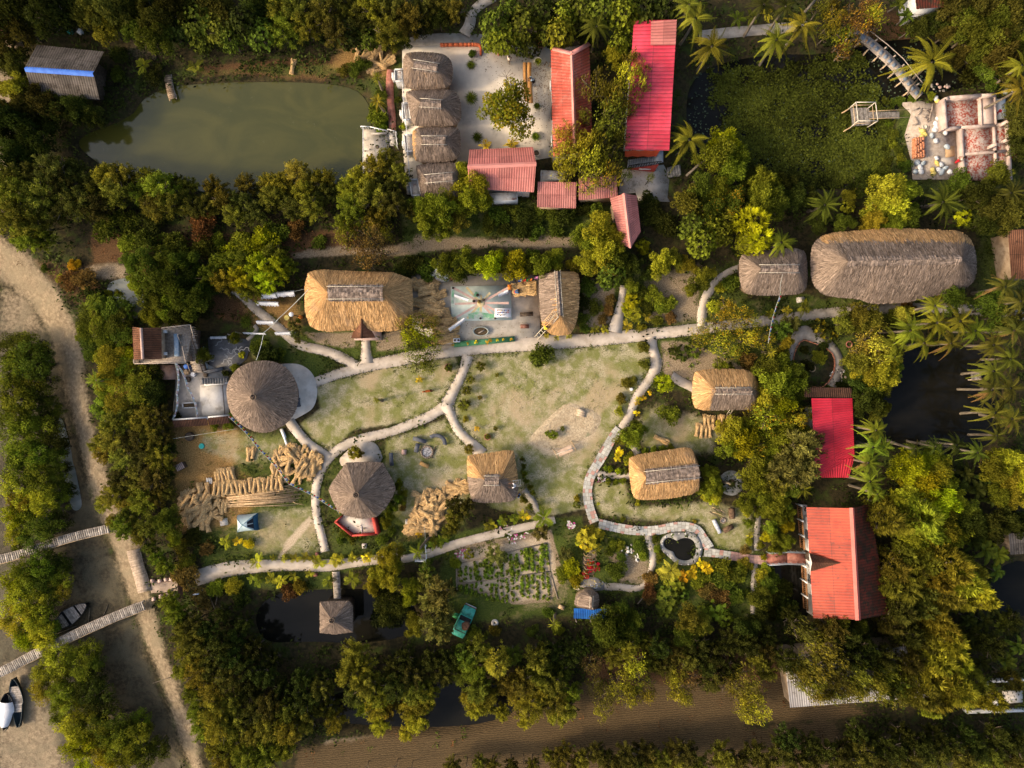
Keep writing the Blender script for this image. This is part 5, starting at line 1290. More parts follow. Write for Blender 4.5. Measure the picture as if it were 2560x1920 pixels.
# oval basin
def oval():
 c=G('S',925,813);t=thing('oval_planter','oval cement planter full of brown soil in front of the painted stage','planter',tuple(c))
 b=MB();b.lathe(tuple(c),[(.80,0),(.86,.42),(.80,.46),(.72,.42),(.70,.2)],32,sx=1.0,sy=.58);b.build('rim',mk('mossy_cement',(.26,.29,.25),(.42,.45,.40),2,.85),t,True)
 b=MB();b.lathe(tuple(c),[(.72,.32),(.4,.35),(0,.36)],28,sx=1,sy=.58);b.build('soil',mk('planter_soil',(.05,.035,.02),(.12,.08,.04),5,.95),t)
 b=MB();b.tube([tuple(G('S',895,830,.42)),tuple(G('S',965,795,.44))],.06,6);b.build('driftwood',WOODL,t)
oval()
HEDGE=[]
def strip_planter():
 c=G('S',1000,945);t=thing('hedge_planter','long narrow green-edged planter strip along the main path','planter',tuple(c));a,e=G('S',600,970,.15),G('S',1330,900,.15);b=MB();b.beam(a,e,.55,.3);b.build('trough',mk('green_rail',(.05,.20,.08),(.10,.28,.13),2,.7),t)
strip_planter()
# misc stage yard
p=G('S',475,95);b=MB();b.blob((p.x,p.y,.35),(1.05,1.1,.75),18,9,.10);tag(b.build('covered_boulder',mk('grey_blue_tarp',(.22,.26,.30),(.48,.50,.50),1.6,.7,(.30,.24,.18),.58,1.0),None,False,loc=tuple(p)),'large grey-blue tarpaulin heap behind the straw beside the stage','tarpaulin')
def sink():
 p=G('S',322,132);t=thing('wash_basin','pale grey outdoor sink with a white round bowl behind the straw heap','sink',tuple(p));b=MB();b.box(p+Vector((0,0,.4)),(.95,.48,.8));b.build('counter',GREYC,t);b=MB();b.lathe(tuple(p+Vector((0,0,.805))),[(.2,0),(.22,.03),(.17,.03),(.1,.01),(0,.005)],20);b.build('bowl',STEELW,t,True)
sink()
def shrine():
 p=G('S',620,160);t=thing('garden_shrine','tiny brick shrine with a little gabled roof behind the stage','shrine',tuple(p));b=MB();b.box(p+Vector((0,0,.3)),(1.0,.5,.6));b.build('base',PINKW,t)
 b=MB();corr_panel(b,p+Vector((-.55,0,1.0)),p+Vector((.55,0,1.0)),p+Vector((.6,-.4,.6)),p+Vector((-.6,-.4,.6)),.15,.02);corr_panel(b,p+Vector((-.55,0,1.0)),p+Vector((.55,0,1.0)),p+Vector((.6,.4,.6)),p+Vector((-.6,.4,.6)),.15,.02);b.build('roof',TILE,t)
shrine()
for i,(x,y,m,lbl) in enumerate(((1350,195,WOODD,'black cloth drying on the yard wall behind the square straw stack'),(1395,188,BLUEP,'small blue cloth drying on the yard wall'),(1445,186,FLC[0],'red cloth drying on the yard wall'),(1485,182,FLC[4],'green cloth drying on the yard wall'),(1515,180,ORANGE,'orange cloth drying on the yard wall'),(1585,155,mk('pink_cloth',(.55,.18,.38),(.62,.28,.46),2,.9),'pink cloth heap at the corner of the yard wall'))):
 cloth(lbl,'S',(x-22,y+3),(x+22,y-3),.3,.9,'hanging_cloth','laundry',m,.35)
def ladder(label,a,b_,w=.5,n=9,mat=BAMB):
 a,e=Vector(a),Vector(b_);d=(e-a).normalized();s=Vector((-d.y,d.x,0)).normalized()*w/2;t=thing('ladder',label,'ladder',tuple(a))
 for k in (-1,1):b=MB();b.tube([a+s*k,e+s*k],.04,6);b.build('rail',mat,t)
 for k in range(n):p=a.lerp(e,(k+.7)/n);b=MB();b.tube([p-s,p+s],.028,5);b.build('rung',mat,t)
ladder('long bamboo ladder leaning on the thatched shed beside the stage',G('S',1590,890,.05),G('S',1840,615,4.0),.42)
ladder('bamboo roof ladder lying on the golden slope of the thatched shed',G('S',1710,700,3.2),G('S',1825,575,4.3),.5,7,BAMBY)
ladder('short wooden ladder across the corner of the half-golden cottage roof',G('F',1925,597,3.2),G('F',2065,580,2.6),.6,8)
ladder('pale bamboo pole ladder resting on the half-finished cottage',G('6',310,1020,.4),G('6',385,905,3.4),.3,6)
# ---------------------------------------------------------------- courtyard
TIMB=mk('golden_timber_slab',(.26,.115,.03),(.46,.235,.07),1.5,.6,(.14,.06,.02),.6,2.2,stretch=(4,.6,1))
def slab_bench(label,pts,w,z,leg):
 P=GS('C',P2(pts),z);c=sum(P,Vector())/len(P);t=thing('timber_bench',label,'bench',(c.x,c.y,0));Lf,Rt=ribbon(P,[w]*len(P));b=MB();b.prism(Lf+Rt[::-1],z-.1,z);b.build('seat',TIMB,t)
 for x,y in P2(leg):q=G('C',x,y);b=MB();b.box(q+Vector((0,0,(z-.1)/2)),(.16,.45,z-.1));b.build('leg',SLATE,t)
slab_bench('long wavy golden timber table slab in the courtyard','1128,420 1122,560 1128,680 1135,820 1152,978',.42,.76,'1130,520 1140,740')
slab_bench('long wavy golden timber bench nearer the big courtyard tree','1065,418 1062,560 1066,700 1075,820 1095,955',.38,.46,'1068,510 1072,730')
WP=mk('white_cement_pot',(.46,.43,.38),(.62,.58,.52),3,.85)
def pot(label,tile,x,y,r=.4,h=.4,mat=WP,sp=None,col='v',acc='',pr=1.6,plabel=None,H=None):
 p=G(tile,x,y);t=thing('planter_pot',label,'pot',tuple(p));b=MB();b.lathe(tuple(p),[(r*.8,0),(r,h),(r*.86,h),(r*.8,h*.7)],22);b.build('rim',mat,t,True)
 b=MB();b.lathe(tuple(p),[(r*.84,h*.8),(0,h*.84)],18);b.build('soil',mk('pot_soil',(.04,.03,.02),(.10,.07,.045),6,.95) if 'pot_soil' not in bpy.data.materials else bpy.data.materials['pot_soil'],t)
 PLANTS.append((sp,acc,col,tile,x,y,r*pr/U(tile),plabel,h*.8,H)) if sp else None
PLANTS=[]
pot('white round pot by the end of the red planter wall','C',335,315,.36,.35,sp='h',col='g',pr=1.2,plabel='leafy shrub growing in the white pot by the red wall')
pot('white round pot beside the upper end of the timber table','C',1245,420,.40,.38,sp='y',col='v',pr=1.5,plabel='spiky plant in the white pot at the end of the timber table')
pot('white round pot with a bushy plant right of the big tree','C',1230,1035,.36,.38,sp='y',col='g',pr=1.6,plabel='bushy spiky plant in the pot right of the big tree')
pot('white round pot with a spreading plant near the coral house','C',1212,1455,.42,.4,sp='y',col='v',pr=1.8,plabel='spreading spiky plant in the pot near the coral house')
pot('white round pot holding a bare sapling above the big tree','C',815,745,.36,.4)
pot('white pot of the yellow palm beside the dusty pink house','C',880,1575,.34,.38,sp='a',col='w',pr=2.4,plabel='yellow-leaved palm in the white pot, nearer the courtyard middle',H=1.9)
pot('dark soil pot of the yellow palm nearest the thatched huts','C',530,1590,.32,.38,sp='a',col='w',pr=2.5,plabel='yellow-leaved palm in the dark pot nearest the thatched huts',H=2.1)
pot('grey round pot standing alone below the coral house','2',1262,992,.36,.5,GREYC)
pot('small round pot of green grass at the edge of the big lawn','5',950,1162,.36,.3,BRICKP)
pot('brown clay ring pot on the lawn beside the junction path','5',700,717,.42,.35,BRICKP)
def bare_sapling(label,tile,x,y,r,h):
 p=G(tile,x,y);t=thing('bare_sapling',label,'tree',tuple(p));b=MB();b.tube([p,p+Vector((.05,.05,h*.6)),p+Vector((0,.1,h))],[.04,.03,.02],6);b.build('trunk',BARKP,t);b=MB()
 for k in range(9):
  a=k*2.4;s=p+Vector((0,.08,h*R.uniform(.6,1)));e=s+Vector((math.cos(a)*r,math.sin(a)*r,R.uniform(.1,.5)));b.tube([s,s.lerp(e,.5)+Vector((0,0,.1)),e],[.018,.013,.008],4);b.tube([s.lerp(e,.6)+Vector((0,0,.08)),e+Vector((R.uniform(-.3,.3),R.uniform(-.3,.3),.1))],[.01,.006],4)
 b.build('branch',BARK,t)
bare_sapling('leafless thin sapling in a pot in the open courtyard','C',812,745,.75,2.4)
def red_planter():
 t=thing('planter_wall','low rounded red-orange planter wall along the top of the courtyard','wall',tuple(G('C',200,170)))
 m=mk('orange_red_plaster',(.38,.075,.025),(.52,.13,.05),2.5,.8)
 for s in ('-110,165 200,162 400,160 440,175 455,215 450,300',):
  P=smooth_poly([(v.x,v.y) for v in GS('C',P2(s),.5)],2,False);b=MB()
  for p,q in zip(P,P[1:]):b.beam((p[0],p[1],.25),(q[0],q[1],.25),.22,.5)
  b.build('wall',m,t)
 for i,s in enumerate(('688,205 700,260 712,300','1235,150 1340,140')):
  P=GS('C',P2(s),.5);t2=thing('planter_wall',('short curved end of a red-orange planter wall under the courtyard trees','red-orange planter wall piece glimpsed under the trees by the coral house')[i],'wall',tuple(P[0]));b=MB()
  for p,q in zip(P,P[1:]):b.beam((p.x,p.y,.25),(q.x,q.y,.25),.22,.5)
  b.build('wall',m,t2)
red_planter()
for lbl,x,y,r,m in (('dark round drum with a white lid behind the standing man',810,292,.22,WOODD),('pale cement urn under the courtyard trees',897,245,.28,WP)):
 p=G('C',x,y);b=MB();b.lathe(tuple(p),[(r*.8,0),(r,.3),(r*.9,.6),(r*.5,.7),(0,.7)],16);t=thing('garden_urn',lbl,'urn',tuple(p));b.build('body',m,t,True);b=MB();b.lathe(tuple(p),[(r*.6,.71),(r*.5,.78),(0,.8)],14);b.build('lid',FLC[1],t,True)
def pond_deck():
 t=thing('concrete_pond_deck','pale concrete deck with white rails jutting into the green pond','deck',tuple(G('2',230,950)));z=.3
 b=MB();b.prism(zp('2','150,822 300,835 312,935 320,1085 150,1110',z),-1.2,z);b.build('slab',STAGEM,t)
 for s in ('132,812 192,815','148,815 150,1105','192,815 300,840'):P=GS('2',P2(s),z+.7);b=MB();b.beam(P[0],P[1],.08,.08);[b.beam(P[0].lerp(P[1],k/4)-Vector((0,0,.7)),P[0].lerp(P[1],k/4),.06,.06) for k in range(5)];b.build('railing',STEELW,t)
 b=MB();b.lathe(tuple(G('2',240,945,z)),[(.22,.005),(.2,.03),(0,.03)],18);b.build('manhole_cover',FIN,t)
 P=GS('2',P2('205,862 300,858'),z+.35);b=MB();b.beam(P[0],P[1],.16,.3);b.build('kerb_seat',GREYC,t)
 b=MB();b.prism(zp('2','305,855 358,845 365,940 320,940'),-.2,.18);b.build('landing_step',GREYC,t)
 for s in ('305,830 360,845','358,845 368,945'):P=GS('2',P2(s),.9);b=MB();b.beam(P[0],P[1],.06,.06);[b.beam(P[0].lerp(P[1],k/3)-Vector((0,0,.9)),P[0].lerp(P[1],k/3),.05,.05) for k in range(4)];b.build('railing',STEELW,t)
pond_deck()
# ---------------------------------------------------------------- boardwalks, bridges, platforms
BOARD=mk('grey_boardwalk_plank',(.17,.145,.12),(.38,.335,.285),3,.9,None,tint=.4)
def boardwalk(label,tile,s,w,z,rail=True,name='boardwalk',mat=None,gap=.16,posts=True):
 P=GS(tile,P2(s),z);W=w*U(tile)*(HC-z)/HC;Lf,Rt=ribbon(P,[W]*len(P));c=P[len(P) // 2];t=thing(name,label,'bridge',(P[0].x,P[0].y,0))
 C=[((a[0]+q[0])/2,(a[1]+q[1])/2) for a,q in zip(Lf,Rt)];d=[0]
 for i in range(1,len(C)):d.append(d[-1]+math.dist(C[i],C[i-1]))
 b=MB();N=int(d[-1]/gap)
 def at(u):
  i=max(j for j in range(len(d)) if d[j]<=u+1e-9);i=min(i,len(d)-2);f=(u-d[i])/(d[i+1]-d[i]);a,e=C[i],C[i+1];return (a[0]+(e[0]-a[0])*f,a[1]+(e[1]-a[1])*f),math.atan2(e[1]-a[1],e[0]-a[0])
 for k in range(N):
  p,az=at((k+.5)*gap);b.box((p[0],p[1],z-.03+R.uniform(-.008,.008)),(gap*.86,W*R.uniform(.96,1.04),.05),az+R.uniform(-.02,.02),0,R.random())
 b.build('decking',mat or BOARD,t)
 for sg,ln in ((1,Lf),(-1,Rt)):
  b=MB();b.tube([(p[0],p[1],z-.12) for p in ln],.06,6);b.build('stringer',WOODL if sg>0 else BAMBY,t)
 if posts:
  for k in range(0,N,max(int(2.0/gap),1)):
   p,az=at((k+.5)*gap)
   for sg in (-1,1):
    x,y=p[0]-math.sin(az)*W*.48*sg,p[1]+math.cos(az)*W*.48*sg;b=MB();b.tube([(x,y,hz(x,y)-.2),(x,y,z-.04)],.06,6);b.build('post',WOODL,t)
 return t
boardwalk('weathered wooden boardwalk across the mud, the upper one of two','7','-60,320 100,282 250,230 450,165 700,108',52,.55,gap=.22)
boardwalk('weathered wooden boardwalk across the mud, the lower one ending at the causeway','7','-60,1060 60,1005 150,955 300,880 450,805 600,735 760,665 935,600',58,.55,gap=.2)
boardwalk('brick-paved causeway strip with low timber edges on the river bank','B','1310,-20 1345,120 1390,260 1425,400',125,.30,mat=mk('causeway_paver',(.28,.21,.15),(.46,.36,.27),3,.9,None,tint=.25),gap=.12,posts=False,name='causeway')
boardwalk('narrow plank footway to the thatched gazebo in the lower pond','7','2158,385 2165,480 2170,590',42,.3,gap=.16)
boardwalk('small bamboo jetty at the far side of the dark pond','6','1872,772 1945,768',50,.2,gap=.12,name='jetty')
boardwalk('narrow concrete and plank jetty in the upper corner of the green pond','1','1075,480 1085,540 1095,590 1112,640',44,.1,gap=.2,name='jetty',mat=mk('warm_jetty_plank',(.24,.165,.10),(.40,.29,.19),2,.9,None,tint=.35))
for lbl,tl,pts,z,r in (('thin grey pole crossing the mud of the lower bank','B','1455,1340 1690,1235',.1,.04),('dry branch lying on the mud beside the grey plank boat','B','800,745 818,590',.15,.05),('bent driftwood along the lower boardwalk','B','480,850 560,820 690,770',.15,.06),('small forked stick on the mud above the lower boardwalk','B','945,680 980,610 1000,555',.1,.035),('yellowish stick leaning on the bank below the causeway','B','2050,380 2100,510 2155,640',.2,.05),('white bent stick beside the yellowish one','B','2130,525 2148,420 2170,440',.2,.05),('dead pale trunk leaning out of the palms by the steps','3','40,1130 120,1060 215,1000',2.5,.12),('pale leaning trunk at the upper edge of the lily pond','3','800,80 870,0',3.0,.13),('fallen pole floating on the ditch by the lower wood','8','605,1340 700,1392',-.3,.05),('pair of pale poles across the ditch, upper one','8','720,1225 780,1222',0,.05),('pair of pale poles across the ditch, lower one','8','710,1250 775,1245',0,.05),('dead branch lying on the lily pond weeds','3','1185,968 1250,975 1330,968',.1,.07),('long pale bamboo lying over the hut path','8','1915,590 1965,530',.4,.06)):
 P=[q+Vector((0,0,hz(q.x,q.y) if z<1 else 0)) for q in GS(tl,P2(pts),z)]
 b=MB();b.tube(P,r,6);tag(b.build('dead_branch',BARKP,None,True,loc=tuple(P[0])),lbl,'branch')
for i,(x,y) in enumerate(((1515,280),(1590,278),(1650,265),(1700,262),(1600,432),(1665,418),(1720,408),(1530,458))):
 p=G('B',x,y);b=MB();b.box(p+Vector((0,0,.15)),(.34,.32,.4),R.uniform(-.2,.2));tag(b.build('edge_block',PINKW,None,loc=tuple(p)),'pinkish square block edging the short brick causeway','block','blocks edging the short causeway')
def gate_roof():
 t=thing('gate_roof','small red-brown tiled gate roof at the start of the lower path','gate',tuple(G('B',1790,380)));corr_panel(MB(),G('B',1750,330,2.0),G('B',1765,450,2.0),G('B',1815,455,1.7),G('B',1800,345,1.7),.12,.03).build('roof',TILE,t)
 for x,y in ((1760,340),(1775,445)):q=G('B',x,y);b=MB();b.tube([q,q+Vector((0,0,1.9))],.06,6);b.build('post',WOODL,t)
gate_roof()
p=G('B',1985,385);b=MB();b.box(p+Vector((0,0,1.1)),(.55,.06,.4),.1);b.tube([p,p+Vector((0,0,1.1))],.04,6);b.box(p+Vector((0,0,.04)),(.4,.3,.06));tag(b.build('white_sign',FLC[1],None,loc=tuple(p)),'small white signboard on a post by the gate roof','sign')
def hull(label,tile,bow,stern,w,deck,hullm,name='rowing_boat',cover=None,z=None):
 A,B=G(tile,*stern),G(tile,*bow);d=B-A;L=d.length;az=math.atan2(d.y,d.x);c=(A+B)/2;zg=hz(c.x,c.y);t=thing(name,label,'boat',(c.x,c.y,zg));u=d.normalized();s=Vector((-u.y,u.x,0));N=20;V=[]
 def wd(f):return w/2*(math.sin(min(max(f,.02),1)*PI*.5+(0)) ** .5 if f<.5 else math.cos((f-.5)*PI*.98) ** .62)*(1 if f>.12 else .78+f*1.8)
 for i in range(N+1):
  f=i/N;p=A+d*f;k=wd(f);sh=.18*(2*f-.9) ** 2
  V+=[p+s*k+Vector((0,0,zg+.52+sh)),p+s*k*.75+Vector((0,0,zg+.15+sh*.5)),p+Vector((0,0,zg-.05+sh*.6)),p-s*k*.75+Vector((0,0,zg+.15+sh*.5)),p-s*k+Vector((0,0,zg+.52+sh))]
 b=MB();b.add(V,[(i*5+k,i*5+k+1,(i+1)*5+k+1,(i+1)*5+k) for i in range(N) for k in range(4)]);b.build('hull',hullm,t,True)
 for sg in (1,-1):b=MB();b.tube([V[i*5+(0 if sg>0 else 4)]+Vector((0,0,.02)) for i in range(N+1)],.045,6);b.build('gunwale',hullm,t)
 for f0,f1 in deck:
  b=MB();M=12
  for i in range(M):
   a,e=f0+(f1-f0)*i/M,f0+(f1-f0)*(i+.9)/M;V2=[]
   for f in (a,e):
    p=A+d*f;k=wd(f)*.96;sh=.18*(2*f-.9) ** 2
    V2+=[p+s*k+Vector((0,0,zg+.47+sh)),p-s*k+Vector((0,0,zg+.47+sh))]
   b.add([V2[0],V2[1],V2[3],V2[2]],[(0,1,2,3)],0,R.random())
  b.build('deck_plank',BOARD,t)
 if cover:
  f0,f1=cover;b=MB();V2=[];M=10
  for i in range(M+1):
   f=f0+(f1-f0)*i/M;p=A+d*f;k=wd(f)*1.02
   for j in range(7):q=j/6*PI;V2.append(p+s*k*math.cos(q)+Vector((0,0,zg+.6+.45*math.sin(q))))
  b.add(V2,[(i*7+j,i*7+j+1,(i+1)*7+j+1,(i+1)*7+j) for i in range(M) for j in range(6)]);b.build('awning',FLC[1],t,True)
 return t
DKH=mk('tarred_hull',(.012,.013,.014),(.04,.04,.04),3,.6);TEALH=mk('teal_black_hull',(.012,.022,.026),(.03,.05,.055),3,.6)
hull('grey plank-decked wooden boat lying under the mangroves','B',(822,530),(380,850),1.75,[(.55,.76),(.80,.98),(.36,.50),(.1,.3)],DKH)
hull('dark wooden boat with a blue bow beached below the lower boardwalk','B',(92,1275),(140,1760),1.45,[(.30,.84)],TEALH)
hull('boat under a white awning partly outside the frame by the mud','B',(30,1420),(5,1790),1.7,[(.1,.2)],DKH,cover=(.12,.78))
p=G('B',98,1305);z=hz(p.x,p.y);b=MB()
def footbridge():
 z=.7;t=thing('timber_footbridge','curved timber footbridge with blue-grey treads over the black water','bridge',tuple(G('N',300,50)));P=GS('N',P2('300,50 450,160 600,285 760,430 880,575 980,710 1060,800'),z);Lf,Rt=ribbon(P,[1.0]*7);n=len(Lf)
 b=MB();b.add([(p[0],p[1],z) for p in Lf]+[(p[0],p[1],z) for p in Rt]+[(p[0],p[1],z-.12) for p in Lf]+[(p[0],p[1],z-.12) for p in Rt],[f for i in range(n-1) for f in ((i,n+i,n+i+1,i+1),(i,i+1,2*n+i+1,2*n+i),(n+i,3*n+i,3*n+i+1,n+i+1))]);b.build('deck',WOODL,t)
 blu=mk('blue_grey_tread',(.12,.15,.19),(.20,.24,.29),3,.8);C=[Vector(((a[0]+e[0])/2,(a[1]+e[1])/2,z)) for a,e in zip(Lf,Rt)];d=[0]
 for i in range(1,n):d.append(d[-1]+(C[i]-C[i-1]).length)
 def at(u):
  i=min(max(j for j in range(n) if d[j]<=u),n-2);return C[i].lerp(C[i+1],(u-d[i])/(d[i+1]-d[i])),C[i+1]-C[i]
 for k in range(int(d[-1]/.62)):
  p,v=at(k*.62+.3);b=MB();b.box(p+Vector((0,0,.02)),(.36,.5,.03),math.atan2(v.y,v.x));b.build('tread',blu,t)
  if k%2==0:
   s=Vector((-v.y,v.x,0)).normalized()
   for sg in (-1,1):q=p+s*sg*.62;b=MB();b.tube([(q.x,q.y,-.9),(q.x,q.y,z+.25)],.08,7);b.build('post',WOODL,t);
   b=MB();b.tube([p-s*(.85+R.random()*.5)-Vector((0,0,.2)),p+s*.8-Vector((0,0,.2))],.07,6);b.build('crossbeam',BAMBY,t)
 b=MB();b.tube([tuple(G('N',x,y,1.5)) for x,y in ((510,75),(700,225),(880,385),(1000,540),(1090,650))],.05,6);b.build('handrail',WOODL,t)
 b=MB();b.tube([tuple(G('N',x,y,1.2)) for x,y in ((925,790),(960,700),(1050,600))],.08,6);b.build('bent_brace',BARK,t)
footbridge()
def bamboo_platform():
 z0,z1=.35,2.25;t=thing('bamboo_lookout','bamboo fishing platform with an open pole frame standing in the weedy pond','platform',tuple(G('N',405,1030)));c0=[G('N',x,y,z0) for x,y in ((290,930),(497,925),(515,1112),(312,1132))];c1=[G('N',x,y,z1) for x,y in ((355,865),(570,865),(595,1072),(378,1070))]
 b=MB();N=26
 for i in range(N):
  a,e=c0[0].lerp(c0[1],(i+.1)/N),c0[0].lerp(c0[1],(i+.9)/N);g,h=c0[3].lerp(c0[2],(i+.9)/N),c0[3].lerp(c0[2],(i+.1)/N);b.add([a,h,g,e],[(0,1,2,3)],0,R.random())
 b.build('decking',BOARD,t)
 for p,q in zip(c0,c1):b=MB();b.tube([(p.x,p.y,-1),tuple(q)],.055,6);b.build('post',BAMB,t)
 for i in range(4):b=MB();b.tube([c1[i],c1[(i+1)%4]],.05,6);b.build('top_rail',BAMB,t);b=MB();b.tube([c0[i].lerp(c1[i],.5),c0[(i+1)%4].lerp(c1[(i+1)%4],.5)],.035,6);b.build('mid_rail',BAMBY,t)
 for i in (0,3):b=MB();b.tube([c0[i]+Vector((-1.0,-.5,-1.0)),c0[i]+Vector((.4,.2,.4))],.06,6);b.build('brace',BAMBY,t)
 P=GS('N',P2('495,972 835,968 835,1045 500,1048'),z0-.05);b=MB()
 for i in range(30):a,e,g,h=P[0].lerp(P[1],i/30),P[0].lerp(P[1],(i+.85)/30),P[3].lerp(P[2],(i+.85)/30),P[3].lerp(P[2],i/30);b.add([a,h,g,e],[(0,1,2,3)],0,R.random()*.5)
 b.build('gangway',BOARD,t)
 for y in (965,1050):b=MB();b.tube([tuple(G('N',500,y,1.0)),tuple(G('N',940,y-20,1.0))],.03,5);b.build('gangway_rail',BAMBY,t)
bamboo_platform()
# building yard
CLAYB=mk('orange_brick',(.42,.15,.07),(.58,.26,.14),3,.9,None,tint=.3)
def brick_stack():
 t=thing('brick_stack','neat stack of orange bricks on the building yard beside the weedy pond','brick stack',tuple(G('N',1025,1385)));P=GS('N',P2('970,1275 1070,1270 1082,1490 968,1495'));b=MB();nx,ny=4,12
 for i in range(nx):
  for j in range(ny):
   for k in range(5 if (i+j)%5 else 4):
    p=P[0].lerp(P[1],(i+.5)/nx).lerp(P[3].lerp(P[2],(i+.5)/nx),(j+.5)/ny);b.box((p.x,p.y,.08+k*.14),(.24,.16,.125),R.uniform(-.06,.06),0,R.random())
 b.build('brick',CLAYB,t)
brick_stack()
SACKM=[mk('white_sack',(.50,.50,.50),(.66,.66,.64),3,.8),mk('yellow_sack',(.55,.42,.10),(.64,.52,.18),3,.8),mk('grey_blue_sack',(.30,.35,.38),(.42,.47,.48),3,.8)]
k=0
for x,y,m in [(1250,1060,0),(1225,1105,0),(1230,1150,0),(1215,1180,0),(1180,1240,2),(1225,1300,0),(1075,1260,1),(1235,1490,0),(1240,1545,1),(1280,1560,0),(1190,1620,1),(1260,1620,0),(1290,1640,2),(1330,1600,2),(1380,1640,0),(1200,1660,1),(1020,1540,2),(1085,1545,2),(1050,1590,0),(1000,1640,2),(1060,1640,0),(1350,1365,2),(1225,830,0),(1245,860,1),(1330,1205,0),(2050,700,0),(1990,760,2),(2040,740,0),(2000,1320,1),(1080,1190,1),(1105,1225,1),(1285,1110,0)]:
 p=G('N',x,y);b=MB();b.blob((p.x,p.y,.18 if y != 1320 else .6),(R.uniform(.26,.42),R.uniform(.2,.3),.2),12,7,.14,rz=R.uniform(0,3));k+=1
 tag(b.build('sack',SACKM[m],None,False,loc=tuple(p)),('white','yellow','grey-blue')[m]+' crumpled sack lying on the building yard by the half-built house','sack',('white','yellow','grey-blue')[m]+' sacks on the building yard')
for i in range(14):
 p=G('N',R.uniform(960,1200),R.uniform(930,1200));a=R.uniform(0,PI);v=Vector((math.cos(a),math.sin(a),0))*R.uniform(.3,.6);b=MB();b.beam(p-v+Vector((0,0,.06+i*.01)),p+v+Vector((0,0,.08+i*.01)),.14,.05);tag(b.build('plank',WOODL,None,loc=tuple(p)),'weathered plank lying loose on the building yard rubble','plank','planks on the building yard')
for lbl,s,z,m,nm in (('square brown board leaning by the woman at the half-built house','1335,1360 1435,1352 1440,1465 1340,1480',.12,mk('brown_board',(.36,.23,.12),(.48,.32,.18),2,.8),'board'),('grey mat on the ground below the brown board','1295,1480 1440,1470 1440,1555 1300,1555',.05,GREYC,'mat'),('yellowish sheet dropped on the building yard','1040,1140 1090,1190 1125,1230 1080,1240',.06,SACKM[1],'sheet')):
 sheet(lbl,'N',s,z,m,nm,nm)
slab('N','870,870 1060,850 1180,880 1290,870 1320,1180 1500,1180 1520,1720 980,1720 960,1500 890,1230 960,1000',.03,mk('yard_dirt',(.30,.24,.19),(.46,.39,.32),3,.95,(.22,.2,.18),.6,1.5,bump=.4),'building_yard_ground')
p=G('N',1108,1140);b=MB();b.lathe(tuple(p+Vector((0,0,.03))),[(.2,0),(.24,.1),(.2,.12),(.17,.02),(0,.03)],16);tag(b.build('basin',BAMB,None,True,loc=tuple(p)),'round straw-coloured basin on the building yard','basin')
cloth('red cloth hung beside the far wall of the half-built house','N',(2085,1450),(2145,1410),.5,.8,'hanging_cloth','laundry',FLC[0])
cloth('red garment lying on the white cement platform','N',(1915,985),(1965,950),.35,.5,'garment','laundry',FLC[0],.1)
# ---------------------------------------------------------------- lawn and garden pieces
def mound():
 pl=smooth_poly(zp('M','90,1010 450,640 830,290 960,170 1180,130 1400,210 1650,280 1900,450 1940,600 1780,900 1560,1020 1330,1180 900,1240 560,1330 330,1290 130,1180'),1);c=G('M',1050,700);t=thing('mud_platform','raised cracked-mud platform with three earthen steps on the big lawn','platform',tuple(c));inn=[(p[0]+(c.x-p[0])*.22,p[1]+(c.y-p[1])*.22) for p in pl];n=len(pl)
 b=MB();n2=n;V=[(p[0],p[1],-.05) for p in pl]+[(p[0]+R.uniform(-.05,.05),p[1]+R.uniform(-.05,.05),.15+R.uniform(-.02,.02)) for p in inn]+[(p[0]+(c.x-p[0])*.3,p[1]+(c.y-p[1])*.3,.14+R.uniform(-.02,.02)) for p in pl]+[(p[0]+(c.x-p[0])*.7,p[1]+(c.y-p[1])*.7,.13+R.uniform(-.02,.02)) for p in pl]+[(c.x,c.y,.13)]
 F=[(k*n+i,k*n+(i+1)%n,(k+1)*n+(i+1)%n,(k+1)*n+i) for k in range(3) for i in range(n)]+[(3*n+i,3*n+(i+1)%n,4*n) for i in range(n)]
 b.add(V,F);m=NT('cracked_mud');p=m.pos();vo=m.n('ShaderNodeTexVoronoi');vo.feature='DISTANCE_TO_EDGE';vo.inputs['Scale'].default_value=3.4;m.set(vo.inputs['Vector'],p);f=m.noise(p,2.5,6,.7);g=m.noise(p,.7,4,.6)
 col=m.mix(m.sstep(f,.3,.7),(.38,.29,.18),(.54,.435,.29));col=m.mix(m.sstep(vo.outputs[0],0,.05),m.mix(.4,col,(.2,.15,.1)),col);col=m.mix(m.sstep(g,.58,.7),col,(.30,.28,.16));m.pbr(col,.95,.1,0,m.bump(m.math('ADD',f,m.sstep(vo.outputs[0],0,.08)),.6,.08));b.build('earth_top',m.m,t,False)
 st=mk('earth_step',(.38,.29,.20),(.50,.40,.29),4,.95,bump=.3)
 for k in range(3):a,e=G('M',1300-k*14+8,345+k*58-20,.12),G('M',1500-k*4,405+k*48-10,.12);b=MB();b.beam(a+Vector((0,0,.05*(2-k))),e+Vector((0,0,.05*(2-k))),.3,.22);b.build('step',st,t)
mound()
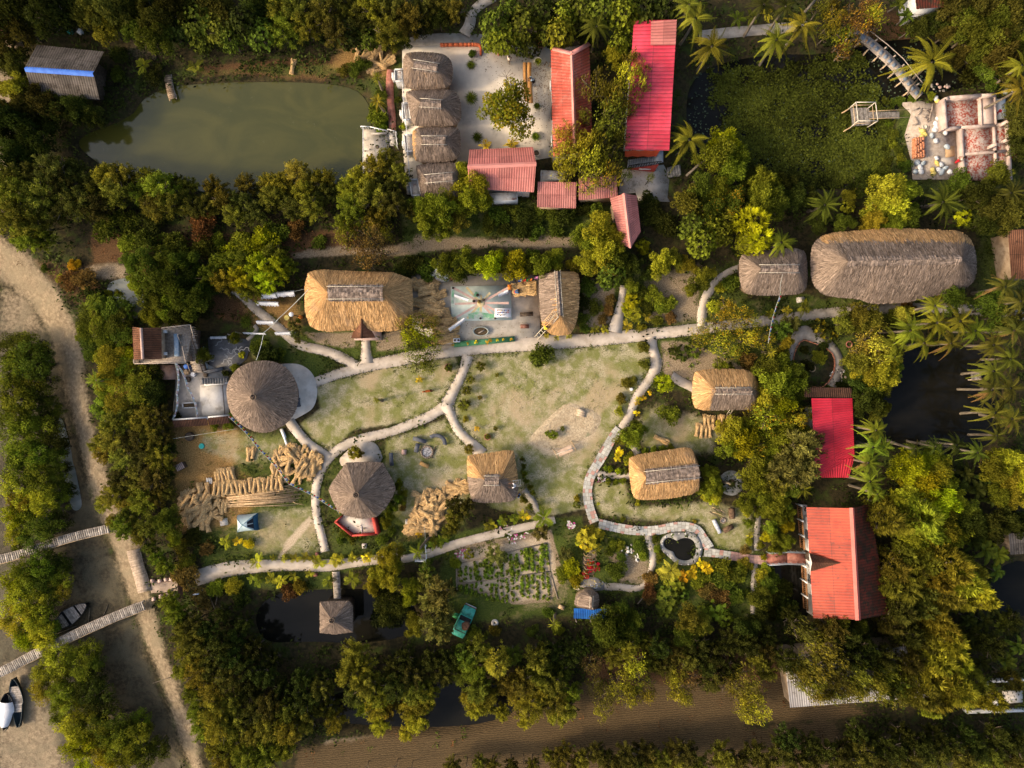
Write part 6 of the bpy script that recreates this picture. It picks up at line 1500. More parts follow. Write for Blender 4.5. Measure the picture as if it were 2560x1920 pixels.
def lounger():
 t=thing('wooden_daybed','pale wooden trough bed slung between two post crosses on the mud platform','daybed',tuple(G('M',1000,1340)));a,e=G('M',835,1400,.75),G('M',1165,1260,.75);m=mk('pale_planed_wood',(.52,.36,.24),(.66,.50,.37),3,.7,stretch=(1,1,1));d=(e-a).normalized();s=Vector((-d.y,d.x,0));b=MB();prof=[(-.34,.16),(-.26,.02),(0,-.05),(.26,.02),(.34,.16)]
 for i in range(4):b.add([a+s*prof[i][0]+Vector((0,0,prof[i][1])),e+s*prof[i][0]+Vector((0,0,prof[i][1])),e+s*prof[i+1][0]+Vector((0,0,prof[i+1][1])),a+s*prof[i+1][0]+Vector((0,0,prof[i+1][1]))],[(0,1,2,3),(3,2,1,0)])
 b.build('bed',m,t)
 for p,ends in ((G('M',760,1390),((705,1290),(835,1545))),(G('M',1230,1250),((1150,1100),(1260,1330)))):
  for x,y in ends:q=G('M',x,y);b=MB();b.tube([(q.x,q.y,.2),(p.x,p.y,1.0)],.045,6);b.build('support_pole',BAMBY,t)
 b=MB();b.tube([tuple(G('M',760,1430,.95)),tuple(G('M',1270,1245,.95))],.035,6);b.build('ridge_rod',BAMB,t)
lounger()
def wreck():
 import itertools
 a,c=G('V',870,330),G('V',370,1420);d=a-c;L=d.length;az=math.atan2(d.y,d.x);m=(a+c)/2;t=thing('derelict_car','derelict turquoise car with a rusted roof patch and an open door','car',(m.x,m.y,0),None,az)
 paint=mk('flaking_turquoise',(.03,.26,.19),(.08,.40,.31),2,.6,(.05,.05,.045),.60,2.2,bump=.2);u=d.normalized();s=Vector((-u.y,u.x,0));W=1.42;dk=mk('dark_car_interior',(.012,.010,.009),(.035,.03,.028),3,.7);rust=mk('brown_rust',(.10,.045,.025),(.24,.12,.065),5,.9)
 def P(f,w,z):return m+u*(f*L)+s*(w*W)+Vector((0,0,z))
 def loft(secs,name,mat):
  b=MB();V=[]
  for f,w,z0,z1 in secs:V+=[P(f,-w,z0),P(f,-w,z1-.05),P(f,-w*.88,z1),P(f,w*.88,z1),P(f,w,z1-.05),P(f,w,z0)]
  F=[(i*6+k,i*6+k+1,(i+1)*6+k+1,(i+1)*6+k) for i in range(len(secs)-1) for k in range(5)]+[tuple(range(5,-1,-1)),tuple((len(secs)-1)*6+k for k in range(6))];b.add(V,F);return b.build(name,mat,t)
 loft([(-.50,.44,.25,.78),(-.44,.49,.22,.84),(-.30,.5,.22,.86),(.0,.5,.22,.86),(.18,.5,.22,.86),(.20,.49,.22,.84)],'body',paint)
 loft([(.205,.49,.22,.84),(.34,.48,.24,.82),(.46,.45,.26,.74),(.49,.42,.3,.66)],'bonnet',paint)
 loft([(-.33,.44,.84,.88),(-.25,.41,.86,1.27),(-.2,.42,.86,1.32),(.02,.42,.86,1.32),(.06,.41,.86,1.27),(.17,.44,.84,.88)],'cabin',dk)
 b=MB();V=[P(f,w,1.335) for f in (-.25,.065) for w in (-.42,.42)];b.add([V[0],V[1],V[3],V[2]],[(0,1,2,3)]);b.prism([tuple(V[i])[:2] for i in (0,1,3,2)],1.30,1.345);rf=b.build('roof',paint,t)
 b=MB();cc=P(-.10,0,1.35);b.blob((cc.x,cc.y,1.35),(.46,.42,.035),14,4,.2);rp=b.build('rust_patch',rust,rf)
 b=MB();hinge,tip=P(.12,.5,.55),P(.05,1.02,.55);b.beam(hinge,tip,.07,.6);b.prism([tuple(P(f,w,0))[:2] for f,w in ((.13,.52),(.17,.92),(-.01,.97),(-.02,.56))],.80,.85);b.build('door',mk('green_car_door',(.03,.22,.06),(.07,.32,.12),2,.6),t)
 b=MB();b.beam(P(.51,-.42,.45),P(.51,.42,.45),.08,.14);b.build('bumper',STEELW,t);b=MB();b.beam(P(.495,-.46,.5),P(.495,.46,.5),.1,.3);b.build('grille',rust,t)
 for f in (-.32,.32):
  for sg in (-1,1):b=MB();b.tube([P(f,sg*.38,.27),P(f,sg*.51,.27)],.27,14);b.build('wheel',dk,t)
wreck()
# campfire on the right lawn
def log(label,tile,a,c,r,mat,group=None,z=None):
 p,q=G(tile,*a),G(tile,*c);z=r if z is None else z;p.z=q.z=z;b=MB();b.tube([p,p.lerp(q,.5),q],[r,r*1.05,r*.95],10);tag(b.build('log_seat',mat,None,True,loc=tuple(p)),label,'log',group)
log('thick silver-blue painted log seat by the sticks on the right lawn','H',(1432,705),(1495,835),.22,mk('silver_log',(.28,.30,.34),(.55,.57,.60),4,.7))
log('dark brown log seat with flat bark standing beside the sticks','H',(1605,590),(1612,690),.33,mk('rough_log',(.05,.03,.018),(.16,.10,.06),4,.95))
log('brown mossy log seat below the small fire ring on the right lawn','H',(1530,815),(1620,765),.28,bpy.data.materials['rough_log'])
for k in range(12):
 p=G('H',1480+R.uniform(-60,50),640+R.uniform(-50,60),.06+.03*k);a=math.radians(-50+R.uniform(-30,30));v=Vector((math.cos(a),math.sin(a),.05))*R.uniform(.4,.9);b=MB();b.tube([p-v,p+Vector((.05,.05,.03)),p+v],[.035,.03,.015],5);tag(b.build('firewood_stick',R.choice([BARK,BARKP,BAMBY]),None,True,loc=tuple(p)),'stick in the firewood pile beside the log seats','stick','firewood sticks by the log seats')
def small_ring():
 c=G('H',1530,715);t=thing('small_fire_ring','small brown stone fire ring between the log seats','fire pit',tuple(c));st=bpy.data.materials['pale_fire_stone']
 for k in range(10):a=k*.628;b=MB();b.blob((c.x+.26*math.cos(a),c.y+.26*math.sin(a),.08),(.09,.08,.09),8,5);b.build('ring_stone',st,t,True)
 b=MB();b.lathe(tuple(c+Vector((0,0,.04))),[(.25,0),(0,.02)],12);b.build('ash_bed',bpy.data.materials['ash'],t)
small_ring()
def ring_planter():
 c=G('H',1612,345);t=thing('round_stone_planter','round grey cobbled tree surround with a dark plant in its middle','planter',tuple(c));b=MB();b.lathe(tuple(c),[(1.32,-.05),(1.30,.16),(.8,.20),(.45,.18),(.42,.02)],40);b.build('cobbles',mk('grey_cobble',(.20,.19,.16),(.40,.38,.33),6,.9,(.12,.14,.06),.60,1.4,bump=.6),t)
 b=MB();b.lathe(tuple(c),[(.44,.08),(0,.1)],18);b.build('soil',bpy.data.materials['planter_soil'],t)
ring_planter()
def stone_heap(tile,x,y,n,rx,ry,label,group,mats,s=(.1,.2)):
 c=G(tile,x,y)
 for k in range(n):
  a=R.uniform(0,2*PI);r=math.sqrt(R.random());p=(c.x+rx*r*math.cos(a),c.y+ry*r*math.sin(a),.06+.2*(1-r));b=MB();q=R.uniform(*s);b.blob(p,(q,q*R.uniform(.6,1),q*.6),8,5,.18,rz=R.uniform(0,3));tag(b.build('garden_stone',R.choice(mats),None,False,loc=p),label,'stone',group)
PS=[bpy.data.materials['white_pebble'],STONEM,bpy.data.materials['pale_fire_stone']]
stone_heap('H',590,1000,16,.7,.6,'pale garden stone in the heap on the small green','stones of the garden heap',PS);stone_heap('H',685,1080,8,.3,.35,'white garden stone at the lower end of the heap','white stones of the garden heap',PS[:1])
stone_heap('6',1010,780,40,.9,1.1,'flat pale stone set in the curved garden path','flat stones of the curved path',PS,(.08,.16));stone_heap('N',1270,700,14,1.2,.4,'rubble stone on the bank by the black water','rubble stones on the bank',[STONEM,PINKW])
def trellis():
 t=thing('bamboo_arbour','narrow bamboo arbour walk hung with red blossom beside the vegetable plot','arbour',tuple(G('H',210,1130)));b=MB();P=GS('H',P2('150,1010 280,1010 240,1260 140,1260'),.05);b.add([tuple(p) for p in P],[(3,2,1,0)]);b.build('mat_floor',mk('coir_floor',(.17,.115,.075),(.30,.22,.155),4,.95),t)
 for k in range(6):
  y=1030+k*42;l,r=G('H',150,y),G('H',275-k*6,y);b=MB();b.tube([l,l+Vector((.05,0,1.5)),l.lerp(r,.5)+Vector((0,0,2.0)),r+Vector((-.05,0,1.5)),r],.035,6);b.build('hoop',BAMBY,t)
trellis()
def pen():
 t=thing('concrete_pen','low white-walled concrete pens at the far lower edge','pen',tuple(G('9',2000,1200)))
 for s in ('1838,1180 1842,1285','1842,1290 2290,1275','2010,1090 2290,1078','2035,1200 2040,1282','1838,1180 1990,1100'):P=GS('9',P2(s),.5);b=MB();b.beam((P[0].x,P[0].y,.2),(P[1].x,P[1].y,.2),.22,.7);b.build('wall',WHITEW,t)
 b=MB();b.prism(zp('9','2070,1150 2190,1140 2190,1215 2080,1225'),-.1,.3);b.build('slab',GREYC,t)
pen()
def keyhole_bed():
 t=thing('brick_edged_bed','heart-shaped dark garden bed edged with slanting red bricks','garden bed',tuple(G('6',860,670)));e=P2('720,700 735,610 780,535 850,560 930,590 985,640 990,720 960,800 900,850 820,830');pl=zp('6','720,700 735,610 780,535 850,560 930,590 985,640 990,720 960,800 900,850 820,830 750,790');pl=smooth_poly(pl,1);b=MB();b.prism(pl,-.1,.14);b.build('soil',mk('weedy_soil',(.028,.032,.012),(.09,.075,.035),3,.95,(.05,.075,.015),.55,1.0),t)
 rs,per=resample(pl,100)
 for i,p in enumerate(rs):
  if i%1==0 and i<96:b=MB();q=rs[(i+1)%100];a=math.atan2(q[1]-p[1],q[0]-p[0]);b.box((p[0],p[1],.16),(.1,.07,.34),a+.5,ry=.5);b.build('edging_brick',CLAYB if i%3 else BRICKP,t)
keyhole_bed()
p=G('6',845,723);b=MB();b.tube([p+Vector((.34*math.cos(k*PI/9),.34*math.sin(k*PI/9),.2)) for k in range(19)],.05,6);tag(b.build('bamboo_hoop',BAMBY,None,True,loc=tuple(p)),'pale hoop lying in the brick-edged garden bed','hoop')
p=G('6',1085,568);b=MB();b.tube([p+Vector((.3*math.cos(k*PI/9),.3*math.sin(k*PI/9),.12)) for k in range(19)],.07,6);tag(b.build('clay_ring',BRICKP,None,True,loc=tuple(p)),'clay ring on bare soil beyond the curved stone path','ring')
p=G('8',995,712);b=MB();b.lathe(tuple(p),[(.38,0),(.38,.14),(.12,.15),(.1,.02)],22);tag(b.build('millstone',GREYC,None,loc=tuple(p)),'round grey millstone on the grass right of the wreck','stone')
bench('small pale plank bench beside the tiny blue-roofed hut','8',(1405,600),(1440,615),.4,.3,BAMBY)
bench('dark bench with a grey back at the edge of the round pavilion','L',(1885,950),(1895,1050),.5,.42,SLATE,-.9)
def box_planter():
 c=G('L',680,1032);t=thing('white_planter','white rectangular planter with brown soil on the terrace','planter',tuple(c))
 for s in ('605,1008 750,1000','750,1000 752,1055','752,1055 608,1062','608,1062 605,1008'):P=GS('L',P2(s),.3);b=MB();b.beam((P[0].x,P[0].y,.2),(P[1].x,P[1].y,.2),.12,.4);b.build('wall',WHITEW,t)
 b=MB();b.prism(zp('L','615,1015 743,1008 744,1050 617,1056'),.1,.3);b.build('soil',bpy.data.materials['planter_soil'],t)
box_planter()
wire('dark guide line across the white terrace floor',[('L',1042,795,.12),('L',1070,1135,.12)],.03,0,WOODD,'floor_cable')
for lbl,tl,x,y,r,h,m in (('blue plastic drum at the foot of the lookout stairs','L',675,605,.26,.8,BLUEP),('patterned sack of scraps by the lookout stairs','L',660,665,.3,.5,BAMBY),('black tyre-like tub on the terrace by the lookout stairs','L',672,745,.3,.4,WOODD),('white sack at the foot of the lookout stairs','L',732,690,.26,.35,FLC[1]),('blue and white bundle beside the lookout stairs','L',852,600,.42,.5,SACKM[2]),('teal barrel beside the blue-ridged house','1',460,208,.32,.6,mk('teal_plastic',(.02,.25,.22),(.04,.33,.29),2,.5)),('pale bucket beside the teal barrel','1',525,212,.28,.5,FLC[1]),('old tyre ring by the upper pond bank','1',998,375,.26,.2,WOODD),('teal plastic sheet on the hay yard','T',412,250,.3,.12,mk('teal_sheet',(.02,.33,.27),(.04,.42,.35),2,.6)),('black covered machine at the top of the hay yard','T',262,115,.48,.5,WOODD),('pale yellow sack beside the washing lines','K',1235,985,.3,.3,SACKM[1]),('white stone at the curve of the big lawn path','5',1872,857,.18,.2,FLC[1]),('black drum behind the long slate log of the terrace','L',870,695,.24,.4,WOODD)):
 p=G(tl,x,y);t=thing('container',lbl,'container',tuple(p));b=MB();b.lathe(tuple(p),[(r*.8,0),(r,h*.25),(r*.98,h*.85),(r*.85,h)],14);b.build('body',m,t,True);b=MB();b.lathe(tuple(p),[(r*.85,h),(r*.4,h*1.04),(0,h*1.03)],14);b.build('top',m,t,True)
b=MB();a,e=G('L',850,665,.25),G('L',1050,625,.25);b.tube([a,a.lerp(e,.5),e],.2,10);tag(b.build('dark_log',SLATE,None,True,loc=tuple(a)),'long dark log lying between the slate floor and the steps','log')
def coop():
 p=G('T',150,525);t=thing('chicken_coop','small pinkish slatted coop in the straw litter of the hay yard','coop',tuple(p),None,.5);b=MB();b.box(p+Vector((0,0,.35)),(.9,.6,.7),.5);b.build('box',WOODD,t)
 for k in range(5):b=MB();q=p+Vector((math.cos(.5)*(-.36+k*.18),math.sin(.5)*(-.36+k*.18),.73));b.box(q,(.12,.66,.05),.5);b.build('slat',PINKW,t)
coop()
for k in range(9):
 a,e=G('T',475+k*9,690+R.uniform(-8,8),.12),G('T',480+k*9+R.uniform(-6,10),770+R.uniform(-10,10),.12);b=MB();b.tube([a,e],.025,5);tag(b.build('white_stake',STEELW,None,loc=tuple(a)),'thin white stake in the bundle at the end of the straw row','stake','white stakes by the straw row')
# ---------------------------------------------------------------- saplings along the field
for i,(x,y) in enumerate(((187,1600),(372,1590),(470,1600),(725,1590),(818,1580),(905,1590),(1008,1560),(1180,1555),(1272,1560),(1352,1530),(1540,1500),(1620,1495),(1700,1500),(1800,1490),(1890,1490),(1985,1480),(2060,1475),(2140,1470))):
 bare_sapling(f'thin leafless sapling in the row along the stubble field bank, {ORD[i]} from the left','8',x,y,.45,1.9)
# ---------------------------------------------------------------- vegetation
def leaf_mat(name,accent=None,th=.9,amp=1.0,trans=.3,rough=.7):
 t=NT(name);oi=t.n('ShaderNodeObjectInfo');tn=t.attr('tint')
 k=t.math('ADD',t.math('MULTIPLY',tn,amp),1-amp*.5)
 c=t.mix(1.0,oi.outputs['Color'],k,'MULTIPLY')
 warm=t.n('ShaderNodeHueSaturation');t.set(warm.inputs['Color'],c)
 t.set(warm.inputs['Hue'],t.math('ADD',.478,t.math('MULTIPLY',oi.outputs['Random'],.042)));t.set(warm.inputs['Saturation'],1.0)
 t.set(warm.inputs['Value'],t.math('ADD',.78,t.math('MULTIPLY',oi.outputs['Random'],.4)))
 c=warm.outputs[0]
 if accent:c=t.mix(t.sstep(tn,th-.02,th+.02),c,accent)
 b=t.n('ShaderNodeBsdfPrincipled');t.set(b.inputs['Base Color'],c);b.inputs['Roughness'].default_value=rough;b.inputs['Specular IOR Level'].default_value=.06
 tr=t.n('ShaderNodeBsdfTranslucent');t.set(tr.inputs[0],c)
 mx=t.n('ShaderNodeMixShader');mx.inputs[0].default_value=trans
 t.t.links.new(b.outputs[0],mx.inputs[1]);t.t.links.new(tr.outputs[0],mx.inputs[2]);t.t.links.new(mx.outputs[0],t.out.inputs[0])
 return t.m
LEAF=leaf_mat('leaf',None,amp=1.6)
LEAFO=leaf_mat('leaf_with_orange',(.52,.30,.018),.84,1.5)
LEAFY=leaf_mat('leaf_with_yellow',(.36,.27,.015),.80,1.15)
LEAFR=leaf_mat('leaf_with_red_bracts',(.45,.012,.015),.62,1.15)
LEAFB=leaf_mat('leaf_with_dry_clusters',(.22,.125,.04),.80,1.15)
def unit(v):return v/(np.linalg.norm(v,axis=-1,keepdims=True)+1e-9)
def leaves(c,ax,nr,L,W,fold=0.0):
 """diamond leaf blades: centre base c, axis ax, normal nr"""
 n=len(c);ax=unit(ax);sd=unit(np.cross(nr,ax));nr=np.cross(ax,sd)
 L=np.broadcast_to(L,(n,))[:,None];W=np.broadcast_to(W,(n,))[:,None]
 V=np.stack([c,c+ax*L*.45+sd*W/2+nr*W*fold,c+ax*L,c+ax*L*.45-sd*W/2+nr*W*fold],1)
 return V.reshape(-1,3)
def leafmesh(name,V,tint,mat):
 F=np.arange(len(V)).reshape(-1,4);me=bpy.data.meshes.new(name)
 fill_mesh(me,V,F,None,np.clip(tint,0,1));me.materials.append(mat);return me
def rdir(n,g,zmin=-1.0):
 v=unit(g.normal(size=(n*3,3)));v=v[v[:,2]>zmin]
 while len(v)<n:v=np.concatenate([v,v])
 return v[:n]
def cr_broad(seed,nl=38,per=240,lr=(.20,.34),L=.082,W=.047,open_=0.0,zlo=.30,flat=.62):
 g=np.random.default_rng(seed);V=[];T=[]
 d=rdir(nl,g,-.35);rad=(g.uniform(.36,.92,nl)*(1+.16*np.sin(3*np.arctan2(d[:,1],d[:,0])+g.uniform(0,6))))[:,None]
 cen=d*rad*np.array([1,1,flat*.55])+np.array([0,0,zlo+(1-zlo)*.5])
 for i in range(nl):
  r=g.uniform(*lr)*(.75 if g.random()<.4 else 1.0);m=int(per*(r/.3) ** 2*(1-open_*g.random()))
  q=rdir(m,g,-.55);p=cen[i]+q*r*g.uniform(.55,1.05,(m,1))*np.array([1,1,.42])
  nrm=unit(q*.6+np.array([0,0,.7])+g.normal(size=(m,3))*.45);ax=unit(q*.7+g.normal(size=(m,3))*.7)
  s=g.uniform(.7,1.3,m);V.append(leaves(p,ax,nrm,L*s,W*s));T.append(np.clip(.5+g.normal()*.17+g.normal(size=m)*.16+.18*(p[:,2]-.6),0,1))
 return np.concatenate(V),np.concatenate(T)
def cr_rosette(seed,n=310,k=10,L=.092,W=.046,zlo=.28):
 g=np.random.default_rng(seed);d=rdir(n,g,-.45)
 lob=rdir(9,g,-.1);bulge=1+.22*np.max(d@lob.T,1)
 p=d*(g.uniform(.48,.88,n)*bulge/1.12)[:,None]*np.array([1,1,.37])+np.array([0,0,zlo+(1-zlo)*.5])
 V=[];T=[]
 for i in range(n):
  nr=unit((d[i]+np.array([0,0,.8])+g.normal(size=3)*.3)[None])[0]
  a=unit(np.cross(nr,np.array([.3,.5,.1]))[None])[0];b=np.cross(nr,a);th=np.arange(k)*2*PI/k+g.random()*6
  ax=np.cos(th)[:,None]*a+np.sin(th)[:,None]*b+nr*g.uniform(.1,.5,(k,1));s=g.uniform(.75,1.25,k)
  V.append(leaves(np.repeat(p[i][None],k,0),ax*np.array([1,1,.5]),np.repeat(nr[None],k,0),L*s,W*s));T.append(np.clip(.5+g.normal()*.27+g.normal(size=k)*.08,0,1))
 return np.concatenate(V),np.concatenate(T)
def cr_feather(seed,nb=34,tw=17,per=12,L=.085,W=.028,droop=.25,spread=1.0,up=.5):
 g=np.random.default_rng(seed);V=[];T=[]
 for i in range(nb):
  az=i*2.399+g.normal()*.3;f=math.sqrt((i+.5)/nb);reach=(.25+.75*f)*g.uniform(.82,1.0)*spread
  zt=.98-.5*f ** 1.6+g.normal()*.05;a=np.array([math.cos(az),math.sin(az),0]);tt=.5+g.normal()*.2
  for j in range(tw):
   u=.3+.7*(j+.5)/tw;p=a*reach*u+np.array([0,0,.42+(zt-.42)*math.sin(u*1.5)])
   p=p+g.normal(size=3)*np.array([.05,.05,.02])
   m=per;az2=az+g.uniform(-1.3,1.3,m);ax=np.stack([np.cos(az2),np.sin(az2),g.uniform(-droop,up*.5,m)],1)
   st=p+g.normal(size=(m,3))*np.array([.035,.035,.018]);s=g.uniform(.6,1.4,m)
   nr=np.array([0,0,1.0])+g.normal(size=(m,3))*.5
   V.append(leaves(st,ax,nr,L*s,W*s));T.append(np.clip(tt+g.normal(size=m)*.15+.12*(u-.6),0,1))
 return np.concatenate(V),np.concatenate(T)
def cr_casuarina(seed,nb=46,L=.23,W=.022):
 g=np.random.default_rng(seed);V=[];T=[]
 for i in range(nb):
  az=i*2.399+g.normal()*.3;f=math.sqrt((i+.5)/nb);a=np.array([math.cos(az),math.sin(az),0]);tt=.5+g.normal()*.2
  for j in range(4):
   u=(.45+.55*(j+.6)/4)*(.2+.8*f);p=a*u+np.array([0,0,.98-.62*f*(j+2)/5+g.normal()*.04])+g.normal(size=3)*np.array([.05,.05,.02])
   m=22;az2=az+g.normal(size=m)*.65;ax=np.stack([np.cos(az2),np.sin(az2),g.uniform(-.05,.35,m)],1);s=g.uniform(.5,1.1,m)
   V.append(leaves(p+g.normal(size=(m,3))*np.array([.03,.03,.012]),ax,np.array([0,0,1.0])+g.normal(size=(m,3))*.6,L*s,W*s*1.5));T.append(np.clip(tt+g.normal(size=m)*.15,0,1))
 return np.concatenate(V),np.concatenate(T)
def frond(g,az,rise,reach,droop,nl=30,LL=.30,W=.030,sag=.35):
 """one pinnate leaf as leaflets on both sides of an arching rib; unit length"""
 u=np.linspace(.10,1,nl);a=np.array([math.cos(az),math.sin(az),0]);s=np.array([-a[1],a[0],0])
 r=reach*u;z=rise*u-droop*u ** 2.2
 bend=g.normal()*.20*u ** 2
 p=a*r[:,None]+s*bend[:,None]+np.array([0,0,1.0])*z[:,None]
 tg=unit(np.gradient(p,axis=0));V=[]
 for sg in (-1,1):
  ln=LL*np.sin(np.clip(u*1.05+.1,0,1)*PI*.93) ** .6*g.uniform(.85,1.15,nl)
  ax=s*sg*.8+tg*.75+np.array([0,0,-sag])+g.normal(size=(nl,3))*.07
  V.append(leaves(p,ax,np.array([0,0,1.0])+s*-sg*.5+np.zeros((nl,3)),ln,W))
 rib=[]
 for i in range(nl-1):
  w=.014*(1-u[i]*.7);rib+=[p[i]-s*w,p[i]+s*w,p[i+1]+s*w*.9,p[i+1]-s*w*.9]
 V.append(np.array(rib));return np.concatenate(V)
def cr_palm(seed,n=21,LL=.155,W=.017,nl=46,old=.25,stiff=0.0,sag=.4):
 g=np.random.default_rng(seed);V=[];T=[]
 for i in range(n):
  f=(i+.5)/n;az=i*2.399+g.normal()*.15
  v=frond(g,az+g.normal()*.25,.85-1.05*f+stiff*.2+g.normal()*.08,(.62+.38*min(f*1.6,1))*g.uniform(.72,1.08),.38+.40*f-stiff*.25,nl,LL*g.uniform(.8,1.15),W,sag)
  V.append(v);tt=.46+g.normal()*.2+(.42 if g.random()<old*f else 0);T.append(np.clip(tt+g.normal(size=len(v) // 4)*.06,0,1))
 return np.concatenate(V),np.concatenate(T)
def cr_banana(seed,n=9):
 g=np.random.default_rng(seed);V=[];T=[]
 for i in range(n):
  az=i*2.399+g.normal()*.2;a=np.array([math.cos(az),math.sin(az),0]);s=np.array([-a[1],a[0],0]);N=12
  u=np.linspace(.05,1,N);f=i/n;r=(.45+.55*f)*u;z=(.75-.5*f)*u-(.45)*u ** 2.2
  w=.15*np.sin(np.clip(u*.97+.03,0,1)*PI) ** .55;p=a*r[:,None]+np.array([0,0,1.0])*z[:,None]
  for sg in (-1,1):
   q=p+s*sg*w[:,None]+np.array([0,0,.07])*(w/.15)[:,None]
   for j in range(N-1):
    V.append(np.array([p[j],p[j+1],q[j+1]*.97+p[j+1]*.03,q[j]*.98+p[j]*.02]));T.append(np.array([np.clip(.45+.1*sg+g.normal()*.06,0,1)]))
 return np.concatenate(V),np.concatenate(T)
def cr_sword(seed,n=70,L=1.0,W=.075):
 g=np.random.default_rng(seed);V=[];T=[]
 for i in range(n):
  f=i/n;az=i*2.399;el=1.35-1.25*f+g.normal()*.1;a=np.array([math.cos(az),math.sin(az),0]);s=np.array([-a[1],a[0],0]);ln=L*g.uniform(.75,1.05)
  q=[np.array([0,0,.05]),a*ln*.55*math.cos(el)+np.array([0,0,ln*.55*math.sin(el)+.05]),a*ln*math.cos(el*.85)+np.array([0,0,ln*math.sin(el)*.9-.12*ln])]
  for j in range(2):
   w0,w1=(W*.6,W) if j==0 else (W,W*.1);V.append(np.array([q[j]-s*w0/2,q[j]+s*w0/2,q[j+1]+s*w1/2,q[j+1]-s*w1/2]));T.append(np.array([np.clip(.5+g.normal()*.2,0,1)]))
 return np.concatenate(V),np.concatenate(T)
def trunk_mesh(seed,limbs=5,top=.62,r=.06,lean=.12,mat=BARK):
 g=random.Random(seed);b=MB();x,y=g.uniform(-lean,lean),g.uniform(-lean,lean)
 b.tube([(0,0,-.08),(x*.3,y*.3,top*.4),(x,y,top)],[r*1.25,r*.9,r*.5],7)
 for i in range(limbs):
  az=i*2*PI/limbs+g.uniform(-.4,.4);h=top*g.uniform(.5,.95);e=g.uniform(.5,.8);k=h/top
  s=(x*k,y*k,h);m=(x+math.cos(az)*e*.5,y+math.sin(az)*e*.5,h+.12);en=(x+math.cos(az)*e,y+math.sin(az)*e,h+.26)
  b.tube([s,m,en],[r*.5,r*.34,r*.12],5)
  for s2 in (-1,1):b.tube([m,(m[0]+math.cos(az+s2*.7)*e*.4,m[1]+math.sin(az+s2*.7)*e*.4,m[2]+.14)],[r*.28,r*.08],4)
 me=bpy.data.meshes.new('trunk');fill_mesh(me,b.v,b.f,None,b.t);me.materials.append(mat);me.polygons.foreach_set('use_smooth',[True]*len(me.polygons));return me
def palm_trunk(seed):
 g=random.Random(seed);b=MB();x,y=g.uniform(-.3,.3),g.uniform(-.3,.3)
 pts=[(x*(k/10-1) ** 2*1.0-x*0,y*(k/10-1) ** 2,k/10) for k in range(11)]
 b.tube([(p[0],p[1],p[2]-(.05 if i==0 else 0)) for i,p in enumerate(pts)],[.15-.006*k+(.05 if k==0 else 0) for k in range(11)],8)
 me=bpy.data.meshes.new('trunk');fill_mesh(me,b.v,b.f,None,b.t);me.materials.append(BARKP);me.polygons.foreach_set('use_smooth',[True]*len(me.polygons));return me
NV=4
def mesh_set(fn,name,mat,**kw):return [leafmesh(name,*fn(s*7+3,**kw),mat) for s in range(NV)]
TRUNKS=[trunk_mesh(s) for s in range(4)];TRUNKP=[trunk_mesh(s+9,6,.72,.04,.2,BARKP) for s in range(3)];PTR=[palm_trunk(s) for s in range(4)]
CM={}
def crown(sp,acc=''):
 key=sp+acc
 if key in CM:return CM[key]
 m={'':LEAF,'O':LEAFO,'Y':LEAFY,'R':LEAFR,'B':LEAFB}[acc]
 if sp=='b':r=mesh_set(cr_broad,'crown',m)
 elif sp=='l':r=mesh_set(cr_rosette,'crown',m)
 elif sp=='m':r=mesh_set(cr_broad,'crown',m,nl=46,per=170,lr=(.18,.30),L=.07,W=.042)
 elif sp=='s':r=mesh_set(cr_broad,'crown',m,nl=40,per=70,lr=(.14,.26),L=.085,W=.05,open_=.4)
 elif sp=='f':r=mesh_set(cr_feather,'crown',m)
 elif sp=='e':r=mesh_set(cr_feather,'crown',m,nb=26,tw=12,per=9,L=.16,W=.04,droop=.3)
 elif sp=='c':r=mesh_set(cr_casuarina,'crown',m)
 elif sp=='p':r=mesh_set(cr_palm,'crown',m)
 elif sp=='d':r=mesh_set(cr_palm,'crown',m,n=24,LL=.13,W=.016,nl=44,stiff=.6,old=.1,sag=.15)
 elif sp=='a':r=mesh_set(cr_palm,'crown',m,n=8,LL=.38,W=.06,nl=16,stiff=.8,old=.5,sag=.25)
 elif sp=='n':r=mesh_set(cr_banana,'crown',m)
 elif sp=='y':r=mesh_set(cr_sword,'foliage',m)
 elif sp=='h':r=mesh_set(cr_broad,'foliage',m,nl=20,per=95,lr=(.25,.42),L=.17,W=.09,zlo=.0,flat=.9)
 elif sp=='k':r=mesh_set(cr_feather,'foliage',m,nb=26,tw=9,per=8,L=.2,W=.055,droop=.2)
 elif sp=='r':r=mesh_set(cr_rosette,'foliage',m,n=46,k=9,L=.24,W=.10,zlo=0.0)
 CM[key]=r;return r
SPN={'b':('leafy_tree','leafy tree','tree'),'l':('broad_leaved_tree','broad-leaved tree','tree'),'m':('mangrove_tree','mangrove tree','tree'),'s':('thin_crowned_tree','thin-crowned tree','tree'),
 'f':('feathery_tree','feathery tree','tree'),'e':('wispy_tree','wispy tree','tree'),'c':('casuarina_tree','plumed casuarina','tree'),'p':('coconut_palm','coconut palm','palm'),'d':('date_palm','date palm','palm'),
 'a':('areca_palm','small palm','palm'),'n':('banana_plant','banana plant','plant'),'y':('sword_leaved_plant','spiky plant','plant'),'h':('shrub','shrub','shrub'),'k':('feathery_shrub','feathery shrub','shrub'),'r':('rosette_shrub','rosette-leaved shrub','shrub')}
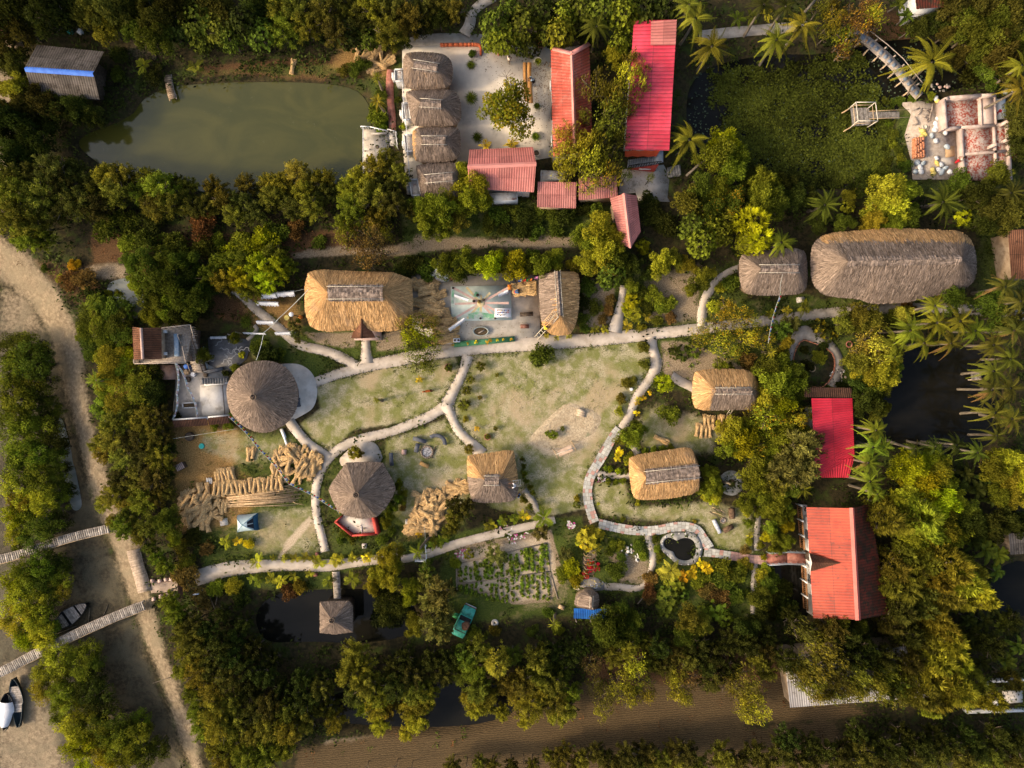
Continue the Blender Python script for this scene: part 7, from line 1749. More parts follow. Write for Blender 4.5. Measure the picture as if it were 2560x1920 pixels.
CO={'k':((0.041,0.050,0.007),'dark green'),'g':((0.094,0.118,0.012),'green'),'v':((0.161,0.188,0.014),'bright green'),'i':((0.318,0.325,0.009),'lime green'),'o':((0.148,0.142,0.015),'olive'),'u':((0.198,0.180,0.015),'golden'),
 'y':((0.294,0.280,0.019),'yellow-green'),'w':((0.551,0.392,0.015),'yellow'),'e':((0.150,0.148,0.030),'grey-green'),'t':((0.187,0.112,0.027),'rusty brown'),'j':((0.086,0.082,0.012),'dark olive'),'n':((0.360,0.319,0.036),'pale olive')}
def ordw(i):
 if i<20:return ORD[i]
 return {2:'twenty',3:'thirty',4:'forty',5:'fifty'}[(i+1) // 10]+'-'+ORD[i%10] if (i+1)%10 else {30:'thirtieth',40:'fortieth',50:'fiftieth'}[i+1]
NPLANT=[0]
def plant(sp,acc,col,tile,x,y,r,label,group,zbase=None,H=None,hs=1.0):
 name,word,cat=SPN[sp];NPLANT[0]+=1;i=NPLANT[0];rr=random.Random(i*77)
 Rm=r*U(tile)*(rr.uniform(.88,1.16) if sp in 'blmsfec' else 1);hs *= rr.uniform(.85,1.2)
 if sp in 'pd':
  h=H or (5.2+rr.uniform(-.8,1.2) if sp=='p' else 3.4);zc=h
 elif sp=='a':h=H or max(Rm*.9,.5);zc=h
 elif sp=='n':h=H or 1.7;zc=h
 else:
  k={'b':(1.75,.9),'l':(1.75,1.0),'m':(1.35,.6),'s':(1.9,1.2),'f':(1.85,1.2),'e':(2.2,1.2),'c':(2.4,1.8),'y':(.9,0),'h':(1.15,0.05),'k':(1.4,.1),'r':(1.15,.05)}[sp]
  h=(H or (k[0]*Rm+k[1]))*hs;zc=h*(.72 if sp not in 'yhkr' else .5)
 Rm *= (HC-zc)/HC
 c=G(tile,x,y,zc);zb=hz(c.x,c.y) if zbase is None else zbase
 o=thing(name,label,cat,(c.x,c.y,zb),group,rr.uniform(0,2*PI))
 j=rr.randrange(NV)
 base=CO[col][0] if isinstance(col,str) else col
 f=rr.uniform(.82,1.2);cl=(base[0]*f*rr.uniform(.9,1.12),base[1]*f,base[2]*f,1)
 me=crown(sp,acc)[j];q=link(bpy.data.objects.new('crown' if sp not in 'yhkr' else 'foliage',me));q.parent=o;q.color=cl
 if sp in 'pdan':
  q.location=(0,0,h);q.scale=(Rm,Rm,Rm*(1 if sp != 'n' else 1.2))
  t=link(bpy.data.objects.new('trunk',PTR[i%4]));t.parent=o;wd={'p':1,'d':1.1,'a':.3,'n':.5}[sp];t.scale=(wd,wd,h)
 elif sp in 'yhkr':
  hh={'y':Rm*.9,'h':h,'k':h,'r':h}[sp];q.scale=(Rm,Rm,hh)
  if sp != 'y':t=link(bpy.data.objects.new('stem',TRUNKS[i%4]));t.parent=o;t.scale=(Rm*.8,Rm*.8,hh*.8)
 else:
  q.scale=(Rm,Rm,h)
  t=link(bpy.data.objects.new('trunk',TRUNKS[i%4]));t.parent=o;t.scale=(min(Rm,2.6)*(1.0 if sp != 's' else 1.1),)*2+(h,)
 return o
def grove(where,tile,s,sp='b',col='g',group=None,hs=1.0):
 """entries: x,y,r[,species][,colour][,accent]"""
 E=[]
 for q in s.split():
  a,_,acc=q.partition('*');a,_,cc=a.partition('+');p=a.split(',')
  e=[float(p[0]),float(p[1]),float(p[2]),p[3] if len(p)>3 else sp,cc or col,acc]
  E.append(e)
 E.sort(key=lambda e:e[0])
 kinds={}
 for e in E:kinds.setdefault((e[3],e[4]),[]).append(e)
 for (k,c),L in kinds.items():
  for i,e in enumerate(L):
   adj=CO[c][1];extra={'O':' flecked orange','Y':' flecked yellow','R':' with red bracts','B':' with dry tips','':''}[e[5]]
   tail=f", {ordw(i)} from the left" if len(L)>1 else ''
   lab=f"{adj} {SPN[k][1]}{extra} {where}{tail}"
   if len(lab.split())>16:lab=f"{adj} {SPN[k][1]} {where}{tail}"
   if len(lab.split())>16:lab=lab.replace(' from the left',' from left')
   if len(lab.split())>16:print('LONG',lab)
   plant(k,e[5],c,tile,e[0],e[1],e[2],lab,group or f"{SPN[k][2]}s {where}",hs=hs)
# upper edge
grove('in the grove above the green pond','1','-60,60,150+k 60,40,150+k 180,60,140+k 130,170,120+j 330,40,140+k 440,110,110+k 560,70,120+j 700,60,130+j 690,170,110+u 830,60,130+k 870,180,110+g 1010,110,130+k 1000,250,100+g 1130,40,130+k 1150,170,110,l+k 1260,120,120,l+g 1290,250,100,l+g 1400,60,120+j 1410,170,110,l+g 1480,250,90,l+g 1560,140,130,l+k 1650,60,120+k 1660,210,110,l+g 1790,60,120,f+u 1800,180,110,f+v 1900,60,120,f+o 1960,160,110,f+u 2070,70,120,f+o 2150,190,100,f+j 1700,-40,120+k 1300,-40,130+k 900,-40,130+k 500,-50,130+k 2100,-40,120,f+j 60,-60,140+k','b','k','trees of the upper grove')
grove('beside the path above the washrooms','2','70,40,130,f+o 200,30,130,f+u 330,40,120,f+j 120,150,110,f+j 230,140,90,l+j 60,230,90,l+k 180,240,90,l+g 310,200,110,f+o 440,110,120,f+o 520,60,100,f+j 600,40,110,f+o 730,60,90,f+o 530,150,80,b+k 400,260,50,b+g 640,120,70,b+k','b','g','trees beside the upper path')
grove('overhanging the cement courtyard from above','2','1000,150,110,l+g 960,270,60,l+v 1050,240,110,l+v 1090,60,100,l+g 1180,150,120,l+g 1220,290,90,l+k 1140,280,70,l+g 1300,60,110,l+k 1330,190,100,l+g 1420,200,110,l+v 1440,90,110,l+v 1560,40,110,l+g 1530,170,90,l+k 1690,60,110,l+g 1830,70,110,l+v 1860,200,100,l+v 1810,270,90,l+v 1960,60,110,l+k 2080,60,100,l+k 1650,170,130,p+g 1770,360,70,b+y 1580,270,60,b+k','l','g','trees overhanging the courtyard',hs=1.3)
grove('in the middle of the cement courtyard','2','1080,700,185,b+v*Y','b','v')
grove('climbing between the two red roofs','2','1650,540,110,s+o 1740,610,120,s+u 1850,520,110,s+y 1930,520,80,s+y 1760,720,110,s+o 1720,830,110,s+o 1640,930,120,s+u 1540,890,100,s+y 1440,870,90,s+y*O 1480,1010,120,s+y 1600,1060,130,s+y 1700,1000,120,s+o 1730,1130,100,s+y*O 1610,1180,90,s+y*O 1450,1100,80,s+y 1560,760,70,s+o 1890,920,50,s+v 1880,380,70,s+o 1930,440,80,s+y 1960,600,60,s+y 1850,700,80,s+o 1790,900,80,s+o 1420,960,90,s+y 1560,960,90,s+y 1850,1110,45,s+v 1995,1140,34,s+v','s','u','thin-crowned trees between the red roofs',hs=1.7)
grove('at the lower end of the pond huts','2','300,1010,90,f+o 230,1080,110,f+u 130,1150,110,f+y 60,1210,100,f+y 290,1170,110,f+j 380,1120,90,f+o 200,1260,120,f+o 80,1320,110,f+v 330,1300,120,f+j 220,1400,110,f+u 40,1430,100,f+v 820,1110,90,b+y 760,1190,110,b+y 900,1180,110,b+y 840,1290,110,b+y 720,1310,100,b+u 640,1330,110,b+v 540,1330,100,b+v 560,1440,90,b+v 640,1480,80,b+v 930,1290,60,b+y 760,1420,80,b+o 440,1340,70,f+j','f','o','trees below the pond huts')
grove('beside the dirt track behind the thatched hall','2','100,1560,100,s+t 200,1520,110,s+t 260,1610,90,s+t 30,1500,90,s+u 180,1650,110,s+t 290,1500,70,s+u','s','t','rusty trees behind the thatched hall')
grove('at the end of the covered walk','2','1660,1480,110,b+y 1750,1540,90,b+y 1580,1520,90,b+v 1700,1600,100,b+y 1790,1450,40,b+i 1950,1590,55,r+i 2010,1380,80,h+k 2090,1440,80,h+k 1980,1300,60,h+k','b','y','trees at the covered walk')
grove('under the tiled sheds','2','1010,1390,70,h+g 1100,1360,60,h+g 1190,1400,70,h+k 1280,1380,60,h+g 1370,1400,60,h+g 1450,1380,70,h+k 1560,1340,70,h+k 1640,1360,60,h+g 1260,1480,60,h+g 1180,1490,60,h+k 1390,1490,50,h+g 960,1440,60,h+g 1060,1470,50,h+k','h','g','shrubs under the tiled sheds')
# left of the green pond and below it
grove('on the left bank of the green pond','1','20,300,110+j 90,400,100+j 130,580,90+u 130,680,110+j 260,660,110+j 360,600,80+v 360,700,110+k 480,690,90+k 40,760,130+k 170,780,110+k 60,900,130+k 210,900,120+k 90,1020,120+k 30,560,50+u 290,790,90+k 580,730,80+k 770,350,60,h+k 920,420,60,a+v 1260,430,60,a+o 1000,480,60,h+k 760,480,50,h+g','b','j','trees left of the green pond')
grove('along the lower bank of the green pond','1','-20,1160,140 70,1240,140+u 160,1120,120+j 320,1100,120+j 390,1160,120+j 470,1080,90+j 240,1260,140 360,1330,130+j 80,1400,140 190,1430,120 480,1290,120+j 540,1190,100+j 670,1130,110+u 770,1130,120+u 740,1230,110 640,1220,100+u 930,1130,100+v 900,1230,100+v 1010,1200,110+v 980,1320,100 1080,1300,90 1190,1200,100 1170,1300,100 1260,1330,90+j 1360,1190,95+u 1340,1300,100 1430,1280,80 1550,1170,85 1540,1280,90+j 1500,1380,90 1630,1360,90+j 1700,1160,90+u 1790,1160,100+u 1730,1260,90 1880,1080,100+n 1970,1150,100+n 1930,1230,100+u 2060,1130,90+u 2080,1240,90+j 1990,1330,100 1870,1330,90+j 600,1330,110+j 1100,1150,60+j 150,1520,110+v 260,1530,100+v 60,1330,120+j','f','o','olive trees along the green pond')
grove('in the thicket beside the dirt track','1','820,1560,70,h+v 950,1580,90,h+g 1080,1560,80,h+g 1150,1600,90,h+g 1330,1590,80,h+g 1400,1560,60,h+v 1560,1580,90,h+v 1680,1560,100,h+i 1480,1640,80,h+i 1750,1500,90,h+g 1900,1480,60,h+t 700,1470,90,h+g 830,1430,80,h+g 960,1430,90,h+k 1300,1470,90,h+t 2060,1560,50,h+g','h','g','shrubs beside the dirt track')
# left centre
grove('above the lookout house','4','860,40,90+g 960,60,110+g*B 1070,40,110+g 1190,60,100+g 900,170,90+v 1010,150,110+g*B 1110,170,110+g 1210,180,110+k 1000,270,110+g 1100,290,110+v 1200,290,110+g 1290,210,100+g 990,380,80+v 1080,380,70+v 1190,380,90+k 1290,310,90+k 1340,130,100,f+v 1430,160,100,f+y 1410,50,100,f+v 1540,140,110,f+i 1520,40,100,f+v 1650,70,110,f+i 1760,80,110,f+i 1700,160,90,f+i 1600,210,90,f+v 1840,70,80,f+v 1760,-10,90,f+v','b','g','trees above the lookout house')
grove('on the bank left of the lookout house','4','610,310,90,f+v 700,330,100+g 790,350,90,f+g 560,400,90+g 650,420,100+v*B 750,440,90+g 540,490,80+v 660,520,100+v 770,510,80+g 600,590,90+g 720,680,110+y 780,640,90+i 660,650,80+v 700,780,110+y 800,730,100+v 850,720,70+u 770,870,100+y*B 880,830,110+u*B 960,760,90+k 680,890,80+v 620,800,80,d+v 660,980,90,f+v 780,960,100+u*B 880,940,110+j 960,880,100+k 1020,900,70+k','b','v','trees left of the lookout house',hs=.55)
grove('on the bank beside the hay yard','4','720,1080,100,f+o 820,1050,110,f+o 920,1060,110,f+u 1010,1040,90,f+j 620,1210,80,f+u 720,1190,110,f+o 840,1180,120,f+j 960,1180,120,f+o 1050,1170,80,f+j 660,1270,80,f+u 780,1300,110,f+o 900,1310,120,f+j 1010,1310,110,f+u 1070,1250,70,f+k 760,1440,90,f+j 860,1440,100,f+o 980,1430,110,f+j 1070,1390,70,f+k 720,1540,90,f+u 800,1560,100,f+u 900,1580,100,f+v 1000,1550,90,f+o 1080,1530,60,f+j 650,1600,60,f+u','f','o','trees beside the hay yard',hs=.7)
grove('by the small reed pond','4','470,65,38,h+w 500,50,26,h+w 390,140,30,h+y 690,240,26,h+y 750,240,26,h+y 840,190,30,h+y 870,220,26,h+y 610,250,60,h+k 290,80,26,h+g 430,160,60,h+t 550,160,70,h+t','h','w','shrubs by the reed pond')
grove('at the upper river edge','4','30,590,120+g 130,580,110+v 220,620,90+k 50,700,130+v 170,690,120+g 250,690,70+k 40,820,130+k 150,800,120+v 230,800,100+g 60,930,140+v 170,910,110+k 260,960,80+g 330,1000,50+g 40,1050,140+v 150,1040,120+v 240,1060,90+k 310,1110,60+g 60,1170,140+v 180,1150,120+v 290,1190,90+k 60,1290,130+g 180,1280,120+v 290,1290,90+g 340,1240,60+k 70,1400,130+v 190,1390,120+v 300,1400,100+g 370,1370,50+k 60,1510,130+y 190,1500,120+v 310,1510,100+g 390,1520,60+k 80,1610,120+y 210,1600,110+y 330,1600,90+v','m','v','mangroves at the river edge')
grove('between the two boardwalks','7','40,40,110+i 140,70,110+v 240,110,100+g 330,80,90+k 50,160,100+y 170,180,100+g 60,250,60+v 90,400,110+v 190,370,110+v 290,340,90+g 350,360,70+k 40,480,100+i 130,500,110+v 230,470,110+g 320,450,90+v 60,600,120+y 170,590,110+y 270,550,90+g 340,530,80+u 60,720,120+y 170,700,110+y 250,700,90+v 90,820,110+i 200,790,100+y 270,790,70+v 130,870,80+y 250,860,70+v','m','v','mangroves between the boardwalks')
grove('by the beached boats','7','190,940,60+v 270,930,60+v 320,990,110+y 430,940,90+v 520,950,100+v 560,1000,70+g 240,1070,100+y 350,1090,120+v 470,1060,110+v 570,1090,80+k 230,1190,90+y 340,1210,120+v 460,1190,120+g 560,1200,100+k 350,1320,110+v 470,1310,120+y 590,1300,110+k 420,1430,110+y 540,1420,120+v 660,1400,110+g 780,1430,90+v 860,1380,90+v 460,1530,110+i 580,1530,120+y 700,1510,120+v 820,1510,110+v 900,1430,50+v 520,1630,110+i 650,1630,120+i 780,1620,120+v 890,1610,100+g 980,1560,80+g','m','v','mangroves by the beached boats')
# right of the causeway
grove('in the thicket below the causeway','7','1080,580,80,f+v 1120,650,90,f+v 1000,300,70,f+v 960,230,60,f+g 1050,360,70,f+v 1140,680,90,f+g 1160,790,100,f+o 1240,720,90,f+j 1250,830,110,f+o 1340,770,90,f+k 1190,920,90,f+v 1300,930,110,f+o 1400,880,100,f+k 1160,1030,70,f+v 1260,1050,110,f+u 1380,1020,110,f+j 1480,940,100,f+k 1230,1170,80,f+v 1350,1150,110,f+u 1470,1080,110,f+j 1580,1010,100,f+k 1260,1300,90,f+v 1370,1280,110,f+u 1490,1230,110,f+o 1600,1150,100,f+k 1290,1410,80,f+v 1400,1400,110,f+u 1510,1370,110,f+o 1630,1290,110,f+j 1380,1530,90,f+u 1490,1510,110,f+v 1610,1440,110,f+o 1730,1260,110,f+j 1720,1400,110,f+o 1440,1620,90,f+u 1570,1600,110,f+u 1690,1560,110,f+v 1820,1150,100,f+k 1840,1290,110,f+o 1850,1420,110,f+u 1810,1540,100,f+v 1940,1080,90,f+k 1960,1210,100,f+k 1960,1350,100,f+o 2060,1150,90,f+j 2090,1280,90,f+o 2130,1380,80,f+u 1700,1060,100,f+k 1620,900,90,f+k 1740,960,80,f+k 1500,830,80,f+k 1420,660,70,f+k 1560,730,70,f+k','f','o','trees in the thicket below the causeway')
grove('around the hay yard corner and the lower path','7','870,70,90,f+o 780,100,90,f+v 960,90,90,f+o 1080,60,80,b+g 1120,170,60,b+v 800,20,60,f+o 720,60,60,f+u 900,160,70,f+o 1170,240,60,h+u 1190,330,60,h+u 1200,430,80,h+t 1230,370,40,h+g 1240,150,60,h+k 1330,230,50,h+t 1450,190,50,a+y 1530,190,40,a+w 1600,200,36,h+w 1500,480,60,h+y 1400,490,60,h+v 1300,560,60,h+t 1560,560,60,h+k 1660,440,50,a+v 1620,430,40,a+v 1750,430,50,a+y 1810,440,55,a+y 1890,420,40,a+y 1990,400,36,a+y 2110,440,50,a+v 1850,500,60,h+t 1930,480,50,h+u','h','g','shrubs by the lower path')
grove('overhanging the lower path','7','1655,320,60 1755,295,26 1830,295,34 1900,300,45 1975,290,42 2055,330,56 2160,310,56','a','y','small palms along the lower path')
grove('along the lower path by the gazebo','8','85,295,42,a+y 185,290,45,a+y 10,310,40,a+y 280,300,60,b+y 340,270,70,b+y 360,340,60,b+u 80,430,70,a+v 260,400,80,b+y 330,440,80,b+u 210,470,60,b+y 460,480,70,b+y 450,560,60,b+y 480,740,70,b+u 500,260,70,p+v 600,190,45,a+v 640,200,40,a+v 660,180,40,a+v','b','y','plants along the lower path')
grove('standing for lotus leaves in the dark lower pond','8','310,620,130,b+k','b','k')  # tree shape used for a leafy mound of water plants
grove('beside the green wreck','8','560,420,80,e+e 640,520,110,e+e 580,570,90,e+e 650,640,110,e+e 610,740,100,e+e 660,780,80,e+e 560,370,60,e+g','e','e','grey-green trees beside the green wreck')
grove('by the vegetable plot','8','1290,130,60,k+e 1000,270,70,k+e 1040,290,45,k+e 1450,270,50,k+e 830,270,40,r+y 1310,40,90,a+v 740,330,40,h+v 960,80,45,a+y 1050,50,45,a+v 1120,40,45,a+v 1180,20,45,a+y 1610,170,95,r+y 1590,210,50,r+w 1490,360,60,h+i 1520,430,50,h+i 1440,400,50,h+v 1760,230,40,h+v 1780,380,60,h+g 1800,210,36,h+v 1380,720,50,d+v 1400,760,40,h+v 860,760,40,h+g 1000,760,40,h+o 1240,760,40,h+g 1340,650,40,h+g','h','v','plants by the vegetable plot')
grove('beside the tiny blue-roofed hut','8','1610,330,34,r+v*R 1580,400,28,r+v*R 1650,350,30,r+v*R 1730,720,100,b+g 1800,680,110,b+g 1850,760,100,b+g 1760,800,90,b+g 1690,780,70,b+g 1900,690,60,b+g 2120,560,90,r+g 2150,470,70,r+v 2100,620,70,r+g 2000,420,50,h+t 1990,500,50,h+t 1990,560,40,h+t','b','g','plants beside the blue-roofed hut')
# bottom
grove('in the lower wood along the ditch','8','80,930,100,f+o 140,1010,110,f+u 60,1060,100,f+u 170,1120,110,f+o 90,1190,90,f+j 230,1180,110,f+u 210,1290,110,f+y 290,1300,90,f+u 240,1410,90,f+y 130,1280,80,f+v 330,1020,90,f+j 350,1130,100,f+k 420,960,90,f+k 460,1070,100,f+j 480,1170,100,f+o 520,1260,100,f+u 440,1290,100,f+u 480,1380,90,f+y 560,1180,80,f+u 420,1450,60,f+y 590,960,90,f+k 650,1060,100,f+j 700,950,80,f+k 810,930,100,f+g 860,1010,100,f+v 780,1060,90,f+g 900,880,80,e+o 880,1150,100,f+o 830,1240,90,f+u 950,1200,100,f+u 860,1310,80,f+y 1040,1330,70,f+y 940,1290,80,f+u 1010,980,100,c+n 1110,930,80,f+g 1080,1120,100,f+o 1190,1110,100,f+o 1150,1210,100,f+u 1230,1260,100,f+u 1190,1340,80,f+y 1270,1170,100,f+u 1290,1050,100,f+o 1270,940,90,e+o 1370,1120,90,f+o 1380,1230,100,f+o 1400,1320,80,f+u 1470,1270,90,f+o 1490,1170,80,f+v 1430,1030,90,f+g 1480,930,80,f+k 1380,900,80,f+k','f','o','trees of the lower wood')
grove('in the dry wood above the stubble field','8','1640,1120,80,s+o 1700,1200,90,s+o 1780,1120,90,s+u 1690,1290,70,s+y 1760,940,90,f+o 1850,880,90,f+u 1900,980,90,s+y 1920,1090,110,s+u 1870,1190,100,s+y 1960,1170,90,s+u 2000,970,90,f+g 2060,880,90,f+k 2090,1000,90,f+j 2170,920,90,f+j 2150,1060,90,s+y 2180,1160,80,s+y 1620,980,80,s+t 1560,870,80,f+k 1660,860,80,f+k 1960,840,70,f+g 1840,1020,70,s+u','s','o','trees of the dry wood')
grove('in the dry wood beside the bleached shed','9','-20,1050,90,s+u 60,960,90,f+j 60,1070,90,s+t 120,880,100,f+k 170,1000,90,f+k 230,920,90,f+k 210,1090,100,f+j 330,1010,90,f+k 320,1120,100,s+o 420,1080,100,s+o 400,1190,90,s+u 490,1180,90,s+u 500,1280,90,s+y 430,1290,70,s+y 500,960,90,f+o 560,900,90,f+j 570,1030,80,f+o 440,860,90,f+k 330,850,90,f+k 560,800,80,f+k 20,1180,80,s+u','s','o','trees beside the bleached shed')
grove('in the garden below the red walk','9','60,690,90,b+o 130,740,90,b+o 30,790,90,b+g 150,640,60,r+v 240,620,80,r+v 290,680,60,r+v 480,700,80,b+k 430,760,80,b+k 520,560,70,b+g 560,480,60,b+g 170,500,60,h+t 250,540,70,h+t 340,520,60,h+g 120,420,60,h+v 260,430,70,h+g 350,400,60,h+g 520,410,50,h+y 590,430,60,h+g 620,560,70,h+k 680,620,80,h+k 80,380,50,a+w 20,420,50,a+w 170,360,50,a+w 130,330,36,a+w -60,380,80,a+n 400,330,40,h+u 420,520,30,h+g 700,500,60,h+k 600,650,60,h+k','h','g','plants of the dark lower garden')
grove('leaning over the bleached corrugated shed','9','800,780,100,s+j 880,840,110,s+o 1000,760,100,f+j 1080,800,90,f+k 950,910,110,s+o 840,960,90,s+j 900,1030,100,s+o 1010,980,100,s+j 1110,950,90,f+k 1150,1040,100,s+o 1240,1080,90,s+o 1150,1160,70,s+u 1050,1090,80,s+j 1280,1170,80,s+u 880,1170,60,s+u 780,1100,60,s+o 1280,960,90,f+k 1340,1030,80,s+o 760,700,80,f+k 1200,880,80,f+k 1130,730,80,b+g 1010,680,80,b+g 820,1060,80 760,1010,80 850,1090,80 940,1170,70 700,970,80,f+k 1100,1120,80 1010,1170,60 1180,1130,70 1290,1090,80 900,1110,80 1000,1060,80 1060,1160,70 1350,1130,90,f+k 1450,1120,90,f+k 1420,1190,80 1500,1060,90,f+k 960,1180,60 1180,960,80,f+k 740,1000,70 1330,940,80,f+k','s','o','trees over the bleached shed',hs=1.5)
grove('in the tall grove beside the scarlet house','9','1330,40,110,c+u 1450,60,120,c+u 1560,30,130,c+y 1600,120,120,b+v 1500,150,110,b+y 1770,160,100,b+v 1690,90,100,b+y 1540,260,110,b+y 1440,280,90,c+o 1380,370,110,c+o 1490,390,120,c+u 1340,470,100,c+o 1450,500,110,c+o 1600,330,110,c+o 1660,430,120,c+u 1760,360,120,c+u 1820,450,120,c+y 1900,500,110,c+y 1880,390,100,c+o 1960,560,90,c+y 1720,530,120,c+o 1830,560,100,c+u 1580,500,100,c+j 1560,620,100,c+j 1420,640,100,c+j 1640,680,110,c+u 1700,760,110,c+u 1640,840,120,c+o 1740,850,110,c+y 1780,960,110,c+y 1660,950,120,c+u 1560,900,100,c+j 1500,1040,110,c+o 1590,1060,120,c+u 1700,1080,120,c+u 1560,1170,110,c+o 1660,1190,110,c+u 1780,1140,120,c+u 1880,1090,110,c+o 1470,960,90,c+j 1420,1120,100,c+o 1360,720,90,c+j 1470,790,100,c+k 1900,1190,90,c+u 1620,1270,70,c+u 2010,1210,90,c+u','c','o','tall trees beside the scarlet house')
grove('in the dark corner wood','9','1960,240,120,n+g 2040,270,110,n+v 1880,200,90,n+k 2030,380,80,n+g 1850,690,90,n+k 1950,700,100,n+k 2060,720,90,n+g 2010,860,110,f+k 1900,830,100,f+k 1930,960,100,n+k 2090,960,110,n+g 2170,860,100,n+g 2150,720,90,f+k 2010,620,80,n+k 1830,70,90,b+k 1920,100,90,b+k 2010,90,90,b+k 2100,60,90,b+k 2190,80,80,b+k 1850,-20,90,b+g 2140,1090,80,c+j 2080,1040,70,n+k','f','k','plants of the dark corner wood')  # dark leaf colours here also stand in for the dim corner of the view
grove('along the shaded lower edge','9','40,1570,90 130,1640,90+o 280,1580,90+o 380,1630,90 480,1560,100+j 560,1630,100 660,1560,100 700,1470,90+k 760,1620,100 840,1500,90+k 860,1600,100+j 960,1560,100+k 1050,1620,100+j 1080,1520,90+k 1180,1580,100+j 1290,1620,100 1260,1510,90+k 1380,1540,100+k 1480,1610,100+j 1560,1530,100+k 1660,1600,100 1740,1520,100+k 1820,1610,100+j 1900,1530,100+k 2000,1600,100+o 2080,1520,100+k 2160,1610,100+j 2200,1510,90+k 1150,1430,80+k 1450,1440,80+k 1650,1440,80+k 1850,1430,80+k 2050,1430,80+k','f','j','trees of the shaded lower wood')  # dark olive and dark green leaves partly imitate dimming at the view's edge
grove('on the lower field bank','8','1440,1550,70 1650,1560,80+j 1850,1580,90+j 1960,1560,90+j 2080,1600,90+o 900,1620,60 1240,1640,50 2170,1550,80+j 1750,1640,80+j 1400,1620,70 1520,1640,70+j 1560,1600,60 1700,1590,70+j 1820,1640,80 1930,1630,80+j 2010,1640,80 2120,1640,80+j 1340,1570,50 1100,1640,60+j 980,1640,60 720,1640,60+j 2200,1620,80 1990,1560,60','f','o','low trees on the lower field bank')
# right
grove('along the lily pond and the upper path','3','100,120,160,p+o 210,290,160,p+u 640,230,150,p+u 790,160,160,p+u 60,900,175,p+u 60,30,120,p+o 540,30,110,p+k 680,40,100,p+k 460,110,55,a+v 370,120,60,a+v 555,90,55,a+y','p','o','palms along the lily pond')
grove('over the black water by the footbridge','3','1660,370,215,p+u','p','u')
grove('between the lily pond and the thatched lodge','3','290,900,110,b+i 250,1000,110,b+v 360,1000,100,b+v 330,1090,80,b+v 550,1150,90,b+v 600,1220,100,b+g 520,1250,90,b+v 600,1330,100,b+g 240,1230,100,b+v*O 330,1290,90,b+g*O 130,1220,90,b+g 60,1300,100,b+o 180,1340,90,b+g*O 90,1460,100,l+g 190,1450,110,l+v 270,1500,100,l+v 150,1560,100,l+v 310,1410,80,l+v 480,1420,100,c+i 510,1530,100,c+i 430,1560,70,c+y 650,1560,120,p+v 930,1320,135,d+g 1690,1300,150,d+g 840,1280,80,b+k 1090,1260,50,b+v 1140,1250,36,r+t 1080,1330,50,r+y 1310,1130,90,b+o 1330,1220,110,b+y 1280,1330,110,b+y 1390,1300,110,b+y 1240,1420,80,b+y 1440,1220,80,b+v 1370,1420,80,b+v 1480,1380,80,b+g 740,1280,80,b+k 1180,1180,80,b+k 1800,1180,80,b+g 1900,1250,90,b+k 1830,1410,65,r+i 2010,1310,110,b+j 2110,1390,110,b+j 2040,1120,80,b+g 2130,1240,110,d+j 2180,1330,90,b+j 1960,1440,90,b+k 470,1150,70,b+g 680,1180,70,b+k 1060,1430,60,b+g 900,1430,60,b+k','b','v','trees beside the thatched lodge')
grove('in the dense upper corner grove','3','1740,60,100+j 1830,130,110+g 1930,60,110+j 1760,180,90+j 1900,190,110+g 2020,130,110+g 2110,60,110+j 2030,250,110+g 2130,190,110+j 1960,310,100+g 2090,330,110+j 2170,290,90+g 2010,430,90+g 1850,330,80+j 2110,480,100+j 2200,420,130,p+u 2190,570,130,p+u 1890,480,70,h+k 1990,520,60,h+g 2180,720,90+j 2170,850,90+j 2190,960,80+k 1540,170,80+k 1660,130,90+k 1450,110,80,n+g 1480,190,60,n+g 1400,30,70,n+g','b','g','trees of the upper corner grove')
grove('at the head of the wooden footbridge','3','1000,110,90,s+y*O 1100,110,100,s+t*O 1180,180,100,s+t*O 1080,230,90,s+v*O 1250,110,90,s+y*O 960,200,70,s+u 1080,300,70,s+t*O 1210,40,80,s+t 900,60,80,s+o 990,30,60,f+o','s','t','dry trees at the footbridge')
grove('below the medium thatched house','6','160,120,70,b+u 120,170,65,b+g 50,60,60,b+y 70,220,40,b+v 300,330,80,s+y*O 260,420,90,s+y*O 380,390,90,s+y*O 350,480,100,s+y*O 460,430,80,s+y*O 440,540,100,s+y*O 250,540,90,s+y*O 130,520,80,s+y*O 330,620,80,s+v*O 170,460,60,s+y*O 540,530,90,s+y*O 90,600,60,r+g 20,620,60,r+k 260,700,50,b+v 320,720,40,b+i 430,690,60,h+t 220,330,50,h+y 260,200,40,h+y 330,180,60,h+g 660,480,70,f+g 720,430,70,f+e 680,560,60,b+y 660,640,50,h+v 590,620,40,d+y 580,370,36,a+y 685,350,40,a+y 800,330,60,a+v 1370,290,30,a+v','b','y','trees below the medium thatched house')
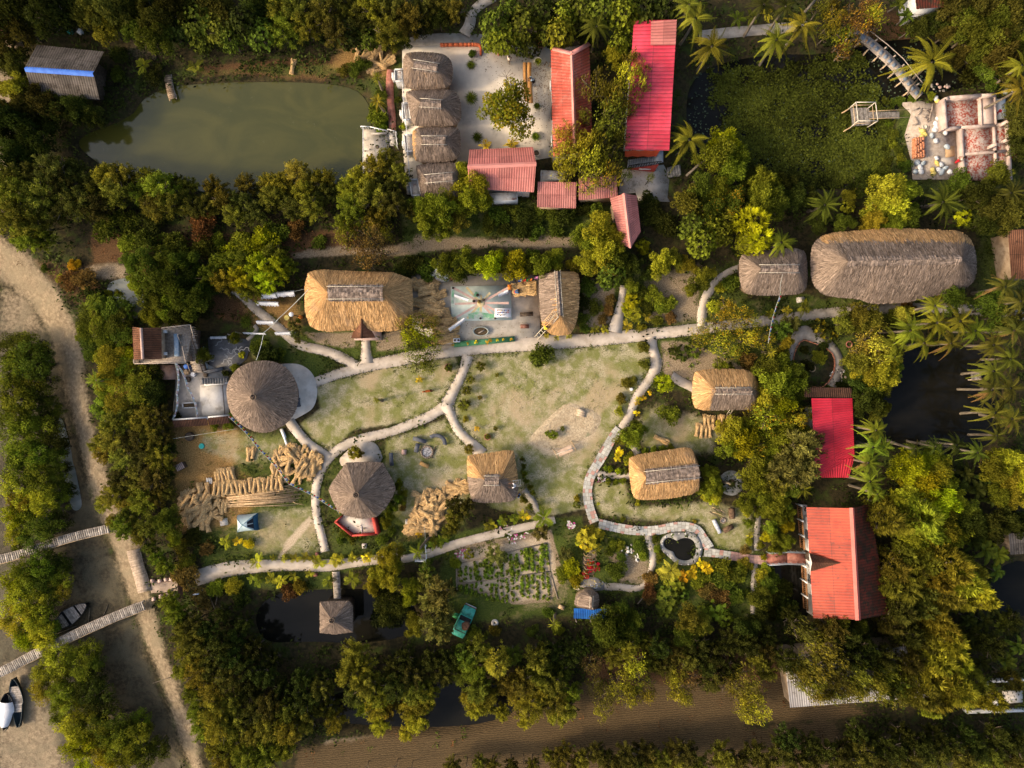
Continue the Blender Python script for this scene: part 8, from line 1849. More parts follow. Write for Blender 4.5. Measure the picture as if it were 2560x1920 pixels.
grove('in the mixed grove around the crimson shed','6','570,710,90,b+g 660,720,100,b+v 740,760,90,b+g 600,800,100,b+v 700,830,100,b+v 780,870,80,b+g 640,890,90,b+g 560,930,90,b+y 650,960,80,b+i 480,990,80,s+y*O 560,1030,100,s+y*O 670,1060,90,s+y*O 760,1040,90,s+y*O 820,1010,70,s+y*O 450,1090,90,b+y 540,1130,100,s+y*O 640,1160,100,b+v 340,1130,80,b+y 400,1190,100,b+i 320,1230,90,b+v 480,1240,100,s+v*O 560,1260,90,b+y 280,1100,50,b+y 740,1150,80,b+v 700,1260,110,e+e 800,1210,110,e+e 870,1180,90,e+e 800,1300,110,e+e 890,1290,90,e+e 640,1370,120,e+e 740,1390,120,e+e 830,1380,100,e+e 700,1480,90,b+g 790,1500,70,d+v 620,1480,80,e+o 480,1370,90,b+v 500,1460,70,b+v 930,1060,40,b+g 920,970,40,b+g 210,1430,60,b+v 180,1500,60,b+v 170,1380,40,b+v 230,1540,50,b+y 530,1560,70,b+v 620,1590,80,b+v 430,1590,60,b+v 330,1060,50,s+y*O','b','v','trees around the crimson shed')
grove('around the stone garden path by the dark pond','6','900,470,70,r+k*Y 960,500,60,r+k*Y 1060,430,80,b+o 1150,400,80,b+o 1230,430,90,b+o 1240,530,90,s+n 1290,600,100,s+n 1180,600,90,s+n 1140,680,90,b+o 1230,680,90,s+n 1330,680,90,b+y 1390,730,70,b+v 1200,760,90,b+y 1290,780,90,b+y 1350,780,70,b+y 1150,830,70,b+k 1240,850,80,b+g 1310,850,60,b+g 1180,930,80,b+k 1250,940,70,b+k 1330,980,50,b+o 1270,1000,60,b+o 1040,840,40,h+k 900,650,50,h+v 820,700,40,h+k 800,600,30,h+k 1750,270,80,b+g 1680,230,60,b+g*O 1820,280,60,d+g 1440,380,60,b+n 1470,340,50,h+t 1380,400,60,h+o 920,580,30,h+k','b','o','plants around the stone garden path')
grove('around the dark right-hand pond','6','1380,560,129,p+v 1480,480,129,p+v 1570,560,129,p+v*B 1650,430,137,p+u 1800,420,137,p+u 1760,560,120,p+o*B 1900,480,129,p+v 1640,320,103,p+v 2090,200,129,p+j*B 2190,290,111,p+j 2040,570,129,p+o 2150,480,129,p+j*B 2060,740,137,p+o 2160,660,129,p+o 2050,860,129,p+j*B 2170,850,137,p+j 2070,1010,137,p+o 2180,1050,129,p+o*B 1260,1120,111,p+v 1240,1230,129,p+v 1210,1330,120,p+v*B 1220,1450,129,p+v 1310,1230,94,p+v 1520,1240,77,p+k*B 1680,1230,77,p+k 1820,1220,103,p+k 1950,1270,103,p+g*B 2080,1160,111,p+j 1380,650,68,p+v 2000,340,110,b+g 2090,390,110,f+j 2180,420,90,f+j','p','v','coconut palms around the dark pond')
grove('in the bright clump below the dark pond','6','1470,1360,100,b+i 1560,1340,100,b+i 1640,1300,90,b+v 1680,1380,90,b+y 1500,1460,100,b+i 1600,1460,110,b+i 1700,1480,100,b+y 1460,1560,100,b+y 1570,1570,110,b+i 1680,1590,110,b+i 1770,1570,80,b+y 1390,1600,80,c+y 1310,1600,80,c+u 1270,1530,80,p+v 1420,1350,60,b+v 1830,1400,90,n+k 1900,1500,110,n+k 1800,1480,90,n+k 1960,1420,90,n+k 1990,1560,90,n+k 2010,1370,90,b+v 2090,1310,100,b+y 2170,1350,100,b+y 2110,1430,100,b+y 2190,1470,90,b+i 2140,1550,100,b+y 2060,1520,80,b+v','b','i','bright trees below the dark pond')
# centre
grove('clipped row behind the painted stage','5','680,50,90+v 760,60,90+g 820,40,80+v 960,60,90+i 1010,30,80+v 1110,60,100+i 1210,50,70+g 1300,50,80+v 1370,20,80+v 480,60,70,h+k 560,80,70,h+g 430,100,60,h+k','b','v','clipped trees behind the stage')
grove('at the head of the grey side path','5','1600,20,100,b+y 1500,60,60,b+u 1690,40,90,b+y 1750,110,90,l+g 1820,90,90,l+g 1720,170,60,l+g 1880,60,80,b+k 1780,20,80,b+g 1870,190,50,b+v 2070,40,90,b+y 2150,20,80,b+o 1980,120,50,b+k 1600,200,60,h+g 1560,290,55,h+k 1650,330,50,h+g 1900,230,60,h+g 2010,260,60,h+v 2060,330,55,h+v 1990,330,50,h+g 2120,300,50,h+v 2040,420,40,h+o 2130,400,40,h+t 1870,290,60,k+i 1890,370,60,k+y 1850,340,50,k+i 1960,290,40,h+y 1970,390,40,a+y 1850,450,45,a+y 1940,460,30,h+y 1740,290,40,h+t 1720,350,40,h+t 1690,410,36,h+t 1640,470,40,a+y 1700,470,36,a+y 1680,150,50,n+v 1600,110,40,n+v 1560,400,40,h+g 1570,470,36,h+g 1240,-10,40,h+g','b','v','plants at the grey side path')
grove('across the main path by the straw heap','5','430,450,80,s+i 520,450,90,s+i 600,440,70,s+y*O 460,530,90,s+i 550,540,100,s+i 620,510,60,s+i 440,600,70,s+v 540,620,90,s+v 620,600,60,s+i 490,690,80,s+v 580,710,70,s+v 550,680,60,s+i','s','i','thin lime trees by the straw heap')
grove('round and dense at the lawn edge','5','1290,632,80,h+g','h','g')
grove('on the right edge of the big lawn','5','2080,815,68,k+i 2110,1010,70,h+v 2150,625,50,r+k 1880,1160,70,b+v 1930,1120,55,b+v 1820,1170,50,b+v 1920,1090,40,b+g 1960,690,36,h+o 1920,920,26,a+w 1950,915,26,a+w 1910,1010,28,a+w 1910,945,22,a+w 1990,880,20,a+w 1800,1260,34,a+w 1780,1300,30,a+w 1860,1290,30,h+y 1790,1000,30,h+y 1840,820,40,h+o 1870,800,36,h+o 1810,920,36,h+o 1950,590,40,h+o','h','v','shrubs on the right lawn edge')
grove('growing on the big lawn','5','905,710,36,k+o 840,795,30,k+o 815,865,34,k+o 795,960,42,k+o 900,910,18,k+o 820,950,26,k+o 235,925,32,d+v 950,1160,20,k+o 1000,1110,18,k+o 880,1110,26,a+w 810,1050,20,h+y 1010,765,16,k+o 510,795,30,a+w 700,720,30,k+o 830,1240,36,k+o 1370,1150,36,k+v 1335,1140,22,k+v 1430,1110,18,k+v','k','o','low plants on the big lawn')
grove('beside the heart-shaped pool','H','180,900,95,r+y 250,880,70,r+y 130,930,60,r+y 1050,1230,75,a+w 1230,1240,80,a+w 1370,1190,75,a+w 950,1230,80,k+n 1100,1330,80,r+g 960,1420,80,r+g 1050,1480,80,r+k 1250,1300,60,r+v 1130,1450,80,r+g 1430,1180,60,r+g 480,1230,80,h+g 420,1020,60,h+g 520,1080,50,h+g 450,930,45,h+g 700,960,60,h+g 740,1060,50,h+v 870,900,40,h+g 880,1000,40,h+v 900,1080,50,h+v 1540,1200,100,h+v 1640,1250,90,h+v 1560,1330,80,h+g 1700,1200,70,h+v 1800,1160,40,h+u 1750,1000,50,h+t 1790,920,40,h+y 1800,860,40,a+y 1680,1450,70,h+g 1400,1430,70,h+t 1320,1380,60,h+t 1940,1190,50,h+y','h','v','plants beside the heart-shaped pool')
grove('beside the golden cottage','H','1420,330,60,b+i 1380,410,60,b+y 1450,450,60,b+i 1350,480,50,b+y 1500,400,50,b+v 1420,510,50,b+i 1440,250,50,b+v 1620,360,36,d+k 500,60,50,a+w 590,130,45,h+y 420,210,30,h+i 500,230,34,h+i 370,200,26,h+v 330,310,30,h+v 400,330,34,h+v 470,335,34,h+v 540,330,34,h+v 560,220,30,h+v 300,550,24,a+y 90,560,45,r+g 90,500,36,h+y 540,700,26,h+v 1250,720,20,h+y 760,30,40,h+v 850,20,40,h+v 930,10,40,h+v 1010,-5,36,h+v 690,540,30,h+y 1950,620,80,b+v 2010,560,90,b+v 2080,660,100,b+v 2150,760,90,b+i 2000,780,70,b+v 2060,900,80,b+v 2160,930,80,b+v 1960,880,50,b+i 2120,560,80,b+g 2180,650,80,b+v 1900,960,40,b+v 2050,1000,60,b+v 1960,500,50,b+v 1760,620,60,b+y 1780,740,50,b+v 1930,1080,36,k+i','b','i','plants beside the golden cottage')
grove('around the six-sided pavilion','F','860,620,50,b+v 900,680,50,b+v 850,740,60,b+v 800,820,60,b+v 760,900,60,b+v 730,980,60,b+v 860,580,40,b+v 780,1060,45,h+g 690,1150,60,h+g 900,760,45,b+v 420,280,75,k+u 470,290,50,k+u 1400,800,90,e+j 1480,870,110,e+j 1400,920,100,e+o 1390,1020,80,e+o 1540,800,80,e+j 1330,1080,60,e+o 2080,350,32,b+v 2090,420,34,b+v 2095,490,34,b+v 2110,560,34,b+v 2150,620,34,b+v 2180,680,34,b+v 2090,740,40,b+v 2150,820,36,b+v 1190,1190,60,a+v 1260,1170,50,a+v 1790,1000,60,a+y 1870,960,50,a+v 2000,930,60,a+v 2110,910,60,a+w 60,1350,70,a+y 240,1340,75,a+y 400,1320,55,a+y 540,1320,65,a+w 320,1080,50,h+g 400,1130,50,h+g 280,1150,40,h+g 480,1120,30,h+g 1060,1090,45,a+w 900,830,36,h+t','b','v','plants around the six-sided pavilion')
grove('beside the washing lines','K','130,1110,230,y+g 1330,1150,130,e+e 1450,1250,120,e+e 1390,1400,110,e+e 1480,1560,90,e+e 1500,1050,90,e+g','e','e','plants beside the washing lines')
grove('around the white terrace','L','830,480,85,b+g 780,450,50,b+g 1170,290,75,b+v 1260,470,45,r+i 1300,90,95,y+g 1180,620,50,h+v 1170,1150,60,b+v 1210,1200,40,b+v 1560,480,140,h+k 1480,400,110,h+g 1680,480,80,h+g 550,1140,45,h+k 1080,680,40,h+k 820,1190,24,h+y 1100,1260,60,h+v 950,1265,50,h+v','h','g','plants around the white terrace')
grove('standing in the cement courtyard','C','315,445,95,y+v 318,895,125,y+v 405,1450,110,y+g','y','v','big spiky plants in the courtyard')
grove('by the brick path along the pond','2','240,650,60,d+y 240,500,50,d+v 250,760,60,h+v 270,820,40,h+v 260,600,40,h+g 150,420,50,h+g 90,440,50,h+g 230,720,60,h+v 410,810,24,h+y 370,640,20,h+g 30,450,40,h+o','h','g','plants by the brick path')
# ---------------------------------------------------------------- ground cover
for a in PLANTS:
 sp,acc,col,tile,x,y,r,lab,zb,H=a
 o=plant(sp,acc,col,tile,x,y,r,lab,None,H=H);o.location.z=zb
g_=np.random.default_rng(77)
def zone(k,X,Y):
 i=np.clip(np.searchsorted(gx,X),0,len(gx)-1);j=np.clip(np.searchsorted(gy,Y),0,len(gy)-1);return WT[k][j,i]
def gz(X,Y):
 i=np.clip(np.searchsorted(gx,X),0,len(gx)-1);j=np.clip(np.searchsorted(gy,Y),0,len(gy)-1);return GZ[j,i]
FOOT=[zp('D','655,580 895,580 895,725 655,725'),zp('D','895,600 1260,585 1260,730 900,745'),zp('D','490,775 690,775 690,940 490,940'),zp('D','375,690 640,700 640,930 370,930'),zp('2','400,290 1380,290 1380,1250 400,1250'),zp('D','1700,1095 1920,1095 1920,1340 1700,1340'),zp('N','860,840 2080,760 2100,1720 940,1720'),zp('8','750,335 1330,200 1400,560 1000,590 750,520'),zp('D','1595,490 2112,490 2112,655 1595,640'),zp('2','1800,100 2170,100 2120,1300 1800,1300')]
def free_mask(X,Y,ponds=True):
 m=np.ones(X.shape,bool)
 for p in FOOT:m &= psd(X,Y,p)<.1
 for q in PATHPOLY:
  xs=[a[0] for a in q];ys=[a[1] for a in q];s=(X>min(xs)) & (X<max(xs)) & (Y>min(ys)) & (Y<max(ys)) & m
  if s.any():m[s]=psd(X[s],Y[s],q)<.05
 if ponds:
  for k,(p,w,d) in POND.items():m &= psd(X,Y,p)<-.1
 return m
def clumps(name,n,dens,per,L,W,spread,up,color,mat=LEAF,kind='stuff',h=.15,area=None):
 X=g_.uniform(-55,55,n);Y=g_.uniform(-42,42,n)
 if area is not None:X=g_.uniform(area[0],area[1],n);Y=g_.uniform(area[2],area[3],n)
 m=(g_.random(n)<dens(X,Y));X,Y=X[m],Y[m];m=free_mask(X,Y);X,Y=X[m],Y[m];Z=gz(X,Y)
 N=len(X);c=np.repeat(np.stack([X,Y,Z],1),per,0);s=np.repeat(g_.uniform(.6,1.5,N),per)
 c=c+np.stack([g_.normal(size=N*per)*spread*s,g_.normal(size=N*per)*spread*s,np.abs(g_.normal(size=N*per))*h*s],1)
 az=g_.uniform(0,2*PI,N*per);ax=np.stack([np.cos(az),np.sin(az),g_.uniform(up*.3,up,N*per)],1);nr=np.array([0,0,1.0])+g_.normal(size=(N*per,3))*.4
 V=leaves(c,ax,nr,L*s,W*s);T=np.clip(.5+np.repeat(g_.normal(size=N)*.22,per)+g_.normal(size=N*per)*.12,0,1)
 o=link(bpy.data.objects.new(name,leafmesh(name,V,T,mat)));o.color=(*color,1);return tag(o,kind=kind)
def bare(X,Y):return np.maximum.reduce([zone(k,X,Y) for k in ('lawn','mud','wet','stub','soil','gold','pale')])
patch=lambda X,Y,s,sd:fbm(X,Y,s,sd)
clumps('undergrowth',17000,lambda X,Y:(bare(X,Y)<.42)*np.clip(1-1.4*bare(X,Y)-.5*zone('lush',X,Y),0,1)*np.clip((patch(X,Y,5,21)-.33)*5,.06,1),11,.30,.14,.24,.8,(.045,.058,.010),h=.22)
clumps('weeds',15000,lambda X,Y:np.clip(zone('lush',X,Y)-.55*bare(X,Y),0,1)*np.clip((patch(X,Y,3,22)-.38)*6,.05,1),10,.22,.085,.17,1.0,(.085,.105,.014),h=.12)
clumps('dry_scrub',6000,lambda X,Y:np.clip(zone('litter',X,Y)*.8+zone('stub',X,Y)*.12,0,1)*np.clip((patch(X,Y,3,24)-.4)*5,.05,1),9,.28,.07,.22,1.2,(.17,.085,.03),h=.15)
clumps('turf_tufts',24000,lambda X,Y:np.clip(zone('lawn',X,Y),0,1)*np.clip((patch(X,Y,2.4,25)-.47)*7,.02,1),8,.13,.035,.12,1.0,(.16,.165,.035),h=.03)
clumps('straw_litter',9000,lambda X,Y:np.clip(zone('gold',X,Y)*1.0,0,1)*np.clip((patch(X,Y,2,26)-.35)*5,.1,1),9,.32,.028,.22,.25,(.38,.22,.085),h=.04)
clumps('bed_plants',14000,lambda X,Y:np.clip(zone('soil',X,Y)-.4,0,1)*np.clip((patch(X,Y,1.5,27)-.45)*5,.02,.8),9,.2,.09,.13,1.0,(.09,.125,.012),h=.10)
# greener tufts hugging the path edges
def edge_cover():
 P=[p for e in EDGES for p in e];V=[];b=MB();pts=[]
 for e in EDGES:
  acc=0
  for a,c in zip(e,e[1:]):
   L=math.dist(a,c);u=acc
   while u<L:
    f=u/L;nx,ny=(c[1]-a[1])/L,-(c[0]-a[0])/L;x,y=a[0]+(c[0]-a[0])*f,a[1]+(c[1]-a[1])*f;u+=.27
    pts.append((x,y,nx,ny))
   acc=u-L
 X=np.array([p[0] for p in pts]);Y=np.array([p[1] for p in pts]);m=np.ones(len(X),bool)
 for q in PATHPOLY:
  xs=[a[0] for a in q];ys=[a[1] for a in q];s=(X>min(xs)) & (X<max(xs)) & (Y>min(ys)) & (Y<max(ys)) & m
  if s.any():m[s]=psd(X[s],Y[s],q)<.06
 X,Y=X[m],Y[m]
 for x,y in zip(X,Y):
  if R.random()<.72:b.box((x+R.uniform(-.04,.04),y+R.uniform(-.04,.04),.03),(R.uniform(.07,.14),R.uniform(.06,.12),R.uniform(.14,.2)),R.uniform(0,3),0,R.random())
 tag(b.build('edging_stones',mk('kerb_stone',(.10,.09,.07),(.30,.265,.21),5,.9,None,tint=.3)),kind='stuff')
 n=3;c=np.repeat(np.stack([X,Y,np.zeros(len(X))+.02],1),n,0);off=g_.normal(size=(len(c),3))*np.array([.22,.22,.02]);c=c+off;k=free_mask(c[:,0],c[:,1]);c=c[k & (fbm(c[:,0],c[:,1],1.5,31)>.44)];c=np.repeat(c,7,0)+g_.normal(size=(len(c)*7,3))*np.array([.09,.09,.04]);az=g_.uniform(0,6.3,len(c))
 V=leaves(c,np.stack([np.cos(az),np.sin(az),g_.uniform(.2,1,len(c))],1),np.array([0,0,1.0])+g_.normal(size=(len(c),3))*.4,g_.uniform(.10,.22,len(c)),g_.uniform(.04,.09,len(c)))
 o=link(bpy.data.objects.new('edge_grass',leafmesh('edge_grass',V,np.clip(.5+g_.normal(size=len(c))*.25,0,1),LEAF)));o.color=(.085,.10,.016,1);tag(o,kind='stuff')
edge_cover()
# water plants
def water_plants(name,poly,n,z,color,L=.26,W=.2,edge=1.2,up=.5,sub=None,dens=1.0):
 xs=[p[0] for p in poly];ys=[p[1] for p in poly];X=g_.uniform(min(xs),max(xs),n);Y=g_.uniform(min(ys),max(ys),n);d=psd(X,Y,poly)+(fbm(X,Y,2.2,41)-.5)*5;m=g_.random(n)<np.clip(d/edge,0,1)*np.clip((fbm(X,Y,1.9,42)-.30)*6,.12,1)*dens
 if sub is not None:m &= psd(X,Y,sub)>0
 X,Y=X[m],Y[m];N=len(X);az=g_.uniform(0,6.3,N);c=np.stack([X,Y,z+g_.random(N)*.16+.01],1);V=leaves(c,np.stack([np.cos(az),np.sin(az),g_.uniform(0,up,N)],1),np.array([0,0,1.0])+g_.normal(size=(N,3))*.3,L*g_.uniform(.6,1.3,N),W*g_.uniform(.6,1.2,N))
 T=np.clip(.55*fbm(X,Y,1.1,43)+1.3*(fbm(X,Y,6,44)-.5)+.2+g_.normal(size=N)*.22,0,1);o=link(bpy.data.objects.new(name,leafmesh(name,V,T,LEAF)));o.color=(*color,1);tag(o,kind='stuff')
water_plants('floating_weed',zp('D','1530,150 1560,125 1680,110 1800,115 1870,105 1905,150 1925,250 1935,370 1880,410 1700,415 1590,405 1530,340 1550,260'),80000,-.41,(.062,.070,.008),sub=POND['lily'][0])
water_plants('sparse_lily_pads',POND['lily'][0],9000,-.42,(.075,.095,.055),.2,.17,2.0,.12,dens=.75)
water_plants('lotus_leaves',zp('8','195,520 260,470 350,450 430,480 450,600 430,700 330,740 220,730 190,640'),9000,-.48,(.030,.042,.008),.34,.26,.5,.6)
water_plants('pond_edge_weed',POND['reed'][0],900,-.15,(.20,.20,.05),.2,.15,3.0,.3,dens=.3)
# vegetable plot
def crops():
 V,T=cr_rosette(5,16,8,.5,.26,0.0);me=leafmesh('crop_leaves',V,T,LEAF);lab='leafy green crop plant standing in a row of the vegetable plot'
 def top(x):return 340+(x-750)*(200-340)/580
 def mid(x):return 462+(x-770)*(378-462)/580
 def bot(x):return 520+(x-750)*.28 if x<1000 else 590-(x-1000)*.05
 for k in range(18):
  x0=775+k*33
  for band in (0,1):
   y,e=(top(x0)+14,mid(x0)-10) if band==0 else (mid(x0)+14,bot(x0)-14);dense=R.random()<.45
   while y<e:
    if R.random()<(.85 if dense else .5):
     p=G('8',x0+R.uniform(-5,5)+(y-400)*.03,y);s=R.uniform(.17,.28)*(1.15 if dense and band==0 else .9);o=link(bpy.data.objects.new('crop_plant',me));o.location=(p.x,p.y,.02);o.scale=(s,s,s*1.3);o.rotation_euler[2]=R.uniform(0,6);f=R.uniform(.8,1.3);o.color=(.15*f,.20*f,.02,1);tag(o,lab,'crop plant','crop plants in the vegetable plot')
    y+=15
 for s in ('748,335 752,520','752,335 1330,198','770,464 1350,380','1030,430 1065,585','1330,198 1350,380 1400,560'):
  P=GS('8',P2(s));b=MB()
  for a,c in zip(P,P[1:]):b.beam(a,c,.12,.14)
  b.build('plot_ridge',mk('plot_ridge_soil',(.24,.19,.13),(.36,.29,.2),4,.95) if 'plot_ridge_soil' not in bpy.data.materials else bpy.data.materials['plot_ridge_soil'],None,loc=tuple(P[0]))['kind']='structure'
crops()
def flowers(name,regions,n,color,sd):
 C=[]
 for t_,s in regions:
  pl=zp(t_,s);xs=[p[0] for p in pl];ys=[p[1] for p in pl];X=g_.uniform(min(xs),max(xs),n);Y=g_.uniform(min(ys),max(ys),n);m=psd(X,Y,pl)+(fbm(X,Y,.8,3)-.5)*1.2>0;C.append(np.stack([X[m],Y[m],np.full(m.sum(),.34)],1))
 C=np.concatenate(C);C=np.repeat(C,5,0);az=np.tile(np.arange(5)*1.256,len(C) // 5);V=leaves(C,np.stack([np.cos(az),np.sin(az),np.full(len(C),.3)],1),np.tile(np.array([[0,0,1.0]]),(len(C),1)),.10,.09);o=link(bpy.data.objects.new(name,leafmesh(name,V,np.full(len(C),.5),LEAF)));o.color=(*color,1);tag(o,kind='stuff')
FR_=[('F','1760,1040 1960,985 1970,1010 1780,1070'),('F','1930,1110 2120,1060 2140,1120 1940,1180'),('F','1390,1240 1540,1225 1500,1310 1390,1320'),('H','-10,730 60,715 70,770 0,790'),('H','290,290 360,300 350,330 290,330')]
flowers('white_flowers',FR_,40,(.70,.66,.62),1);flowers('pink_flowers',FR_,18,(.55,.10,.28),2)
flowers('red_blossom',[('H','185,1165 300,1125 305,1180 200,1215'),('H','140,1240 200,1230 190,1280 140,1280')],120,(.50,.015,.02),3)
for i in range(46):
 u=R.random();p=G('H',105+290*u+R.uniform(-15,15),1335+50*(u-.3)+R.uniform(-42,42),.055)
 b=MB();b.blob(tuple(p),(R.uniform(.045,.08),.055,.035),7,4);tag(b.build('path_pebble',SACKM[1] if R.random()<.5 else FLC[1],None,True,loc=tuple(p)),'small yellow or white pebble dotting the path by the blue-roofed hut','pebble','dots on the pebble path')
grove('in the green-edged planter strip by the stage','S','585,975,24,a 765,955,24,a 690,960,20,h+g 865,935,32,a 1000,945,30,a 1035,920,32,a 1120,915,26,a 1195,908,22,a 1292,905,24,a 920,938,22,h+g 1075,925,22,h+g 1160,912,20,h+g 1240,905,20,h+g 820,948,20,h+g','a','w','plants in the planter strip')
grove('at the foot of the ladder shed','S','1715,865,46,a 1840,885,52,a 1985,870,48,a','a','y','palms at the ladder shed')
def lamp():
 p,q=G('K',1580,970),G('K',1475,700,3.3);t=thing('garden_lamp','white globe garden lamp on a dark leaning pole beside the golden hall','lamp',tuple(p));b=MB();b.tube([p,(p.x,p.y,3.1)],.05,8);b.build('pole',WOODD,t);b=MB();b.blob((p.x,p.y,3.3),(.24,.24,.2),14,8,0);b.build('globe',STEELW,t,True);b=MB();b.lathe(tuple(p),[(.2,0),(.2,.3),(.06,.34)],12);b.build('base',ORANGE,t)
lamp()
grove('on the bank by the building yard','N','730,820,60 800,830,55 880,830,60 760,930,50 740,1080,50+v 800,1200,60 780,1300,55+v 830,1400,60 860,1500,60+v 900,1580,70 720,1500,60 690,1350,50+k 990,820,50 1200,790,50+v','h','g','shrubs by the building yard')
# ---------------------------------------------------------------- people and the dog
SKINM=mk('brown_skin',(.17,.085,.05),(.21,.105,.062),4,.6,bump=0);HAIRM=mk('black_hair',(.008,.007,.006),(.018,.015,.012),6,.7)
def skinned(name,nodes,edges,mat,parent,sub=2):
 """one continuous surface grown round a jointed skeleton; nodes: {key: (x, y, z, radius)}"""
 bm=bmesh.new();lay_=bm.verts.layers.skin.verify();V={}
 for k,(x,y,z,r) in nodes.items():
  v=bm.verts.new((x,y,z));V[k]=v;rr=r if isinstance(r,tuple) else (r,r);v[lay_].radius=rr;v[lay_].use_root=(k==list(nodes)[0])
 for a,c in edges:bm.edges.new((V[a],V[c]))
 me=bpy.data.meshes.new(name);bm.to_mesh(me);bm.free();me.materials.append(mat);o=link(bpy.data.objects.new(name,me));o.parent=parent
 m=o.modifiers.new('skin','SKIN');m.use_smooth_shade=True;o.modifiers.new('smooth','SUBSURF').levels=sub;o.modifiers[-1].render_levels=sub;return o
POSE={  # joints: x right, y forward, z up
'stand':dict(pel=(0,0,.90),che=(0,.02,1.26),nec=(0,.03,1.42),hea=(0,.07,1.56),shl=(-.18,.02,1.36),shr=(.18,.02,1.36),ell=(-.24,.06,1.10),elr=(.24,.06,1.10),wrl=(-.08,.26,1.08),wrr=(.07,.27,1.12),hil=(-.09,0,.86),hir=(.09,0,.86),knl=(-.10,.03,.48),knr=(.10,.02,.48),anl=(-.11,-.02,.08),anr=(.11,-.03,.08)),
'sit':dict(pel=(0,0,.50),che=(0,.20,.82),nec=(0,.30,.96),hea=(0,.37,1.08),shl=(-.18,.25,.92),shr=(.18,.25,.92),ell=(-.22,.42,.78),elr=(.22,.42,.78),wrl=(-.10,.60,.80),wrr=(.10,.62,.80),hil=(-.09,.02,.47),hir=(.09,.02,.47),knl=(-.13,.40,.48),knr=(.13,.40,.48),anl=(-.14,.34,.08),anr=(.16,.36,.08)),
'climb':dict(pel=(0,0,.86),che=(0,.16,1.18),nec=(0,.24,1.32),hea=(0,.30,1.45),shl=(-.18,.18,1.27),shr=(.18,.18,1.27),ell=(-.24,.40,1.22),elr=(.26,.36,1.10),wrl=(-.16,.60,1.36),wrr=(.18,.58,1.14),hil=(-.09,0,.82),hir=(.09,0,.82),knl=(-.12,.28,.60),knr=(.11,.10,.46),anl=(-.12,.16,.24),anr=(.11,-.04,.08)),
'squat':dict(pel=(0,-.05,.26),che=(0,.16,.58),nec=(0,.26,.72),hea=(0,.33,.84),shl=(-.17,.20,.67),shr=(.17,.20,.67),ell=(-.22,.38,.48),elr=(.22,.38,.48),wrl=(-.08,.52,.34),wrr=(.10,.54,.36),hil=(-.09,-.04,.25),hir=(.09,-.04,.25),knl=(-.15,.28,.46),knr=(.15,.28,.46),anl=(-.12,.04,.08),anr=(.12,.04,.08))}
def person(label,p,heading,pose,top,bot,skirt=False):
 J=POSE[pose];t=thing('person',label,'person',tuple(p),None,heading);N={'pel':(*J['pel'],.115),'che':(*J['che'],(.14,.11)),'nec':(*J['nec'],.05),'hea':(*J['hea'],(.078,.092)),'crn':(J['hea'][0],J['hea'][1],J['hea'][2]+.11,.06),'nos':(J['hea'][0],J['hea'][1]+.105,J['hea'][2]-.01,.014),'eal':(-.085,J['hea'][1],J['hea'][2],.016),'ear':(.085,J['hea'][1],J['hea'][2],.016)};E=[('pel','che'),('che','nec'),('nec','hea'),('hea','crn'),('hea','nos'),('hea','eal'),('hea','ear')]
 for s in 'lr':
  sg=-1 if s=='l' else 1
  for k,r in (('sh',.058),('el',.042),('wr',.028),('hi',.088),('kn',.058),('an',.038)):N[k+s]=(*J[k+s],r)
  a=J['an'+s];N['to'+s]=(a[0]+.02*sg,a[1]+.17,.035,.032);E+=[('che','sh'+s),('sh'+s,'el'+s),('el'+s,'wr'+s),('pel','hi'+s),('hi'+s,'kn'+s),('kn'+s,'an'+s),('an'+s,'to'+s)]
  e,w=Vector(J['el'+s]),Vector(J['wr'+s]);d=(w-e).normalized();sd=d.cross(Vector((0,0,1))).normalized();pm=w+d*.07;N['pa'+s]=(*pm,(.036,.018));E.append(('wr'+s,'pa'+s))
  for k in range(4):
   q=pm+sd*(-.027+.018*k);ln=(.062,.075,.07,.055)[k];q1=q+d*ln*.55-Vector((0,0,.008));q2=q+d*ln-Vector((0,0,.028));N[f'f{k}{s}']=(*q1,.0088);N[f'g{k}{s}']=(*q2,.0075);E+=[('pa'+s,f'f{k}{s}'),(f'f{k}{s}',f'g{k}{s}')]
  q=w+d*.03-sd*.045*sg;N['th'+s]=(*q,.0105);N['ti'+s]=(*(q+d*.04-sd*.012*sg),.009);E+=[('wr'+s,'th'+s),('th'+s,'ti'+s)]
 skinned('body',N,E,SKINM,t)
 T={'pel':(J['pel'][0],J['pel'][1],J['pel'][2]+.02,.135),'che':(*J['che'],(.165,.13)),'col':(*(Vector(J['che'])*.35+Vector(J['nec'])*.65),.075)};F=[('pel','che'),('che','col')]
 for s in 'lr':m=Vector(J['sh'+s])*.35+Vector(J['el'+s])*.65;T['sh'+s]=(*J['sh'+s],.075);T['sl'+s]=(*m,.062);F+=[('che','sh'+s),('sh'+s,'sl'+s)]
 skinned('shirt',T,F,top,t)
 B={'pel':(*J['pel'],.128)};F=[]
 for s in 'lr':m=Vector(J['kn'+s])*.12+Vector(J['an'+s])*.88;B['hi'+s]=(*J['hi'+s],.102);B['kn'+s]=(*J['kn'+s],.075 if not skirt else .12);B['an'+s]=(*m,.06 if not skirt else .13);F+=[('pel','hi'+s),('hi'+s,'kn'+s),('kn'+s,'an'+s)]
 skinned('skirt' if skirt else 'trousers',B,F,bot,t)
 b=MB();h=Vector(J['hea']);b.blob((h.x,h.y-.02,h.z+.065),(.098,.112,.085),12,7,.04);b.build('hair',HAIRM,t,True,world=False)
 for sg in (-1,1):b=MB();b.blob((h.x+sg*.033,h.y+.088,h.z+.015),(.012,.008,.008),6,4,0);b.build('eye',HAIRM,t,world=False)
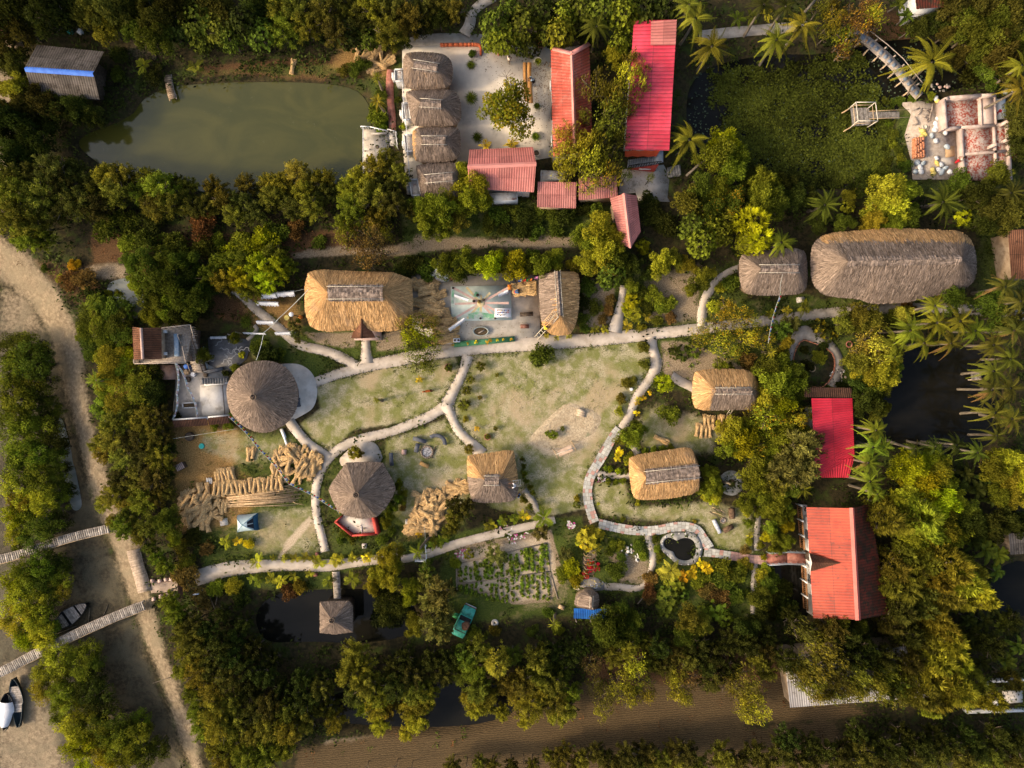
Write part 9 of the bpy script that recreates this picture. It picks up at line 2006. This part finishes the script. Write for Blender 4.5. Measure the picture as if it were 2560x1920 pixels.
CL={k:mk(k+'_clothing',tuple(c*.85 for c in v),v,3,.9,bump=0) for k,v in dict(cream=(.62,.54,.44),sky=(.33,.45,.56),navy=(.02,.025,.04),yellow=(.62,.46,.03),white=(.68,.67,.68),pink=(.60,.16,.24),red=(.50,.02,.03),blue=(.05,.16,.36),khaki=(.26,.22,.16),orange=(.60,.15,.02)).items()}
person('person in a cream shirt standing in the courtyard with hands held in front',G('C',838,436,.05),-1.2,'stand',CL['cream'],CL['khaki'])
person('person in a light blue shirt sitting bent over the golden timber table',G('C',1182,690,.05),1.75,'sit',CL['sky'],CL['navy'])
p=G('C',1182,692);b=MB();b.lathe(tuple(p),[(.15,.05),(.17,.40),(.17,.42),(0,.42)],14);tag(b.build('stool',WOODD,None,True,loc=tuple(p)),'small dark stool under the person at the timber table','stool')
def on(tile,x,y,z):return G(tile,x,y,z+.8)-Vector((0,0,.8))
person('person in a yellow shirt climbing the bamboo ladder of the thatched shed',on('S',1690,785,1.75),-.7,'climb',CL['yellow'],CL['navy'])
person('person in a white shirt working on the half-golden cottage roof',on('F',2010,605,2.35),1.5,'climb',CL['white'],CL['khaki'])
person('person in dark blue standing beside the half-golden cottage doorway',G('F',2045,690),1.2,'stand',CL['blue'],CL['navy'])
person('person in a pink shirt crouching on the half-finished cottage roof edge',on('6',462,792,2.25),2.0,'squat',CL['pink'],CL['red'])
person('person in blue and red squatting beside the square straw stack on the yard',G('S',1342,342,.05),-1.4,'squat',CL['blue'],CL['red'])
person('person in a cream top and red skirt standing by the half-built house',G('N',1452,1530,.03),.9,'stand',CL['cream'],CL['red'],True)
person('person in an orange shirt at the brown clay-tiled roof edge by the long lodge',G('6',2105,45),.5,'stand',CL['orange'],CL['navy'])
def dog():
 p=G('5',568,868);t=thing('dog','rusty brown dog with a dark rump and tail standing on the dry lawn','dog',tuple(p),None,PI+.14)
 m=NT('rusty_fur');o=m.coord('Object');sx=m.n('ShaderNodeSeparateXYZ');m.set(sx.inputs[0],o);f=m.noise(o,14,4,.7);c=m.mix(m.sstep(f,.3,.7),(.28,.055,.012),(.42,.11,.025));c=m.mix(m.sstep(m.math('ADD',sx.outputs[0],m.math('MULTIPLY',f,.1)),-.12,-.20),(c),(.05,.016,.008));m.pbr(c,.9,.1)
 N={'che':(.12,0,.46,(.12,.15)),'bel':(-.10,0,.48,(.10,.115)),'rum':(-.32,0,.49,(.11,.12)),'nek':(.32,.01,.58,.075),'hea':(.45,.02,.66,(.075,.07)),'muz':(.58,.03,.62,.038),'nos':(.63,.03,.62,.022),'ta1':(-.45,0,.55,.035),'ta2':(-.60,.03,.60,.03),'ta3':(-.70,.06,.68,.016)};E=[('che','bel'),('bel','rum'),('che','nek'),('nek','hea'),('hea','muz'),('muz','nos'),('rum','ta1'),('ta1','ta2'),('ta2','ta3')]
 for s,k in ((1,'l'),(-1,'r')):
  N['ea'+k]=(.42,.02+.07*s,.76,.022);E.append(('hea','ea'+k));x=.05*s
  N['sf'+k]=(.16+x,.09*s,.34,.05);N['wf'+k]=(.17+x,.09*s,.17,.028);N['pf'+k]=(.17+x,.09*s,.02,.026);N['qf'+k]=(.23+x,.09*s,.015,.022);E+=[('che','sf'+k),('sf'+k,'wf'+k),('wf'+k,'pf'+k),('pf'+k,'qf'+k)]
  N['kh'+k]=(-.28-x,.10*s,.32,.06);N['hh'+k]=(-.43-x,.10*s,.18,.028);N['ph'+k]=(-.40-x,.10*s,.02,.026);N['qh'+k]=(-.34-x,.10*s,.015,.022);E+=[('rum','kh'+k),('kh'+k,'hh'+k),('hh'+k,'ph'+k),('ph'+k,'qh'+k)]
 skinned('body',N,E,m.m,t)
dog()
def fallen():
 X=[]
 for t_,s,n in (('C','250,260 1000,250 1420,420 1440,1560 900,1560 500,600',420),('C','1180,420 1420,420 1430,1100 1200,1100',260),('S','600,700 1600,700 1600,880 600,960',60),('D','690,960 1000,760 1400,740 1260,1080 900,1100',420),('2','1820,1100 2110,1080 2110,1280 1830,1240',60)):
  pl=zp(t_,s);xs=[p[0] for p in pl];ys=[p[1] for p in pl];q=np.stack([g_.uniform(min(xs),max(xs),n*2),g_.uniform(min(ys),max(ys),n*2)],1);X.append(q[psd(q[:,0],q[:,1],pl)>0][:n])
 c=np.concatenate(X);N=len(c);c=np.concatenate([c,np.full((N,1),.075)],1);az=g_.uniform(0,6.3,N)
 V=leaves(c,np.stack([np.cos(az),np.sin(az),np.zeros(N)],1),np.array([0,0,1.0])+g_.normal(size=(N,3))*.3,g_.uniform(.07,.16,N),g_.uniform(.04,.08,N));o=link(bpy.data.objects.new('fallen_leaves',leafmesh('fallen_leaves',V,g_.random(N),LEAF)));o.color=(.15,.085,.03,1);tag(o,kind='stuff')
fallen()
def doodles():
 m=mk('pale_chalk_line',(.30,.29,.27),(.44,.42,.39),4,.9,(.17,.165,.155),.62,2.5)
 o=bpy.data.objects['terrace_pavement.002'];rr=random.Random(4)
 for cx,cy in ((950,360),(1010,420),(1090,350),(1190,370),(1280,400),(930,440),(1140,480),(1060,500),(1020,560),(1120,580),(1200,500),(960,520),(1240,450)):
  a=rr.uniform(0,6);P=[];x,y=cx,cy;q=rr.choice((-1,1))
  for k in range(11):a+=q*(.75 if k%6<4 else-.9);x+=17*math.cos(a);y+=17*math.sin(a);P.append((x,y))
  Lf,Rt=ribbon(GS('L',P),[.07]*len(P));n=len(Lf);b=MB();b.add([(*p,.049) for p in Lf]+[(*p,.049) for p in Rt],[(i,n+i,n+i+1,i+1) for i in range(n-1)]);b.build('painted_squiggle',m,o,world=False)
doodles()
# ---------------------------------------------------------------- camera and light
cam=bpy.data.cameras.new('camera');co=link(bpy.data.objects.new('camera',cam))
co.location=(0,0,HC);co.rotation_euler=(0,0,0)
cam.sensor_fit='HORIZONTAL';cam.sensor_width=36;cam.lens=18/(1280*K/HC)
cam.clip_end=3000;cam.clip_start=1
sc.camera=co
EL,AZ=math.radians(31),math.radians(193)     # sun comes from the left of the plan, slightly below
sd=Vector((math.cos(AZ)*math.cos(EL),math.sin(AZ)*math.cos(EL),math.sin(EL)))
sun=bpy.data.lights.new('sun','SUN');sun.energy=SUN_E;sun.angle=math.radians(4.5);sun.color=(1.0,.78,.52)
so=link(bpy.data.objects.new('sun',sun));so.rotation_euler=sd.to_track_quat('Z','Y').to_euler()
w=bpy.data.worlds.new('World');sc.world=w;w.use_nodes=True
nt=w.node_tree;nt.nodes.clear()
o_=nt.nodes.new('ShaderNodeOutputWorld');bg=nt.nodes.new('ShaderNodeBackground');sk=nt.nodes.new('ShaderNodeTexSky')
sk.sky_type='NISHITA';sk.sun_disc=False;sk.sun_elevation=EL;sk.sun_rotation=math.atan2(sd.x,sd.y)
sk.air_density=1.0;sk.dust_density=7.0;sk.ozone_density=1.0
bg.inputs[1].default_value=SKY_S
nt.links.new(sk.outputs[0],bg.inputs[0]);nt.links.new(bg.outputs[0],o_.inputs[0])
sc.view_settings.view_transform='Standard';sc.view_settings.look='None';sc.view_settings.gamma=1;sc.view_settings.exposure=EXPO
sc.cycles.max_bounces=6;sc.cycles.diffuse_bounces=3;sc.cycles.glossy_bounces=2;sc.cycles.transmission_bounces=4
sc.cycles.use_denoising=True
